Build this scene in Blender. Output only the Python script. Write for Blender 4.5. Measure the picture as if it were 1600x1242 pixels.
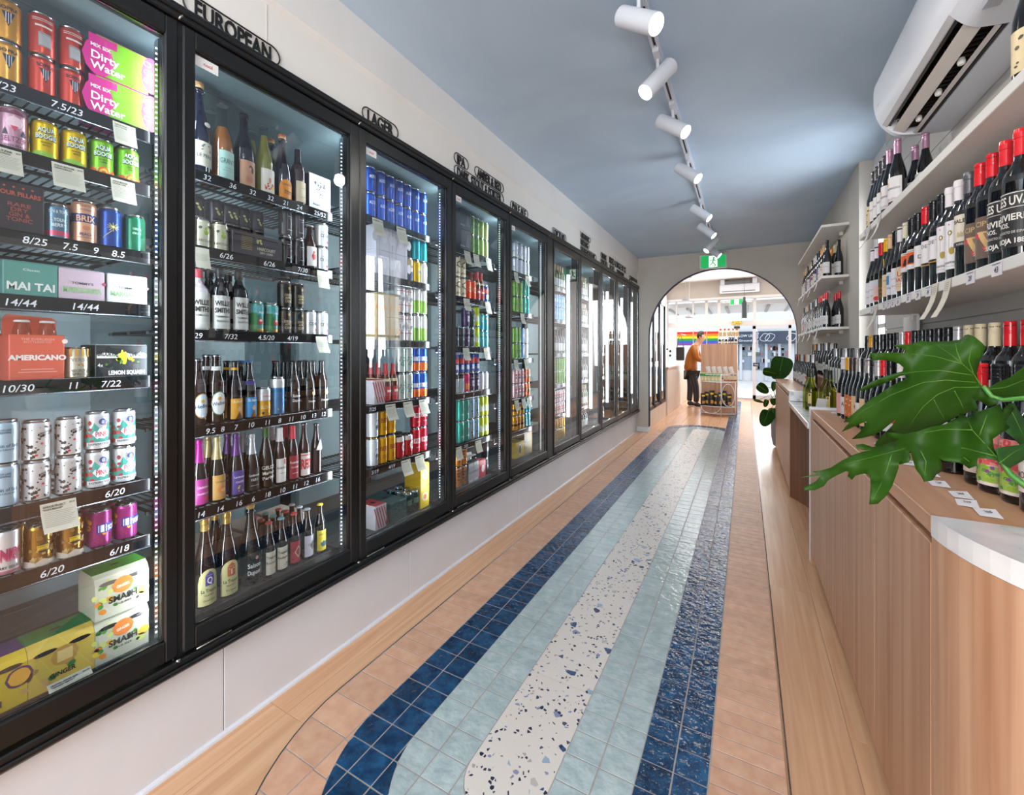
import bpy, bmesh, math, random
from mathutils import Vector, Matrix
from mathutils.geometry import delaunay_2d_cdt

for _o in list(bpy.data.objects):
    bpy.data.objects.remove(_o)
SC = bpy.context.scene
COL = SC.collection
PI = math.pi
RND = random.Random(7)

# ------------------------------------------------------------------ camera
TH = math.atan(365 / 670)            # yaw of the camera away from the aisle direction (+Y)
CT, ST = math.cos(TH), math.sin(TH)
cam_d = bpy.data.cameras.new('camera')
cam = bpy.data.objects.new('camera', cam_d)
COL.objects.link(cam)
cam.location = (0, 0, 1.25)
cam.rotation_euler = (PI / 2, 0, TH)
cam_d.sensor_width = 36
cam_d.sensor_fit = 'HORIZONTAL'
cam_d.lens = 670 / 1600 * 36
cam_d.shift_y = -72 / 1600
cam_d.clip_start = 0.02
cam_d.clip_end = 200
SC.camera = cam

# ------------------------------------------------------------------ view + world + lights
SC.view_settings.view_transform = 'Standard'
SC.view_settings.look = 'None'
SC.view_settings.gamma = 1
SC.view_settings.use_curve_mapping = False
SC.view_settings.exposure = 0.1
SC.cycles.max_bounces = 9
SC.cycles.transparent_max_bounces = 16
SC.cycles.transmission_bounces = 8
SC.cycles.glossy_bounces = 5
SC.cycles.diffuse_bounces = 4
SC.cycles.caustics_reflective = False
SC.cycles.caustics_refractive = False
SC.cycles.sample_clamp_indirect = 4.0
SC.cycles.blur_glossy = 0.5

W = bpy.data.worlds.new('daylight')
SC.world = W
W.use_nodes = True
_bg = W.node_tree.nodes['Background']
_bg.inputs[0].default_value = (0.80, 0.89, 1.0, 1)
_bg.inputs[1].default_value = 1.8


def light(name, kind, loc, power, color=(1, 1, 1), target=None, size=None, size_y=None, spot=None, blend=0.6, soft=0.03):
    d = bpy.data.lights.new(name, kind)
    d.energy = power
    d.color = color
    if kind == 'AREA':
        d.shape = 'RECTANGLE'
        d.size = size
        d.size_y = size_y or size
    elif kind == 'SPOT':
        d.spot_size = spot
        d.spot_blend = blend
        d.shadow_soft_size = soft
    elif kind == 'SUN':
        d.angle = 0.03
    o = bpy.data.objects.new(name, d)
    COL.objects.link(o)
    o.location = loc
    if target is not None:
        v = Vector(target) - Vector(loc)
        o.rotation_euler = v.to_track_quat('-Z', 'Y').to_euler()
    return o


light('sun', 'SUN', (1.5, 22, 12), 3.2, (1.0, 0.97, 0.92), target=(0.3, 12, 0))
# soft fill lamp added behind the camera, then daylight through the street front
light('rear_fill_light', 'AREA', (-0.3, -2.55, 1.65), 150, (1.0, 0.99, 0.97), target=(-0.3, 3, 2.2), size=2.0, size_y=1.9)
light('street_front_daylight', 'AREA', (-0.4, 12.7, 1.8), 85, (0.95, 0.98, 1.0), target=(-0.4, 6, 1.0), size=3.2, size_y=2.0)
light('side_window_daylight', 'AREA', (1.15, 3.785, 1.75), 34, (0.93, 0.97, 1.0), target=(-1.5, 3.785, 1.9), size=0.6, size_y=1.4)
TRACK_X = -0.37
SPOTS = [  # y along the track, aim direction
    (1.724, (0.72, -0.30, -0.62)), (2.14, (-0.50, -0.45, -0.74)), (2.63, (0.72, -0.25, -0.62)),
    (3.37, (0.70, -0.25, -0.64)), (4.41, (0.72, -0.15, -0.64)), (5.09, (0.72, -0.15, -0.66)),
    (5.80, (-0.55, -0.35, -0.72)), (6.18, (0.72, -0.1, -0.62)), (0.9, (0.6, 0.3, -0.72)), (0.1, (-0.55, 0.4, -0.72))]
for _y, _dir in SPOTS:
    _v = Vector(_dir).normalized()
    _c = Vector((TRACK_X, _y, 2.555)) + _v * 0.135
    light('track_spot_beam', 'SPOT', _c, 9, (1.0, 0.955, 0.89), target=_c + _v, spot=2.0, blend=0.9, soft=0.035)
for _y in (7.9, 9.4, 11.0):
    light('front_room_lamp', 'AREA', (-0.4, _y, 3.1), 30, (1.0, 0.97, 0.94), target=(-0.4, _y, 0), size=1.2, size_y=0.5)
# LED strips inside the fridges, one on each side of every door
BAYS = [(-0.02, 0.605), (0.684, 1.265), (1.352, 1.939), (2.018, 2.614), (2.689, 3.308),
        (3.473, 4.098), (4.174, 4.809), (4.91, 5.472), (5.598, 6.196), (6.313, 6.80)]
for _i, (_a, _b) in enumerate(BAYS):
    for _y, _s in ((_a - 0.032, 1), (_b + 0.034, -1)):
        if _i == 0 and _s == 1:
            _y = -0.05
        light('fridge_led', 'AREA', (-1.556, _y, 1.3), 7 if _i < 5 else 5, (0.86, 0.95, 1.0),
              target=(-1.556 - 0.6, _y + _s * 0.45, 1.3), size=0.02, size_y=1.75)

# ------------------------------------------------------------------ surveying helpers: sight lines from the photo to planes of the shop
def dirs(u):
    a = (u - 800) / 670
    return a * CT - ST, a * ST + CT


def yu(u, X):
    """Y of the spot on the plane x = X that lies in line with photo column u."""
    rx, ry = dirs(u)
    return X / rx * ry


def zu(u, v, X):
    rx, _ = dirs(u)
    return 1.25 + (549 - v) / 670 * (X / rx)


def at(u, v, d):
    rx, ry = dirs(u)
    return Vector((rx * d, ry * d, 1.25 + (549 - v) / 670 * d))


# ------------------------------------------------------------------ materials
def lin(c):
    return c / 12.92 if c <= 0.04045 else ((c + 0.055) / 1.055) ** 2.4


def hexc(h):
    h = h.lstrip('#')
    return tuple(lin(int(h[i:i + 2], 16) / 255) for i in (0, 2, 4)) + (1,)


MATS = {}


def newmat(name):
    m = bpy.data.materials.new(name)
    m.use_nodes = True
    nt = m.node_tree
    return m, nt, nt.nodes['Principled BSDF']


FIN = {'': (0.45, 0.0, 0.0), 'g': (0.18, 0.0, 0.0), 'm': (0.28, 0.55, 0.0), 's': (0.22, 1.0, 0.0), 'p': (0.7, 0.0, 0.0), 'c': (0.08, 0.0, 0.6)}


def M(key):
    """'#rrggbb' or '#rrggbb|f' (f: g gloss, m foil, s bare metal, p paper, c coated glass) makes a plain paint; anything else is a named material."""
    if key in MATS:
        return MATS[key]
    col, _, fin = key.partition('|')
    r, me, co = FIN[fin]
    m, nt, b = newmat('paint_' + col[1:] + ('_' + fin if fin else ''))
    b.inputs['Base Color'].default_value = hexc(col)
    b.inputs['Roughness'].default_value = r
    b.inputs['Metallic'].default_value = me
    b.inputs['Coat Weight'].default_value = co
    MATS[key] = m
    return m


def N(nt, t, **k):
    n = nt.nodes.new(t)
    for a, v in k.items():
        if a.startswith('i_'):
            n.inputs[a[2:].replace('_', ' ')].default_value = v
        else:
            setattr(n, a, v)
    return n


def ramp(nt, fac, stops):
    n = nt.nodes.new('ShaderNodeValToRGB')
    e = n.color_ramp.elements
    while len(e) < len(stops):
        e.new(0.5)
    for x, (p, c) in zip(e, stops):
        x.position = p
        x.color = c if len(c) == 4 else tuple(c) + (1,)
    nt.links.new(fac, n.inputs[0])
    return n.outputs[0]


def coords(nt, scale=(1, 1, 1), kind='Object', rot=(0, 0, 0)):
    t = nt.nodes.new('ShaderNodeTexCoord')
    mp = nt.nodes.new('ShaderNodeMapping')
    mp.inputs['Scale'].default_value = scale
    mp.inputs['Rotation'].default_value = rot
    nt.links.new(t.outputs[kind], mp.inputs[0])
    return mp.outputs[0]


def bump(nt, b, h, strength, dist=0.01):
    n = nt.nodes.new('ShaderNodeBump')
    n.inputs['Strength'].default_value = strength
    n.inputs['Distance'].default_value = dist
    nt.links.new(h, n.inputs['Height'])
    nt.links.new(n.outputs[0], b.inputs['Normal'])


def wood(name, c1, c2, axis, rough=0.4, rnd=0.25, fine=1.0):
    m, nt, b = newmat(name)
    sc = [26 * fine] * 3
    sc[axis] = 0.9 * fine
    co = coords(nt, sc)
    oi = nt.nodes.new('ShaderNodeObjectInfo')
    add = N(nt, 'ShaderNodeVectorMath', operation='ADD')
    cx = nt.nodes.new('ShaderNodeCombineXYZ')
    mul = N(nt, 'ShaderNodeMath', operation='MULTIPLY')
    mul.inputs[1].default_value = 57.0
    nt.links.new(oi.outputs['Random'], mul.inputs[0])
    for i in range(3):
        nt.links.new(mul.outputs[0], cx.inputs[i])
    nt.links.new(co, add.inputs[0])
    nt.links.new(cx.outputs[0], add.inputs[1])
    n1 = N(nt, 'ShaderNodeTexNoise')
    n1.inputs['Scale'].default_value = 1.0
    n1.inputs['Detail'].default_value = 5
    n1.inputs['Distortion'].default_value = 0.5
    nt.links.new(add.outputs[0], n1.inputs['Vector'])
    c = ramp(nt, n1.outputs['Fac'], [(0.3, hexc(c1)), (0.72, hexc(c2))])
    hv = nt.nodes.new('ShaderNodeHueSaturation')
    mr = N(nt, 'ShaderNodeMapRange')
    mr.inputs['To Min'].default_value = 1 - rnd / 2
    mr.inputs['To Max'].default_value = 1 + rnd / 2
    nt.links.new(oi.outputs['Random'], mr.inputs['Value'])
    nt.links.new(mr.outputs[0], hv.inputs['Value'])
    nt.links.new(c, hv.inputs['Color'])
    nt.links.new(hv.outputs[0], b.inputs['Base Color'])
    b.inputs['Roughness'].default_value = rough
    bump(nt, b, n1.outputs['Fac'], 0.12, 0.002)
    MATS[name] = m


wood('oak_floor', '#cb9a74', '#e0b48e', 1, 0.26, 0.10, 1.5)
wood('oak_front', '#b07f5e', '#cda384', 2, 0.42, 0.06)
wood('oak_dark', '#70482f', '#8f6143', 2, 0.45, 0.06)
wood('oak_top', '#b98662', '#d1a07c', 1, 0.38, 0.04)
wood('pale_wood', '#d9c3b2', '#efe0d4', 2, 0.45, 0.05)


def tilemat(name, c1, c2, rough, wav, rnd, coat=0.0):
    m, nt, b = newmat(name)
    ge = nt.nodes.new('ShaderNodeNewGeometry')
    ob = nt.nodes.new('ShaderNodeObjectInfo')
    co = ge.outputs['Position']
    n = N(nt, 'ShaderNodeTexNoise')
    n.inputs['Scale'].default_value = 22
    n.inputs['Detail'].default_value = 4
    nt.links.new(co, n.inputs['Vector'])
    c = ramp(nt, n.outputs['Fac'], [(0.35, hexc(c1)), (0.7, hexc(c2))])
    sm = N(nt, 'ShaderNodeMath', operation='ADD')
    nt.links.new(ge.outputs['Random Per Island'], sm.inputs[0])
    nt.links.new(ob.outputs['Random'], sm.inputs[1])
    fr = N(nt, 'ShaderNodeMath', operation='FRACT')
    nt.links.new(sm.outputs[0], fr.inputs[0])
    hv = nt.nodes.new('ShaderNodeHueSaturation')
    mr = N(nt, 'ShaderNodeMapRange')
    mr.inputs['To Min'].default_value = 1 - rnd / 2
    mr.inputs['To Max'].default_value = 1 + rnd / 2
    nt.links.new(fr.outputs[0], mr.inputs['Value'])
    nt.links.new(mr.outputs[0], hv.inputs['Value'])
    nt.links.new(c, hv.inputs['Color'])
    nt.links.new(hv.outputs[0], b.inputs['Base Color'])
    b.inputs['Roughness'].default_value = rough
    b.inputs['Coat Weight'].default_value = coat
    if wav:
        n2 = N(nt, 'ShaderNodeTexNoise')
        n2.inputs['Scale'].default_value = 38
        n2.inputs['Detail'].default_value = 3
        nt.links.new(co, n2.inputs['Vector'])
        bump(nt, b, n2.outputs['Fac'], wav, 0.010)
    MATS[name] = m


tilemat('blue_glaze', '#0c2f52', '#1f5580', 0.05, 0.8, 0.5)
tilemat('pale_glaze', '#a9bcc0', '#bfcfd0', 0.09, 0.4, 0.1)
tilemat('terracotta', '#d1a184', '#e0b69a', 0.5, 0, 0.14)

m, nt, b = newmat('terrazzo')
_co = coords(nt)
_prev = None
_base = hexc('#e3dcd5')
_cur = None
for sc_, keep, e0, e1, colr in ((32, 0.80, 0.12, 0.30, [(0.0, hexc('#27365f')), (0.3, hexc('#3c5480')), (0.52, hexc('#9fb2c9')), (0.72, hexc('#8d93b5')), (0.86, hexc('#c2bbb6'))]),
                               (85, 0.76, 0.10, 0.34, [(0.0, hexc('#1e2a45')), (0.4, hexc('#4a5268')), (0.6, hexc('#b7aca4')), (0.8, hexc('#8795b5'))])):
    v = N(nt, 'ShaderNodeTexVoronoi')
    v.inputs['Scale'].default_value = sc_
    ve = N(nt, 'ShaderNodeTexVoronoi', feature='DISTANCE_TO_EDGE')
    ve.inputs['Scale'].default_value = sc_
    nt.links.new(_co, v.inputs['Vector'])
    nt.links.new(_co, ve.inputs['Vector'])
    sep = nt.nodes.new('ShaderNodeSeparateColor')
    nt.links.new(v.outputs['Color'], sep.inputs[0])
    # a chip fills a random share of its cell, and only some cells hold one
    th = N(nt, 'ShaderNodeMapRange')
    th.inputs['To Min'].default_value = e0
    th.inputs['To Max'].default_value = e1
    nt.links.new(sep.outputs[2], th.inputs['Value'])
    g1 = N(nt, 'ShaderNodeMath', operation='GREATER_THAN')
    nt.links.new(ve.outputs['Distance'], g1.inputs[0])
    nt.links.new(th.outputs[0], g1.inputs[1])
    g2 = N(nt, 'ShaderNodeMath', operation='GREATER_THAN')
    nt.links.new(sep.outputs[0], g2.inputs[0])
    g2.inputs[1].default_value = keep
    les = N(nt, 'ShaderNodeMath', operation='MULTIPLY')
    nt.links.new(g1.outputs[0], les.inputs[0])
    nt.links.new(g2.outputs[0], les.inputs[1])
    cc = ramp(nt, sep.outputs[1], colr)
    nt.nodes[-1].color_ramp.interpolation = 'CONSTANT'
    mx = N(nt, 'ShaderNodeMix', data_type='RGBA')
    nt.links.new(les.outputs[0], mx.inputs['Factor'])
    if _cur is None:
        mx.inputs[6].default_value = _base
    else:
        nt.links.new(_cur, mx.inputs[6])
    nt.links.new(cc, mx.inputs[7])
    _cur = mx.outputs[2]
nt.links.new(_cur, b.inputs['Base Color'])
b.inputs['Roughness'].default_value = 0.33
MATS['terrazzo'] = m


def plaster(name, c1, c2, scale, rough=0.8, bmp=0.05):
    m, nt, b = newmat(name)
    co = coords(nt)
    n = N(nt, 'ShaderNodeTexNoise')
    n.inputs['Scale'].default_value = scale
    n.inputs['Detail'].default_value = 6
    n.inputs['Distortion'].default_value = 0.8
    nt.links.new(co, n.inputs['Vector'])
    nt.links.new(ramp(nt, n.outputs['Fac'], [(0.3, hexc(c1)), (0.7, hexc(c2))]), b.inputs['Base Color'])
    b.inputs['Roughness'].default_value = rough
    if bmp:
        bump(nt, b, n.outputs['Fac'], bmp, 0.01)
    MATS[name] = m


plaster('ceiling_blue', '#b3c8de', '#c3d6e8', 1.6, 0.6, 0.04)
plaster('wall_greige', '#bdb6ad', '#c6bfb6', 2.0)
plaster('wall_white', '#dedcda', '#e8e6e4', 1.2, 0.6, 0)
plaster('wall_cream', '#e0ddd8', '#e8e5e0', 1.2, 0.6, 0)
plaster('wall_grey', '#b4b1ac', '#bdbab6', 1.2, 0.65, 0)
plaster('arch_reveal', '#3c3d54', '#46475e', 3, 0.95, 0)
MATS['arch_reveal'].node_tree.nodes['Principled BSDF'].inputs['Specular IOR Level'].default_value = 0.1
plaster('grout', '#a19b97', '#aea8a3', 60, 0.9, 0)
plaster('pavement', '#c9c6c2', '#dedbd6', 4, 0.9, 0)
plaster('fridge_lining', '#5d7278', '#6f8287', 2, 0.5, 0)
plaster('black_frame', '#0b0b0c', '#101112', 5, 0.32, 0)
plaster('white_laminate', '#d6dae3', '#dde0e8', 3, 0.35, 0)

m, nt, b = newmat('marble')
_co = coords(nt, (1, 1, 1))
n = N(nt, 'ShaderNodeTexNoise')
n.inputs['Scale'].default_value = 5
n.inputs['Detail'].default_value = 8
n.inputs['Distortion'].default_value = 2.2
nt.links.new(_co, n.inputs['Vector'])
nt.links.new(ramp(nt, n.outputs['Fac'], [(0.36, hexc('#b9bcc4')), (0.46, hexc('#e2e2e4')), (0.7, hexc('#eceae9'))]), b.inputs['Base Color'])
b.inputs['Roughness'].default_value = 0.16
MATS['marble'] = m


def glass(name, tint, ior=1.5, rough=0.0):
    m = bpy.data.materials.new(name)
    m.use_nodes = True
    nt = m.node_tree
    for x in list(nt.nodes):
        if x.type != 'OUTPUT_MATERIAL':
            nt.nodes.remove(x)
    out = [x for x in nt.nodes if x.type == 'OUTPUT_MATERIAL'][0]
    t = nt.nodes.new('ShaderNodeBsdfTransparent')
    t.inputs[0].default_value = tint + (1,)
    g = nt.nodes.new('ShaderNodeBsdfGlossy')
    g.inputs['Roughness'].default_value = rough
    f = nt.nodes.new('ShaderNodeFresnel')
    f.inputs[0].default_value = ior
    mx = nt.nodes.new('ShaderNodeMixShader')
    # only the outer face mirrors; the way out of the pane is clear
    ge = nt.nodes.new('ShaderNodeNewGeometry')
    inv = N(nt, 'ShaderNodeMath', operation='SUBTRACT')
    inv.inputs[0].default_value = 1.0
    nt.links.new(ge.outputs['Backfacing'], inv.inputs[1])
    mu = N(nt, 'ShaderNodeMath', operation='MULTIPLY')
    nt.links.new(f.outputs[0], mu.inputs[0])
    nt.links.new(inv.outputs[0], mu.inputs[1])
    nt.links.new(mu.outputs[0], mx.inputs[0])
    nt.links.new(t.outputs[0], mx.inputs[1])
    nt.links.new(g.outputs[0], mx.inputs[2])
    nt.links.new(mx.outputs[0], out.inputs[0])
    MATS[name] = m


glass('door_glass', (0.95, 0.97, 0.985), 2.0)      # a double-glazed door mirrors about as much as one surface of this index
glass('window_glass', (0.97, 0.98, 0.99), 1.45)
glass('clear_bottle_glass', (0.86, 0.90, 0.88), 1.5, 0.03)
glass('green_bottle_glass', (0.58, 0.62, 0.10), 1.5, 0.03)
glass('amber_bottle_glass', (0.35, 0.10, 0.03), 1.5, 0.03)


def emit(name, col, s):
    m = bpy.data.materials.new(name)
    m.use_nodes = True
    nt = m.node_tree
    b = nt.nodes['Principled BSDF']
    b.inputs['Base Color'].default_value = hexc(col)
    b.inputs['Emission Color'].default_value = hexc(col)
    b.inputs['Emission Strength'].default_value = s
    MATS[name] = m


emit('led', '#e8f4ff', 3.5)
emit('led_tube', '#e6f3ff', 5)
emit('lamp_lens', '#fff4e4', 14)
emit('exit_green', '#0a9a4c', 0.9)
emit('exit_white', '#ffffff', 1.4)
emit('green_display', '#2aff66', 1.0)


def leafmat(name, c1, c2):
    m, nt, b = newmat(name)
    co = coords(nt, (1, 1, 1))
    n = N(nt, 'ShaderNodeTexNoise')
    n.inputs['Scale'].default_value = 14
    n.inputs['Detail'].default_value = 3
    nt.links.new(co, n.inputs['Vector'])
    nt.links.new(ramp(nt, n.outputs['Fac'], [(0.3, hexc(c1)), (0.7, hexc(c2))]), b.inputs['Base Color'])
    b.inputs['Roughness'].default_value = 0.48
    b.inputs['Specular IOR Level'].default_value = 0.22
    bump(nt, b, n.outputs['Fac'], 0.25, 0.006)
    # light shines through a thin blade
    tr_ = nt.nodes.new('ShaderNodeBsdfTranslucent')
    tr_.inputs[0].default_value = hexc('#6f9a1c')
    mx = nt.nodes.new('ShaderNodeMixShader')
    mx.inputs[0].default_value = 0.22
    out = [x for x in nt.nodes if x.type == 'OUTPUT_MATERIAL'][0]
    nt.links.new(b.outputs[0], mx.inputs[1])
    nt.links.new(tr_.outputs[0], mx.inputs[2])
    nt.links.new(mx.outputs[0], out.inputs[0])
    MATS[name] = m


leafmat('leaf_green', '#204009', '#2e5610')
leafmat('leaf_dark', '#23481f', '#2f5f28')
# ------------------------------------------------------------------ geometry helpers
class MB:
    def __init__(s):
        s.v, s.f, s.m, s.sm, s.keys = [], [], [], [], []

    def k(s, key):
        if key not in s.keys:
            s.keys.append(key)
        return s.keys.index(key)

    def add(s, vs, fs, key, smooth=False, mtx=None):
        o = len(s.v)
        if mtx is not None:
            vs = [mtx @ Vector(p) for p in vs]
        s.v += [tuple(p) for p in vs]
        i = s.k(key)
        for f in fs:
            s.f.append(tuple(o + a for a in f))
            s.m.append(i)
            s.sm.append(smooth)
        return s

    def box(s, x0, x1, y0, y1, z0, z1, key, mtx=None):
        vs = [(x, y, z) for x in (x0, x1) for y in (y0, y1) for z in (z0, z1)]
        return s.add(vs, [(0, 1, 3, 2), (4, 6, 7, 5), (0, 4, 5, 1), (2, 3, 7, 6), (0, 2, 6, 4), (1, 5, 7, 3)], key, False, mtx)

    def bbox(s, x0, x1, y0, y1, z0, z1, key, bev=0.003, mtx=None):
        """a box with its twelve edges chamfered"""
        e = bev
        xs, ys, zs = (x0, x1), (y0, y1), (z0, z1)
        vs, idx = [], {}
        for a in (0, 1):
            for b_ in (0, 1):
                for c in (0, 1):
                    sx, sy, sz = (e if a == 0 else -e), (e if b_ == 0 else -e), (e if c == 0 else -e)
                    idx[a, b_, c, 0] = len(vs); vs.append((xs[a], ys[b_] + sy, zs[c] + sz))
                    idx[a, b_, c, 1] = len(vs); vs.append((xs[a] + sx, ys[b_], zs[c] + sz))
                    idx[a, b_, c, 2] = len(vs); vs.append((xs[a] + sx, ys[b_] + sy, zs[c]))
        fs = []
        I = idx
        for a in (0, 1):
            q = [I[a, 0, 0, 0], I[a, 1, 0, 0], I[a, 1, 1, 0], I[a, 0, 1, 0]]
            fs.append(q if a else q[::-1])
            q = [I[0, a, 0, 1], I[0, a, 1, 1], I[1, a, 1, 1], I[1, a, 0, 1]]
            fs.append(q if a else q[::-1])
            q = [I[0, 0, a, 2], I[1, 0, a, 2], I[1, 1, a, 2], I[0, 1, a, 2]]
            fs.append(q if a else q[::-1])
        for a in (0, 1):
            for b_ in (0, 1):
                fs.append([I[a, b_, 0, 0], I[a, b_, 0, 1], I[a, b_, 1, 1], I[a, b_, 1, 0]])
                fs.append([I[a, 0, b_, 0], I[a, 0, b_, 2], I[a, 1, b_, 2], I[a, 1, b_, 0]])
                fs.append([I[0, a, b_, 1], I[0, a, b_, 2], I[1, a, b_, 2], I[1, a, b_, 1]])
        for a in (0, 1):
            for b_ in (0, 1):
                for c in (0, 1):
                    fs.append([I[a, b_, c, 0], I[a, b_, c, 1], I[a, b_, c, 2]])
        return s.add(vs, fs, key, False, mtx)

    def lathe(s, prof, n=16, smooth=True, mtx=None, cap=True):
        """prof: [(r, z, key)], key colours the band that ends at this ring"""
        for i in range(1, len(prof)):
            r0, z0, _ = prof[i - 1]
            r1, z1, key = prof[i]
            vs = []
            for r, z in ((r0, z0), (r1, z1)):
                vs += [(r * math.cos(2 * PI * j / n), r * math.sin(2 * PI * j / n), z) for j in range(n)]
            fs = [(j, (j + 1) % n, n + (j + 1) % n, n + j) for j in range(n)]
            s.add(vs, fs, key, smooth, mtx)
        if cap:
            for (r, z, key), up in ((prof[0][:2] + (prof[1][2],), 0), (prof[-1], 1)):
                if r > 1e-5:
                    ring = [(r * math.cos(2 * PI * j / n), r * math.sin(2 * PI * j / n), z) for j in range(n)]
                    s.add(ring, [tuple(range(n)) if up else tuple(range(n))[::-1]], key, False, mtx)
        return s

    def tube(s, pts, r, key, n=6, mtx=None, closed=False):
        P = [Vector(p) for p in pts]
        rs = r if isinstance(r, (list, tuple)) else [r] * len(P)
        vs = []
        L = len(P)
        up = Vector((0.13, 0.21, 0.97))
        for i, p in enumerate(P):
            a = P[(i - 1) % L] if (closed or i > 0) else P[i]
            c = P[(i + 1) % L] if (closed or i < L - 1) else P[i]
            t = (c - a).normalized()
            q = t.cross(up)
            if q.length < 1e-3:
                q = t.cross(Vector((1, 0, 0)))
            q.normalize()
            w = t.cross(q)
            vs += [p + (q * math.cos(2 * PI * j / n) + w * math.sin(2 * PI * j / n)) * rs[i] for j in range(n)]
        fs = []
        for i in range(L if closed else L - 1):
            i2 = (i + 1) % L
            fs += [(i * n + j, i2 * n + j, i2 * n + (j + 1) % n, i * n + (j + 1) % n) for j in range(n)]
        if not closed:
            fs += [tuple(range(n)), tuple(range((L - 1) * n, L * n))[::-1]]
        return s.add(vs, fs, key, True, mtx)

    def prism(s, pts, axis, lo, hi, key, mtx=None):
        """2-D polygon pushed along an axis ('x': pts are (y, z), 'y': (x, z), 'z': (x, y))"""
        def p3(p, t):
            return (t, p[0], p[1]) if axis == 'x' else (p[0], t, p[1]) if axis == 'y' else (p[0], p[1], t)
        n = len(pts)
        vs = [p3(p, lo) for p in pts] + [p3(p, hi) for p in pts]
        fs = [tuple(range(n))[::-1], tuple(range(n, 2 * n))] + [(i, (i + 1) % n, n + (i + 1) % n, n + i) for i in range(n)]
        return s.add(vs, fs, key, False, mtx)

    def mesh(s, name):
        me = bpy.data.meshes.new(name)
        me.from_pydata(s.v, [], s.f)
        for k in s.keys:
            me.materials.append(M(k))
        me.polygons.foreach_set('material_index', s.m)
        me.polygons.foreach_set('use_smooth', s.sm)
        me.update()
        return me

    def build(s, name, parent=None, loc=None, rotz=0.0, weld=False):
        me = s.mesh(name)
        if weld:
            b_ = bmesh.new()
            b_.from_mesh(me)
            bmesh.ops.remove_doubles(b_, verts=b_.verts, dist=1e-5)
            b_.to_mesh(me)
            b_.free()
        return link(name, me, parent, loc, rotz)


def link(name, me, parent=None, loc=None, rotz=0.0):
    o = bpy.data.objects.new(name, me)
    COL.objects.link(o)
    if parent is not None:
        o.parent = parent
    if loc is not None:
        o.location = loc
    if rotz:
        o.rotation_euler = (0, 0, rotz)
    return o


def tag(o, label=None, cat=None, group=None, kind=None):
    for k, v in (('label', label), ('category', cat), ('group', group), ('kind', kind)):
        if v:
            o[k] = v
    return o


def empty(name, loc, label, cat, group=None, rotz=0.0):
    return tag(link(name, None, None, loc, rotz), label, cat, group)


def structure(name, mb, label=None, parent=None, **k):
    o = mb.build(name, parent, **k)
    if parent is None:
        tag(o, label, 'building', None, 'structure')
    return o


def copy_tree(o, parent=None):
    c = o.copy()
    COL.objects.link(c)
    c.parent = parent
    for ch in o.children:
        copy_tree(ch, c)
    return c


# ------------------------------------------------------------------ lettering
_TXT = {}


def letters(text, bold=0.0):
    """(2-D points, faces, width): a line of lettering with cap height 1, centred on 0"""
    key = (text, bold)
    if key in _TXT:
        return _TXT[key]
    cu = bpy.data.curves.new('lettering', 'FONT')
    cu.body = text
    cu.size = 1.0
    cu.resolution_u = 3
    cu.offset = bold
    cu.fill_mode = 'FRONT'
    ob = bpy.data.objects.new('lettering', cu)
    COL.objects.link(ob)
    bpy.context.view_layer.update()
    me = ob.evaluated_get(bpy.context.evaluated_depsgraph_get()).to_mesh()
    vs = [(v.co.x, v.co.y) for v in me.vertices]
    fs = [tuple(p.vertices) for p in me.polygons]
    bpy.data.objects.remove(ob)
    bpy.data.curves.remove(cu)
    if not vs:
        vs = [(0, 0)]
    x0, x1 = min(p[0] for p in vs), max(p[0] for p in vs)
    cap = 0.73
    vs = [((x - (x0 + x1) / 2) / cap, (y - cap / 2) / cap) for x, y in vs]
    _TXT[key] = (vs, fs, (x1 - x0) / cap)
    return _TXT[key]


def put_text(mb, text, size, key, place, width=None, rot=0.0, bold=0.012, shear=0.0, x=0.0, z=0.0):
    """place(x, z) -> 3-D point; size is the cap height, width squeezes the line to that width"""
    vs, fs, w = letters(text, bold)
    sx = size if width is None else width / max(w, 1e-6)
    c, s_ = math.cos(rot), math.sin(rot)
    out = []
    for px, py in vs:
        px, py = px * sx + shear * py * size, py * size
        out.append(place(x + px * c - py * s_, z + px * s_ + py * c))
    mb.add(out, fs, key)


def text_solid(mb, text, size, key, place, depth, width=None, bold=0.0, x=0.0, z=0.0):
    """raised letters: front face plus side walls; place(x, z, t)"""
    vs, fs, w = letters(text, bold)
    sx = size if width is None else width / max(w, 1e-6)
    P = [(x + a * sx, z + b_ * size) for a, b_ in vs]
    front = [place(a, b_, depth) for a, b_ in P]
    back = [place(a, b_, 0) for a, b_ in P]
    n = len(P)
    cnt = {}
    for f in fs:
        for i in range(len(f)):
            e = (f[i], f[(i + 1) % len(f)])
            cnt[e] = 1
    sides = [(a, b_, n + b_, n + a) for a, b_ in cnt if (b_, a) not in cnt]
    mb.add(front + back, list(fs) + sides, key)


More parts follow.
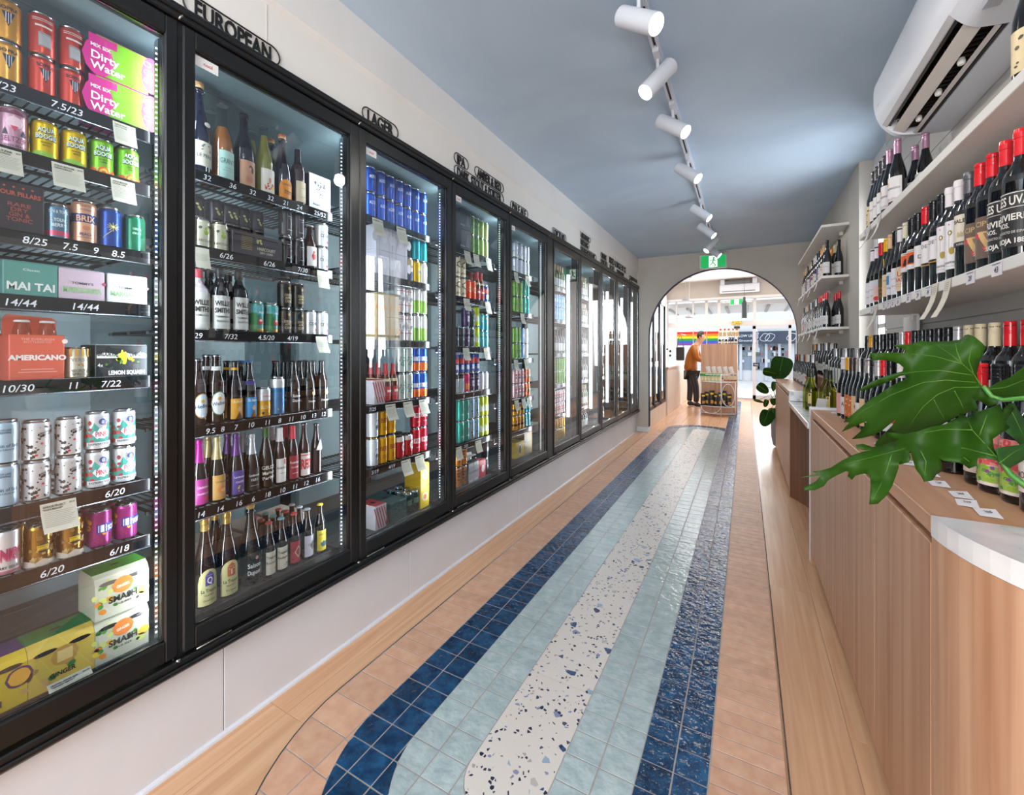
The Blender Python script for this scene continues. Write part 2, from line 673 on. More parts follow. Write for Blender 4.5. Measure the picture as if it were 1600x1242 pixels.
# shapes drawn on a label: columns of (x, lo, hi)
def shape_cols(kind, w, h, n=8):
    out = []
    for i in range(n + 1):
        t = i / n * 2 - 1
        x = t * w / 2
        if kind == 'e':
            y = math.sqrt(max(0, 1 - t * t)) * h / 2
            out.append((x, -y, y))
        elif kind == 'r':
            out.append((x, -h / 2, h / 2))
        elif kind == 'up':
            out.append((x, -h / 2, -h / 2 + h * (1 - abs(t))))
        elif kind == 'dn':
            out.append((x, h / 2 - h * (1 - abs(t)), h / 2))
        elif kind == 'dia':
            out.append((x, -h / 2 * (1 - abs(t)), h / 2 * (1 - abs(t))))
        elif kind == 'arch':
            out.append((x, -h / 2, -h / 2 + h * (0.62 + 0.38 * math.sqrt(max(0, 1 - t * t)))))
        elif kind == 'wave':
            out.append((x, -h / 2, h / 2 * math.sin(t * 9 + 1) * 0.45 + h * 0.2))
        elif kind == 'blob':
            q = math.sqrt(max(0, 1 - t * t)) * h / 2
            out.append((x, -q * (0.75 + 0.25 * math.sin(t * 11)), q * (0.7 + 0.3 * math.cos(t * 8 + 1))))
    return out


def put_shape(mb, kind, x, z, w, h, key, place, rot=0.0, n=None):
    cols = shape_cols(kind, w, h, n or (2 if kind in ('r', 'up', 'dn', 'dia') and w < 0.02 else 8))
    c, s_ = math.cos(rot), math.sin(rot)
    vs, fs = [], []
    for cx, lo, hi in cols:
        for y in (lo, hi):
            vs.append(place(x + cx * c - y * s_, z + cx * s_ + y * c))
    for i in range(len(cols) - 1):
        fs.append((2 * i, 2 * i + 2, 2 * i + 3, 2 * i + 1))
    mb.add(vs, fs, key)


def cyl_place(R, lift=0.0005):
    def p(x, z):
        a = x / R
        return ((R + lift) * math.cos(a), (R + lift) * math.sin(a), z)
    return p


def flat_place(X, lift=0.0006):
    return lambda x, z: (X + lift, x, z)


def decorate(mb, deco, place_of, H, z0=0.0):
    """deco: ('t', text, zfrac, size, colour[, width, x, rot, bold]) or (shape, x, zfrac, w, h, colour[, rot]) or ('dots', n, seed, smin, smax, [colours], f0, f1, halfwidth, shape)"""
    lay = 0.0004
    for d in deco:
        lay += 0.00022
        place = place_of(lay)
        if d[0] == 't':
            _, s_, zf, size, colr = d[:5]
            width = d[5] if len(d) > 5 else None
            x = d[6] if len(d) > 6 else 0.0
            rot = d[7] if len(d) > 7 else 0.0
            bold = d[8] if len(d) > 8 else 0.012
            put_text(mb, s_, size, colr, place, width, rot, bold, x=x, z=z0 + zf * H)
        elif d[0] == 'dots':
            _, n, seed, a, b_, cs, f0, f1, hw = d[:9]
            sh = d[9] if len(d) > 9 else 'e'
            r = random.Random(seed)
            for i in range(n):
                q = r.uniform(a, b_)
                put_shape(mb, sh, r.uniform(-hw, hw), z0 + r.uniform(f0, f1) * H, q, q * r.uniform(0.6, 1.15), r.choice(cs), place, r.uniform(0, 3), 5)
        else:
            kind, x, zf, w, h, colr = d[:6]
            put_shape(mb, kind, x, z0 + zf * H, w, h, colr, place, d[6] if len(d) > 6 else 0.0)


# ------------------------------------------------------------------ goods: every kind is built once, then copied
class Kind:
    def __init__(s, build, desc, cat, r, h, depth=None, width=None):
        s.build, s.desc, s.cat, s.r, s.h = build, desc, cat, r, h
        s.depth = depth or 2 * r
        s.width = width or 2 * r
        s.proto = None

    def place(s, loc, rotz, label, group):
        if s.proto is None:
            o = s.proto = s.build()
        else:
            o = copy_tree(s.proto)
        o.location = loc
        o.rotation_euler = (0, 0, rotz)
        return tag(o, label, s.cat, group)


def can(desc, body, deco=(), h=0.105, r=0.0265, bands=(), lid='#b9bcc0|s', name='drink_can', fin='m'):
    def build():
        f = (lambda c: c if '|' in c else c + '|' + fin)
        edge = sorted([(q[0], q[1], q[2]) for q in bands])
        prof = [(r * 0.80, 0, '#a9abae|s'), (r * 0.97, h * 0.035, '#a9abae|s')]
        z = 0.05
        prof.append((r, h * z, f(body)))
        for a, b_, c in edge:
            if a > z:
                prof.append((r, h * a, f(body)))
            prof.append((r, h * b_, f(c)))
            z = b_
        if z < 0.88:
            prof.append((r, h * 0.88, f(body)))
        top = f(edge[-1][2]) if edge and edge[-1][1] >= 0.87 else f(body)
        prof += [(r * 0.93, h * 0.94, top), (r * 0.86, h * 0.965, '#b9bcc0|s')]
        mb = MB().lathe(prof, 20)
        root = mb.build(name)
        lm = MB().lathe([(r * 0.86, h * 0.966, lid), (r * 0.89, h * 0.985, lid), (r * 0.87, h, lid), (r * 0.80, h * 0.985, lid), (0.0005, h * 0.975, lid)], 20, cap=False)
        lm.box(-r * 0.18, r * 0.35, -r * 0.16, r * 0.16, h * 0.978, h * 0.99, lid)
        lm.build('lid', root)
        if deco:
            dm = MB()
            decorate(dm, deco, lambda l: cyl_place(r, l), h)
            dm.build('label_print', root)
        return root
    return Kind(build, desc, 'drink can', r, h)


PROFILES = {
    'burgundy': [(0.9, 0), (1, 0.015), (1, 0.44), (0.95, 0.52), (0.82, 0.59), (0.62, 0.67), (0.46, 0.74), (0.385, 0.80), (0.36, 0.93), (0.41, 0.935), (0.41, 0.975), (0.37, 1.0)],
    'bordeaux': [(0.9, 0), (1, 0.015), (1, 0.60), (0.96, 0.645), (0.80, 0.69), (0.55, 0.73), (0.41, 0.77), (0.37, 0.82), (0.36, 0.93), (0.41, 0.935), (0.41, 0.975), (0.37, 1.0)],
    'champagne': [(0.9, 0), (1, 0.015), (1, 0.40), (0.95, 0.48), (0.80, 0.58), (0.60, 0.68), (0.44, 0.78), (0.36, 0.86), (0.35, 0.93), (0.41, 0.94), (0.41, 0.96), (0.35, 1.0)],
    'beer': [(0.9, 0), (1, 0.015), (1, 0.53), (0.94, 0.60), (0.74, 0.68), (0.55, 0.76), (0.45, 0.86), (0.42, 0.95), (0.45, 0.955), (0.45, 1.0)],
    'stubby': [(0.9, 0), (1, 0.015), (1, 0.56), (0.92, 0.63), (0.68, 0.73), (0.50, 0.82), (0.44, 0.94), (0.47, 0.95), (0.47, 1.0)],
    'slim': [(0.9, 0), (1, 0.015), (1, 0.62), (0.9, 0.68), (0.60, 0.73), (0.45, 0.78), (0.42, 0.92), (0.42, 1.0)],
    'growler': [(0.9, 0), (1, 0.02), (1, 0.62), (0.88, 0.69), (0.5, 0.77), (0.36, 0.84), (0.35, 1.0)],
}


def bottle(desc, shape, glass_key, h, r, label=None, cap=None, deco=(), fill=None, name='wine_bottle', neck=None, liquid=None):
    """label: (f0, f1, half angle, colour); cap: ('screw'|'foil'|'crown'|'cork', colour, f0)"""
    pr = PROFILES[shape]

    def rad(f):
        for (a, fa), (b_, fb) in zip(pr, pr[1:]):
            if fa <= f <= fb:
                return r * (a + (b_ - a) * (f - fa) / max(fb - fa, 1e-6))
        return r * pr[-1][0]

    def build():
        mb = MB().lathe([(a * r, f * h, glass_key) for a, f in pr], 20)
        root = mb.build(name, weld=False)
        if liquid:
            top = liquid[1]
            ps = [(max(rad(f) - 0.0022, 0.001), f * h, liquid[0]) for f in [0.012] + [q[1] for q in pr if 0.015 < q[1] < top] + [top]]
            MB().lathe(ps, 16).build('liquid', root)
        if cap:
            k, colr, f0 = cap
            cm = MB()
            if k == 'screw':
                fs = [f0, f0 + (1 - f0) * 0.5, f0 + (1 - f0) * 0.52, f0 + (1 - f0) * 0.62, f0 + (1 - f0) * 0.64, f0 + (1 - f0) * 0.8, f0 + (1 - f0) * 0.82, 0.99, 1.004]
                R0 = r * 0.425
                ps = [(R0 * (0.96 if i in (2, 4, 6) else 1.0), f * h, colr) for i, f in enumerate(fs)]
                ps[-1] = (R0 * 0.9, 1.004 * h, colr)
                cm.lathe(ps, 18)
            elif k == 'foil':
                ps = [(rad(f) + 0.0012, f * h, colr) for f in [f0] + [q[1] for q in pr if f0 < q[1] < 0.999]]
                ps += [(rad(1.0) + 0.001, 1.003 * h, colr)]
                cm.lathe(ps, 18)
            elif k == 'crown':
                R0 = rad(0.999)
                cm.lathe([(R0 * 1.22, h * 0.985, colr), (R0 * 1.2, h * 0.995, colr), (R0 * 1.0, h * 1.012, colr), (R0 * 0.5, h * 1.016, colr)], 16)
            elif k == 'cork':
                R0 = rad(0.95)
                cm.lathe([(R0 * 0.9, h * 0.99, '#c9a877'), (R0 * 1.05, h * 1.02, '#c9a877'), (R0 * 1.0, h * 1.055, colr)], 14)
                cm.tube([(R0 * 1.25 * math.cos(t), R0 * 1.25 * math.sin(t), h * 0.955) for t in [i * PI / 6 for i in range(12)]], 0.0012, '#aaa9a5|s', 5, closed=True)
            cm.build('bottle_cap' if k == 'crown' else 'cork' if k == 'cork' else 'capsule', root)
        if neck:
            f0, f1, colr = neck
            MB().lathe([(rad(f0) + 0.0009, f0 * h, colr), (rad((f0 + f1) / 2) + 0.0009, (f0 + f1) / 2 * h, colr), (rad(f1) + 0.0009, f1 * h, colr)], 16, cap=False).build('neck_label', root)
        if label:
            f0, f1, ha, colr = label[:4]
            lm = MB()
            R1 = r + 0.0006
            sh = label[4] if len(label) > 4 else 'r'
            put_shape(lm, sh, 0, (f0 + f1) / 2 * h, 2 * ha * R1, (f1 - f0) * h, colr, cyl_place(R1, 0.0003), n=14)
            decorate(lm, deco, lambda l: cyl_place(R1, l + 0.0003), h)
            lm.build('label', root)
        elif deco:
            lm = MB()
            decorate(lm, deco, lambda l: cyl_place(r + 0.0003, l), h)
            lm.build('label_print', root)
        return root
    return Kind(build, desc, 'bottle', r, h)


def carton(desc, w, h, d, front, top=None, side=None, deco=(), name='drink_carton', carrier=False, cutaway=None, cat='carton'):
    """a printed pack w wide (along the shelf), d deep, h high, its printed face towards +X"""
    def build():
        mb = MB()
        e = 0.002
        mb.bbox(-d / 2, d / 2, -w / 2, w / 2, 0, h, side or front, e)
        root = mb.build(name)
        fm = MB()
        P = flat_place(d / 2, 0.0004)
        put_shape(fm, 'r', 0, h / 2, w - 2 * e, h - 2 * e, front, P, n=2)
        decorate(fm, deco, lambda l: flat_place(d / 2, l + 0.0005), h)
        fm.build('front_panel', root)
        if top:
            tm = MB()
            tm.box(-d / 2 + e, d / 2 - e, -w / 2 + e, w / 2 - e, h, h + 0.0012, top)
            tm.box(-0.012, 0.012, -w * 0.13, w * 0.13, h + 0.0012, h + 0.002, '#1c1c1c')
            tm.build('top_panel', root)
        if carrier:
            # tall back wall of a bottle carrier with the bottle necks in front of it
            bm_ = MB()
            pts = [(-w * 0.5, h), (w * 0.47, h), (w * 0.47, h * 1.33), (w * 0.40, h * 1.4), (-w * 0.42, h * 1.45), (-w * 0.5, h * 1.36)]
            bm_.prism(pts, 'x', -0.004, 0.004, front)
            bm_.build('handle', root)
            for s_ in (-0.22, 0.24):
                nm = MB()
                nm.lathe([(0.019, h * 0.8, 'clear_bottle_glass'), (0.017, h * 1.1, 'clear_bottle_glass'), (0.012, h * 1.26, 'clear_bottle_glass'), (0.013, h * 1.28, 'clear_bottle_glass')], 14,
                         mtx=Matrix.Translation((d * 0.25, s_ * w, 0)))
                nm.lathe([(0.0145, h * 1.275, '#e9e6e6'), (0.0145, h * 1.31, '#e9e6e6'), (0.011, h * 1.325, '#e9e6e6')], 14, mtx=Matrix.Translation((d * 0.25, s_ * w, 0)))
                nm.build('bottle_neck', root)
        return root
    return Kind(build, desc, cat, w / 2, h, depth=d, width=w)


def fourpack(desc, w, h, d, front, topc, deco=()):
    """four cans under a card wrap: the wrap has a rounded shoulder and cut-outs that show the can tops"""
    def build():
        mb = MB()
        s_ = h * 0.20
        pts = [(d / 2, 0), (d / 2, h - s_), (d / 2 - s_ * 0.35, h - s_ * 0.35), (d / 2 - s_ * 0.9, h), (-d / 2 + s_ * 0.9, h), (-d / 2 + s_ * 0.35, h - s_ * 0.35), (-d / 2, h - s_), (-d / 2, 0)]
        mb.prism(pts, 'y', -w / 2, w / 2, front)
        root = mb.build('drink_carton')
        tm = MB()
        tm.box(-d / 2 + s_ * 0.9, d / 2 - s_ * 0.9, -w / 2 - 0.0006, w / 2 + 0.0006, h, h + 0.001, topc)
        put_shape(tm, 'e', 0, 0, w * 0.2, 0.012, '#20261c', lambda x, z: (z, x, h + 0.0016))
        tm.build('top_panel', root)
        fm = MB()
        decorate(fm, deco, lambda l: flat_place(d / 2, l), h)
        for q in (-0.26, 0.26):
            put_shape(fm, 'e', q * w, h * 0.79, w * 0.36, 0.012, '#c8cacc|s', flat_place(d / 2, 0.001))
        fm.build('front_panel', root)
        return root
    return Kind(build, desc, 'carton', w / 2, h, depth=d, width=w)
# ================================================================== THE SETTING
CEIL = 2.70
XL, XR = -1.497, 0.76          # fridge-side plinth, bottle-side wall
YF = 6.84                      # front face of the arch wall
FR0, FR1 = 6.98, 13.0          # front room
FXL, FXR, FCEIL = -1.95, 1.12, 3.15

floor = structure('floor', MB().box(-2.6, 1.6, -2.7, 13.2, -0.1, -0.004, 'grout'), 'shop floor of pale oak boards with a tiled runner')

# oak boards
edges = [-1.58, -1.393, -1.203, -1.013, -0.823, -0.633, -0.443, -0.263, -0.08, 0.107, 0.296, 0.486, 0.68, 0.88]
r = random.Random(3)
for i, (a, b_) in enumerate(zip(edges, edges[1:])):
    y = -1.2 - r.uniform(0, 1)
    cuts = [y]
    while y < 6.9:
        y += r.choice((1.5, 1.8, 2.1))
        cuts.append(y)
    if i == 0:
        cuts = [-2.0, -0.6, 0.93, 2.9, 4.8, 6.98]
    if i == 1:
        cuts = [-2.0, -0.9, 0.93, 3.9, 5.6, 6.98]
    if i == 9:
        cuts = [-2.0, 0.4, 2.68, 4.6, 6.98]
    if i == 10:
        cuts = [-2.0, 0.1, 1.74, 3.6, 5.5, 6.98]
    if 2 <= i <= 7:
        cuts = [-2.0, 0.35 if i % 2 else 0.1, 1.6]     # the tiled runner covers the rest
    for y0, y1 in zip(cuts, cuts[1:]):
        MB().bbox(a + 0.0006, b_ - 0.0006, y0 + 0.0006, y1 - 0.0006, -0.004, 0.0, 'oak_floor', 0.0006).build('floor_board', floor)
for i in range(16):
    a = -2.3 + i * 0.19
    y = 6.98 - r.uniform(0, 0.8)
    while y < 12.4:
        y1 = min(y + 2.0, 12.95)
        MB().bbox(a + 0.0006, a + 0.1894, max(y, 6.99), y1 - 0.0008, -0.004, 0.0, 'oak_floor', 0.0006).build('floor_board', floor)
        y = y1

# tiled runner: terracotta, blue, pale glaze and a terrazzo middle, round at both ends
CX, CYN, CYF = -0.6135, 1.09, 7.35
R_T, R_B, R_P, R_Z = 0.702, 0.5195, 0.3325, 0.1225
bed = []
for i in range(25):
    t = PI + PI * i / 24
    bed.append((CX + (R_T + 0.004) * math.cos(t), CYN + (R_T + 0.004) * math.sin(t)))
bed += [(0.111, 12.3), (-0.287, 12.3), (-0.287, CYF + 0.4)]
for i in range(13):
    t = 0.6 + (PI - 0.6) * i / 12
    bed.append((CX + (R_B + 0.002) * math.cos(t), CYF + (R_B + 0.002) * math.sin(t)))
bed += [(CX - R_B, 6.95), (CX - R_T - 0.004, 6.95)]
MB().prism(bed, 'z', -0.003, 0.0014, 'grout').build('tile_bed', floor)

TILES = {'blue_tile': [], 'pale_tile': [], 'terracotta_tile': []}
GAP = 0.0024


def ring_cells(kind, xs, ys, R, rr, cyn, cyf=None, near=True):
    for x0, x1 in zip(xs, xs[1:]):
        for y0, y1 in zip(ys, ys[1:]):
            xa, xb, ya, yb = x0 + GAP, x1 - GAP, y0 + GAP, y1 - GAP
            lo, hi, X = [], [], []
            n = (16 if y0 < 1.2 or y0 > 7.2 else 8) if x1 - x0 < 0.15 else 48
            for i in range(n + 1):
                x = xa + (xb - xa) * i / n
                dx = abs(x - CX)
                if near:
                    l = cyn - math.sqrt(R * R - dx * dx) if dx < R else (9 if dx > R + 0.003 else cyn)
                    h_ = cyn - math.sqrt(rr * rr - dx * dx) - GAP if dx < rr - 0.002 else 99
                else:
                    h_ = cyf + math.sqrt(R * R - dx * dx) if dx < R else (-9 if dx > R + 0.003 else cyf)
                    l = cyf + math.sqrt(rr * rr - dx * dx) + GAP if dx < rr - 0.002 else -99
                a, b_ = max(ya, l), min(yb, h_)
                if b_ - a > 0.004:
                    X.append(x); lo.append(a); hi.append(b_)
            if len(X) < 2:
                continue
            full = len(X) == n + 1 and max(lo) - ya < 1e-4 and yb - min(hi) < 1e-4
            if full:
                TILES[kind].append(('q', (xa + xb) / 2, (ya + yb) / 2, xb - xa, yb - ya))
            else:
                TILES[kind].append(('p', [(x, l) for x, l in zip(X, lo)] + [(x, h_) for x, h_ in list(zip(X, hi))[::-1]]))


def span(a, b_, n):
    return [a + (b_ - a) * i / n for i in range(n + 1)]


P = 0.0919
rows = [1.0685 + P * k for k in range(-8, 68)]
nearrows = [y for y in rows if y < 1.17]
farrows = [y for y in rows if y > 7.2] + [rows[-1] + P * k for k in range(1, 14)]
bcols = span(CX - R_B, CX + R_B, 11)
ring_cells('blue_tile', bcols[:3], [y for y in rows if y < 7.3], R_B, R_P, CYN)
ring_cells('blue_tile', bcols[-3:], rows + [rows[-1] + P * k for k in range(1, 54)], R_B, R_P, CYN)
ring_cells('blue_tile', bcols[2:-2], nearrows, R_B, R_P, CYN)
ring_cells('blue_tile', bcols[:-2], farrows, R_B, R_P, CYN, CYF, False)
pl = span(CX - R_P, CX - R_Z, 2)
pr_ = span(CX + R_Z, CX + R_P, 2)
ring_cells('pale_tile', pl, [y for y in rows if y < 7.3], R_P, R_Z, CYN)
ring_cells('pale_tile', pr_, [y for y in rows if y < 7.3], R_P, R_Z, CYN)
ring_cells('pale_tile', [pl[-1], CX, pr_[0]], nearrows, R_P, R_Z, CYN)
ring_cells('pale_tile', pl[:-1] + [pl[-1], CX] + pr_, farrows, R_P, R_Z, CYN, CYF, False)
trows = [1.424 + 0.0603 * k for k in range(-2, 93)]
ring_cells('terracotta_tile', [CX - R_T, CX - R_B], trows, R_T, R_B, CYN)
ring_cells('terracotta_tile', [CX - R_T, CX - R_B], [trows[0] - 0.115 * k for k in range(6, -1, -1)], R_T, R_B, CYN)
ring_cells('terracotta_tile', [CX + R_B, CX + R_T + 0.018], [1.424 + 0.0603 * k for k in range(-16, 180)], R_T + 0.02, R_B, CYN)
ring_cells('terracotta_tile', [CX - R_B, CX - 0.26, CX, CX + 0.26, CX + R_B], [0.38 + 0.115 * k for k in range(7)], R_T, R_B, CYN)

TMAT = {'blue_tile': 'blue_glaze', 'pale_tile': 'pale_glaze', 'terracotta_tile': 'terracotta'}
TTOP = 0.0026


def tile_geo(mb, t, key, rr_, ox=0.0, oy=0.0):
    if t[0] == 'q':
        _, x, y, w, h_ = t
        pts = [(x - w / 2, y - h_ / 2), (x + w / 2, y - h_ / 2), (x + w / 2, y + h_ / 2), (x - w / 2, y + h_ / 2)]
    else:
        pts = t[1]
    amp = 0.00035 if key == 'terracotta' else 0.0010
    tx, ty = rr_.uniform(-amp, amp) / 0.09, rr_.uniform(-amp, amp) / 0.09
    mx = sum(p[0] for p in pts) / len(pts)
    my = sum(p[1] for p in pts) / len(pts)
    top = [(p[0] - ox, p[1] - oy, TTOP + tx * (p[0] - mx) + ty * (p[1] - my)) for p in pts]
    bot = [(p[0] - ox, p[1] - oy, -0.002) for p in pts]
    n = len(pts)
    mb.add(top + bot, [tuple(range(n))] + [(i, n + i, n + (i + 1) % n, (i + 1) % n) for i in range(n)], key)


for kind, ts in TILES.items():
    key = TMAT[kind]
    cen = lambda t: (t[1], t[2]) if t[0] == 'q' else (sum(p[0] for p in t[1]) / len(t[1]), sum(p[1] for p in t[1]) / len(t[1]))
    ts.sort(key=lambda t: math.hypot(*cen(t)) if cen(t)[1] > 0.55 else 50)
    rr_ = random.Random(11)
    variants = {}
    for t in ts[:296]:
        if t[0] == 'q':
            kq = (round(t[3], 3), round(t[4], 3), rr_.randrange(9))
            if kq not in variants:
                mb = MB()
                tile_geo(mb, ('q', 0, 0, t[3], t[4]), key, rr_)
                variants[kq] = mb.mesh(kind)
            link(kind, variants[kq], floor, (t[1], t[2], 0))
        else:
            c = cen(t)
            mb = MB()
            tile_geo(mb, t, key, rr_, c[0], c[1])
            mb.build(kind, floor, (c[0], c[1], 0))
    if len(ts) > 296:
        mb = MB()
        for t in ts[296:]:
            tile_geo(mb, t, key, rr_)
        tag(mb.build('distant_' + kind + 's', floor), kind='stuff')

# terrazzo slabs down the middle
ys = [1.508 + 0.5355 * k for k in range(0, 11)] + [CYF + R_Z]
pts = [(CX + (R_Z - 0.001) * math.cos(PI + PI * i / 14), CYN + (R_Z - 0.001) * math.sin(PI + PI * i / 14)) for i in range(15)]
MB().prism([(CX - R_Z + 0.001, 1.507)] + pts + [(CX + R_Z - 0.001, 1.507)], 'z', -0.002, TTOP, 'terrazzo').build('terrazzo_slab', floor)
for a, b_ in zip(ys, ys[1:]):
    MB().box(CX - R_Z + 0.001, CX + R_Z - 0.001, a + 0.001, b_ - 0.001, -0.002, TTOP, 'terrazzo').build('terrazzo_slab', floor)
# thin metal edge along the runner
trim = MB()
arc = [(CX + (R_T + 0.004) * math.cos(PI + PI / 2 * i / 16), CYN + (R_T + 0.004) * math.sin(PI + PI / 2 * i / 16), 0.002) for i in range(17)]
trim.tube([(CX - R_T - 0.004, 6.95, 0.002)] + arc, 0.0022, '#8d8780|s', 5)
trim.build('trim_strip', floor)
MB().tube([(0.112, 0.3, 0.002), (0.112, 12.2, 0.002)], 0.0025, '#7f776f|s', 5).build('trim_strip', floor)

# ceiling and walls
structure('ceiling', MB().box(-2.6, 1.6, -2.75, YF, CEIL, CEIL + 0.1, 'ceiling_blue'), 'blue-grey plaster ceiling of the bottle shop')
wl = MB()
wl.box(-1.62, XL + 0.002, -2.7, YF, 2.27, CEIL, 'wall_cream')          # above the fridges
wl.box(-2.62, -2.52, -2.7, YF, 0, CEIL, 'wall_white')
wl.box(-2.55, XL + 0.002, -2.7, -0.9, 0, CEIL, 'wall_white')
wl.prism([(2.482, 0), (2.484, 0.0)][:0] or [(XL, 2.484), (XL + 0.022, 2.50), (XL + 0.022, CEIL), (XL, CEIL)], 'y', -2.7, YF, 'wall_white')  # upper board stands proud
wall_left = structure('wall_left', wl, 'cream wall band above the fridge doors')
for yy in (0.46, 0.92):
    MB().box(XL + 0.0015, XL + 0.0035, yy, yy + 0.002, 2.27, 2.484, '#c6c3bd').build('board_joint', wall_left)

pm = MB()
r = random.Random(5)
pys = [-0.9, -0.2, 0.78, 1.66, 2.86, 4.06, 5.26, 6.46, YF]
plinth = structure('baseboard_left', MB().box(-1.62, XL - 0.006, -0.9, YF, 0, 0.305, '#b8b8ba'), 'white kickboard under the fridge doors')
for a, b_ in zip(pys, pys[1:]):
    MB().bbox(XL - 0.01, XL, a + 0.0012, b_ - 0.0012, 0.0, 0.306, 'white_laminate', 0.0015).build('kick_panel', plinth)
MB().prism([(XL, 0), (XL + 0.012, 0), (XL + 0.010, 0.007), (XL + 0.004, 0.011), (XL, 0.012)], 'y', -0.9, YF - 0.02, 'white_laminate').build('bead', plinth)

wr = MB()
wr.box(XR, XR + 0.12, -2.7, 3.41, 0, CEIL, 'wall_grey')
wr.box(0.763, 0.90, 4.155, YF, 0, CEIL, 'wall_greige')
wr.box(0.763, 0.97, 3.41, 4.16, 0, 0.95, 'wall_white')
wr.box(0.85, 0.97, 3.41, 4.16, 2.42, CEIL, 'wall_white')
wr.box(0.85, 0.97, 3.41, 3.48, 0.95, 2.42, 'wall_white')
wr.box(0.85, 0.97, 4.09, 4.16, 0.95, 2.42, 'wall_white')
wall_right = structure('wall_right', wr, 'grey boarded wall behind the wine shelves')
for k in range(16):
    z = 0.93 + k * 0.113
    if z < CEIL - 0.05:
        MB().bbox(XR - 0.006, XR + 0.001, -1.0, 3.408, z + 0.0012, z + 0.1118, 'wall_grey', 0.0015).build('wall_board', wall_right)
win = MB()
for y in (3.48, 3.68, 3.88, 4.07):
    win.box(0.86, 0.90, y, y + 0.022, 0.95, 2.42, 'wall_white')
for z in (0.95, 1.42, 1.93, 2.39):
    win.box(0.86, 0.90, 3.48, 4.09, z, z + 0.03, 'wall_white')
w1 = structure('window_1', win, 'white side window beside the wine shelves')
for y0 in (3.50, 3.70, 3.90):
    MB().box(0.876, 0.879, y0, y0 + 0.18, 0.97, 2.40, 'window_glass').build('pane', w1)

# wall with the round arch
ACX, AR, ASP = -0.356, 0.965, 1.487
def arch_wall(mb, y, rev):
    n = 32
    pts = [(ACX + AR * math.cos(PI * i / n), ASP + AR * math.sin(PI * i / n)) for i in range(n + 1)]
    o = [(1.3, 0), (1.3, CEIL + 0.5), (-2.6, CEIL + 0.5), (-2.6, 0)]
    quads = []
    # right leg, left leg, and fans to the top edge
    def q(*p):
        vs = [(a, y, z) for a, z in p]
        mb.add(vs, [tuple(range(len(vs)))[::-1] if rev else tuple(range(len(vs)))], 'wall_greige')
    q((ACX + AR, 0), (1.3, 0), (1.3, ASP), (ACX + AR, ASP))
    q((-2.6, 0), (ACX - AR, 0), (ACX - AR, ASP), (-2.6, ASP))
    q((ACX + AR, ASP), (1.3, ASP), (1.3, CEIL + 0.5), (ACX + AR, CEIL + 0.5))
    q((-2.6, ASP), (ACX - AR, ASP), (ACX - AR, CEIL + 0.5), (-2.6, CEIL + 0.5))
    for a, b_ in zip(pts, pts[1:]):
        q(a, (a[0], CEIL + 0.5), (b_[0], CEIL + 0.5), b_)
    return pts
aw = MB()
pts = arch_wall(aw, YF, False)
arch_wall(aw, FR0, True)
path = [(ACX + AR, 0)] + pts + [(ACX - AR, 0)]
vs = [(x, y, z) for x, z in path for y in (YF, FR0)]
aw.add(vs, [(2 * i, 2 * i + 1, 2 * i + 3, 2 * i + 2) for i in range(len(path) - 1)], 'arch_reveal')
structure('wall_arch', aw, 'greige wall with a round arch to the front room')
structure('baseboard_back', MB().bbox(-1.497, ACX - AR + 0.003, YF - 0.012, FR0 + 0.012, 0, 0.075, 'white_laminate', 0.002), 'white skirting block at the foot of the arch')

# end wall behind the camera; its big window is added for fill light
bw = MB()
bw.box(-2.6, -1.35, -2.8, -2.7, 0, CEIL, 'wall_white')
bw.box(0.75, 1.6, -2.8, -2.7, 0, CEIL, 'wall_white')
bw.box(-1.35, 0.75, -2.8, -2.7, 0, 0.6, 'wall_white')
bw.box(-1.35, 0.75, -2.8, -2.7, 2.62, CEIL, 'wall_white')
structure('wall_rear', bw, 'white rear wall of the shop')
w2 = MB()
for x in (-1.35, -0.66, 0.03, 0.71):
    w2.box(x, x + 0.04, -2.77, -2.73, 0.6, 2.62, 'wall_white')
for z in (0.6, 1.6, 2.58):
    w2.box(-1.35, 0.75, -2.77, -2.73, z, z + 0.04, 'wall_white')
structure('added_rear_window', w2, 'white framed rear window added to bring in fill light')

# front room shell
structure('ceiling_front', MB().box(-2.6, 1.6, FR0, FR1 + 0.1, FCEIL, FCEIL + 0.1, 'wall_white'), 'white ceiling of the front room')
fl = MB()
fl.box(FXL - 0.1, FXL, FR0, FR1, 0, FCEIL, 'wall_white')
structure('wall_front_left', fl, 'white side wall of the front room behind the counter')
structure('wall_front_right', MB().box(FXR, FXR + 0.1, FR0, FR1, 0, FCEIL, 'wall_white'), 'white side wall of the front room by the street door')
# street front: bulkhead, rails, posts
fw = MB()
fw.box(FXL, FXR, FR1 - 0.25, FR1 + 0.05, 2.66, FCEIL, 'wall_greige')
wall_front = structure('wall_front', fw, 'bulkhead over the street window')
MB().box(FXL, FXR, FR1 - 0.28, FR1 - 0.25, 2.64, 2.70, 'wall_white').build('bulkhead_lip', wall_front)
def fx(u, Y=FR1):
    a, b_ = dirs(u)
    return Y * a / b_
wf = MB()
for u in (1041, 1057, 1083, 1104, 1123.5, 1179, 1243):
    if u > 1090:
        wf.box(fx(u) - 0.035, fx(u) + 0.035, FR1 - 0.03, FR1 + 0.03, 1.98, 2.66, 'wall_white')
wf.box(FXL, FXR, FR1 - 0.04, FR1 + 0.04, 1.93, 2.06, 'wall_white')
for x in (fx(1057), fx(1083), fx(1104)):
    wf.box(x - 0.02, x + 0.02, FR1 - 0.02, FR1 + 0.02, 0.5, 2.66, 'wall_white')
wf.box(FXL, fx(1150), FR1 - 0.03, FR1 + 0.03, 0.0, 0.5, 'pale_wood')
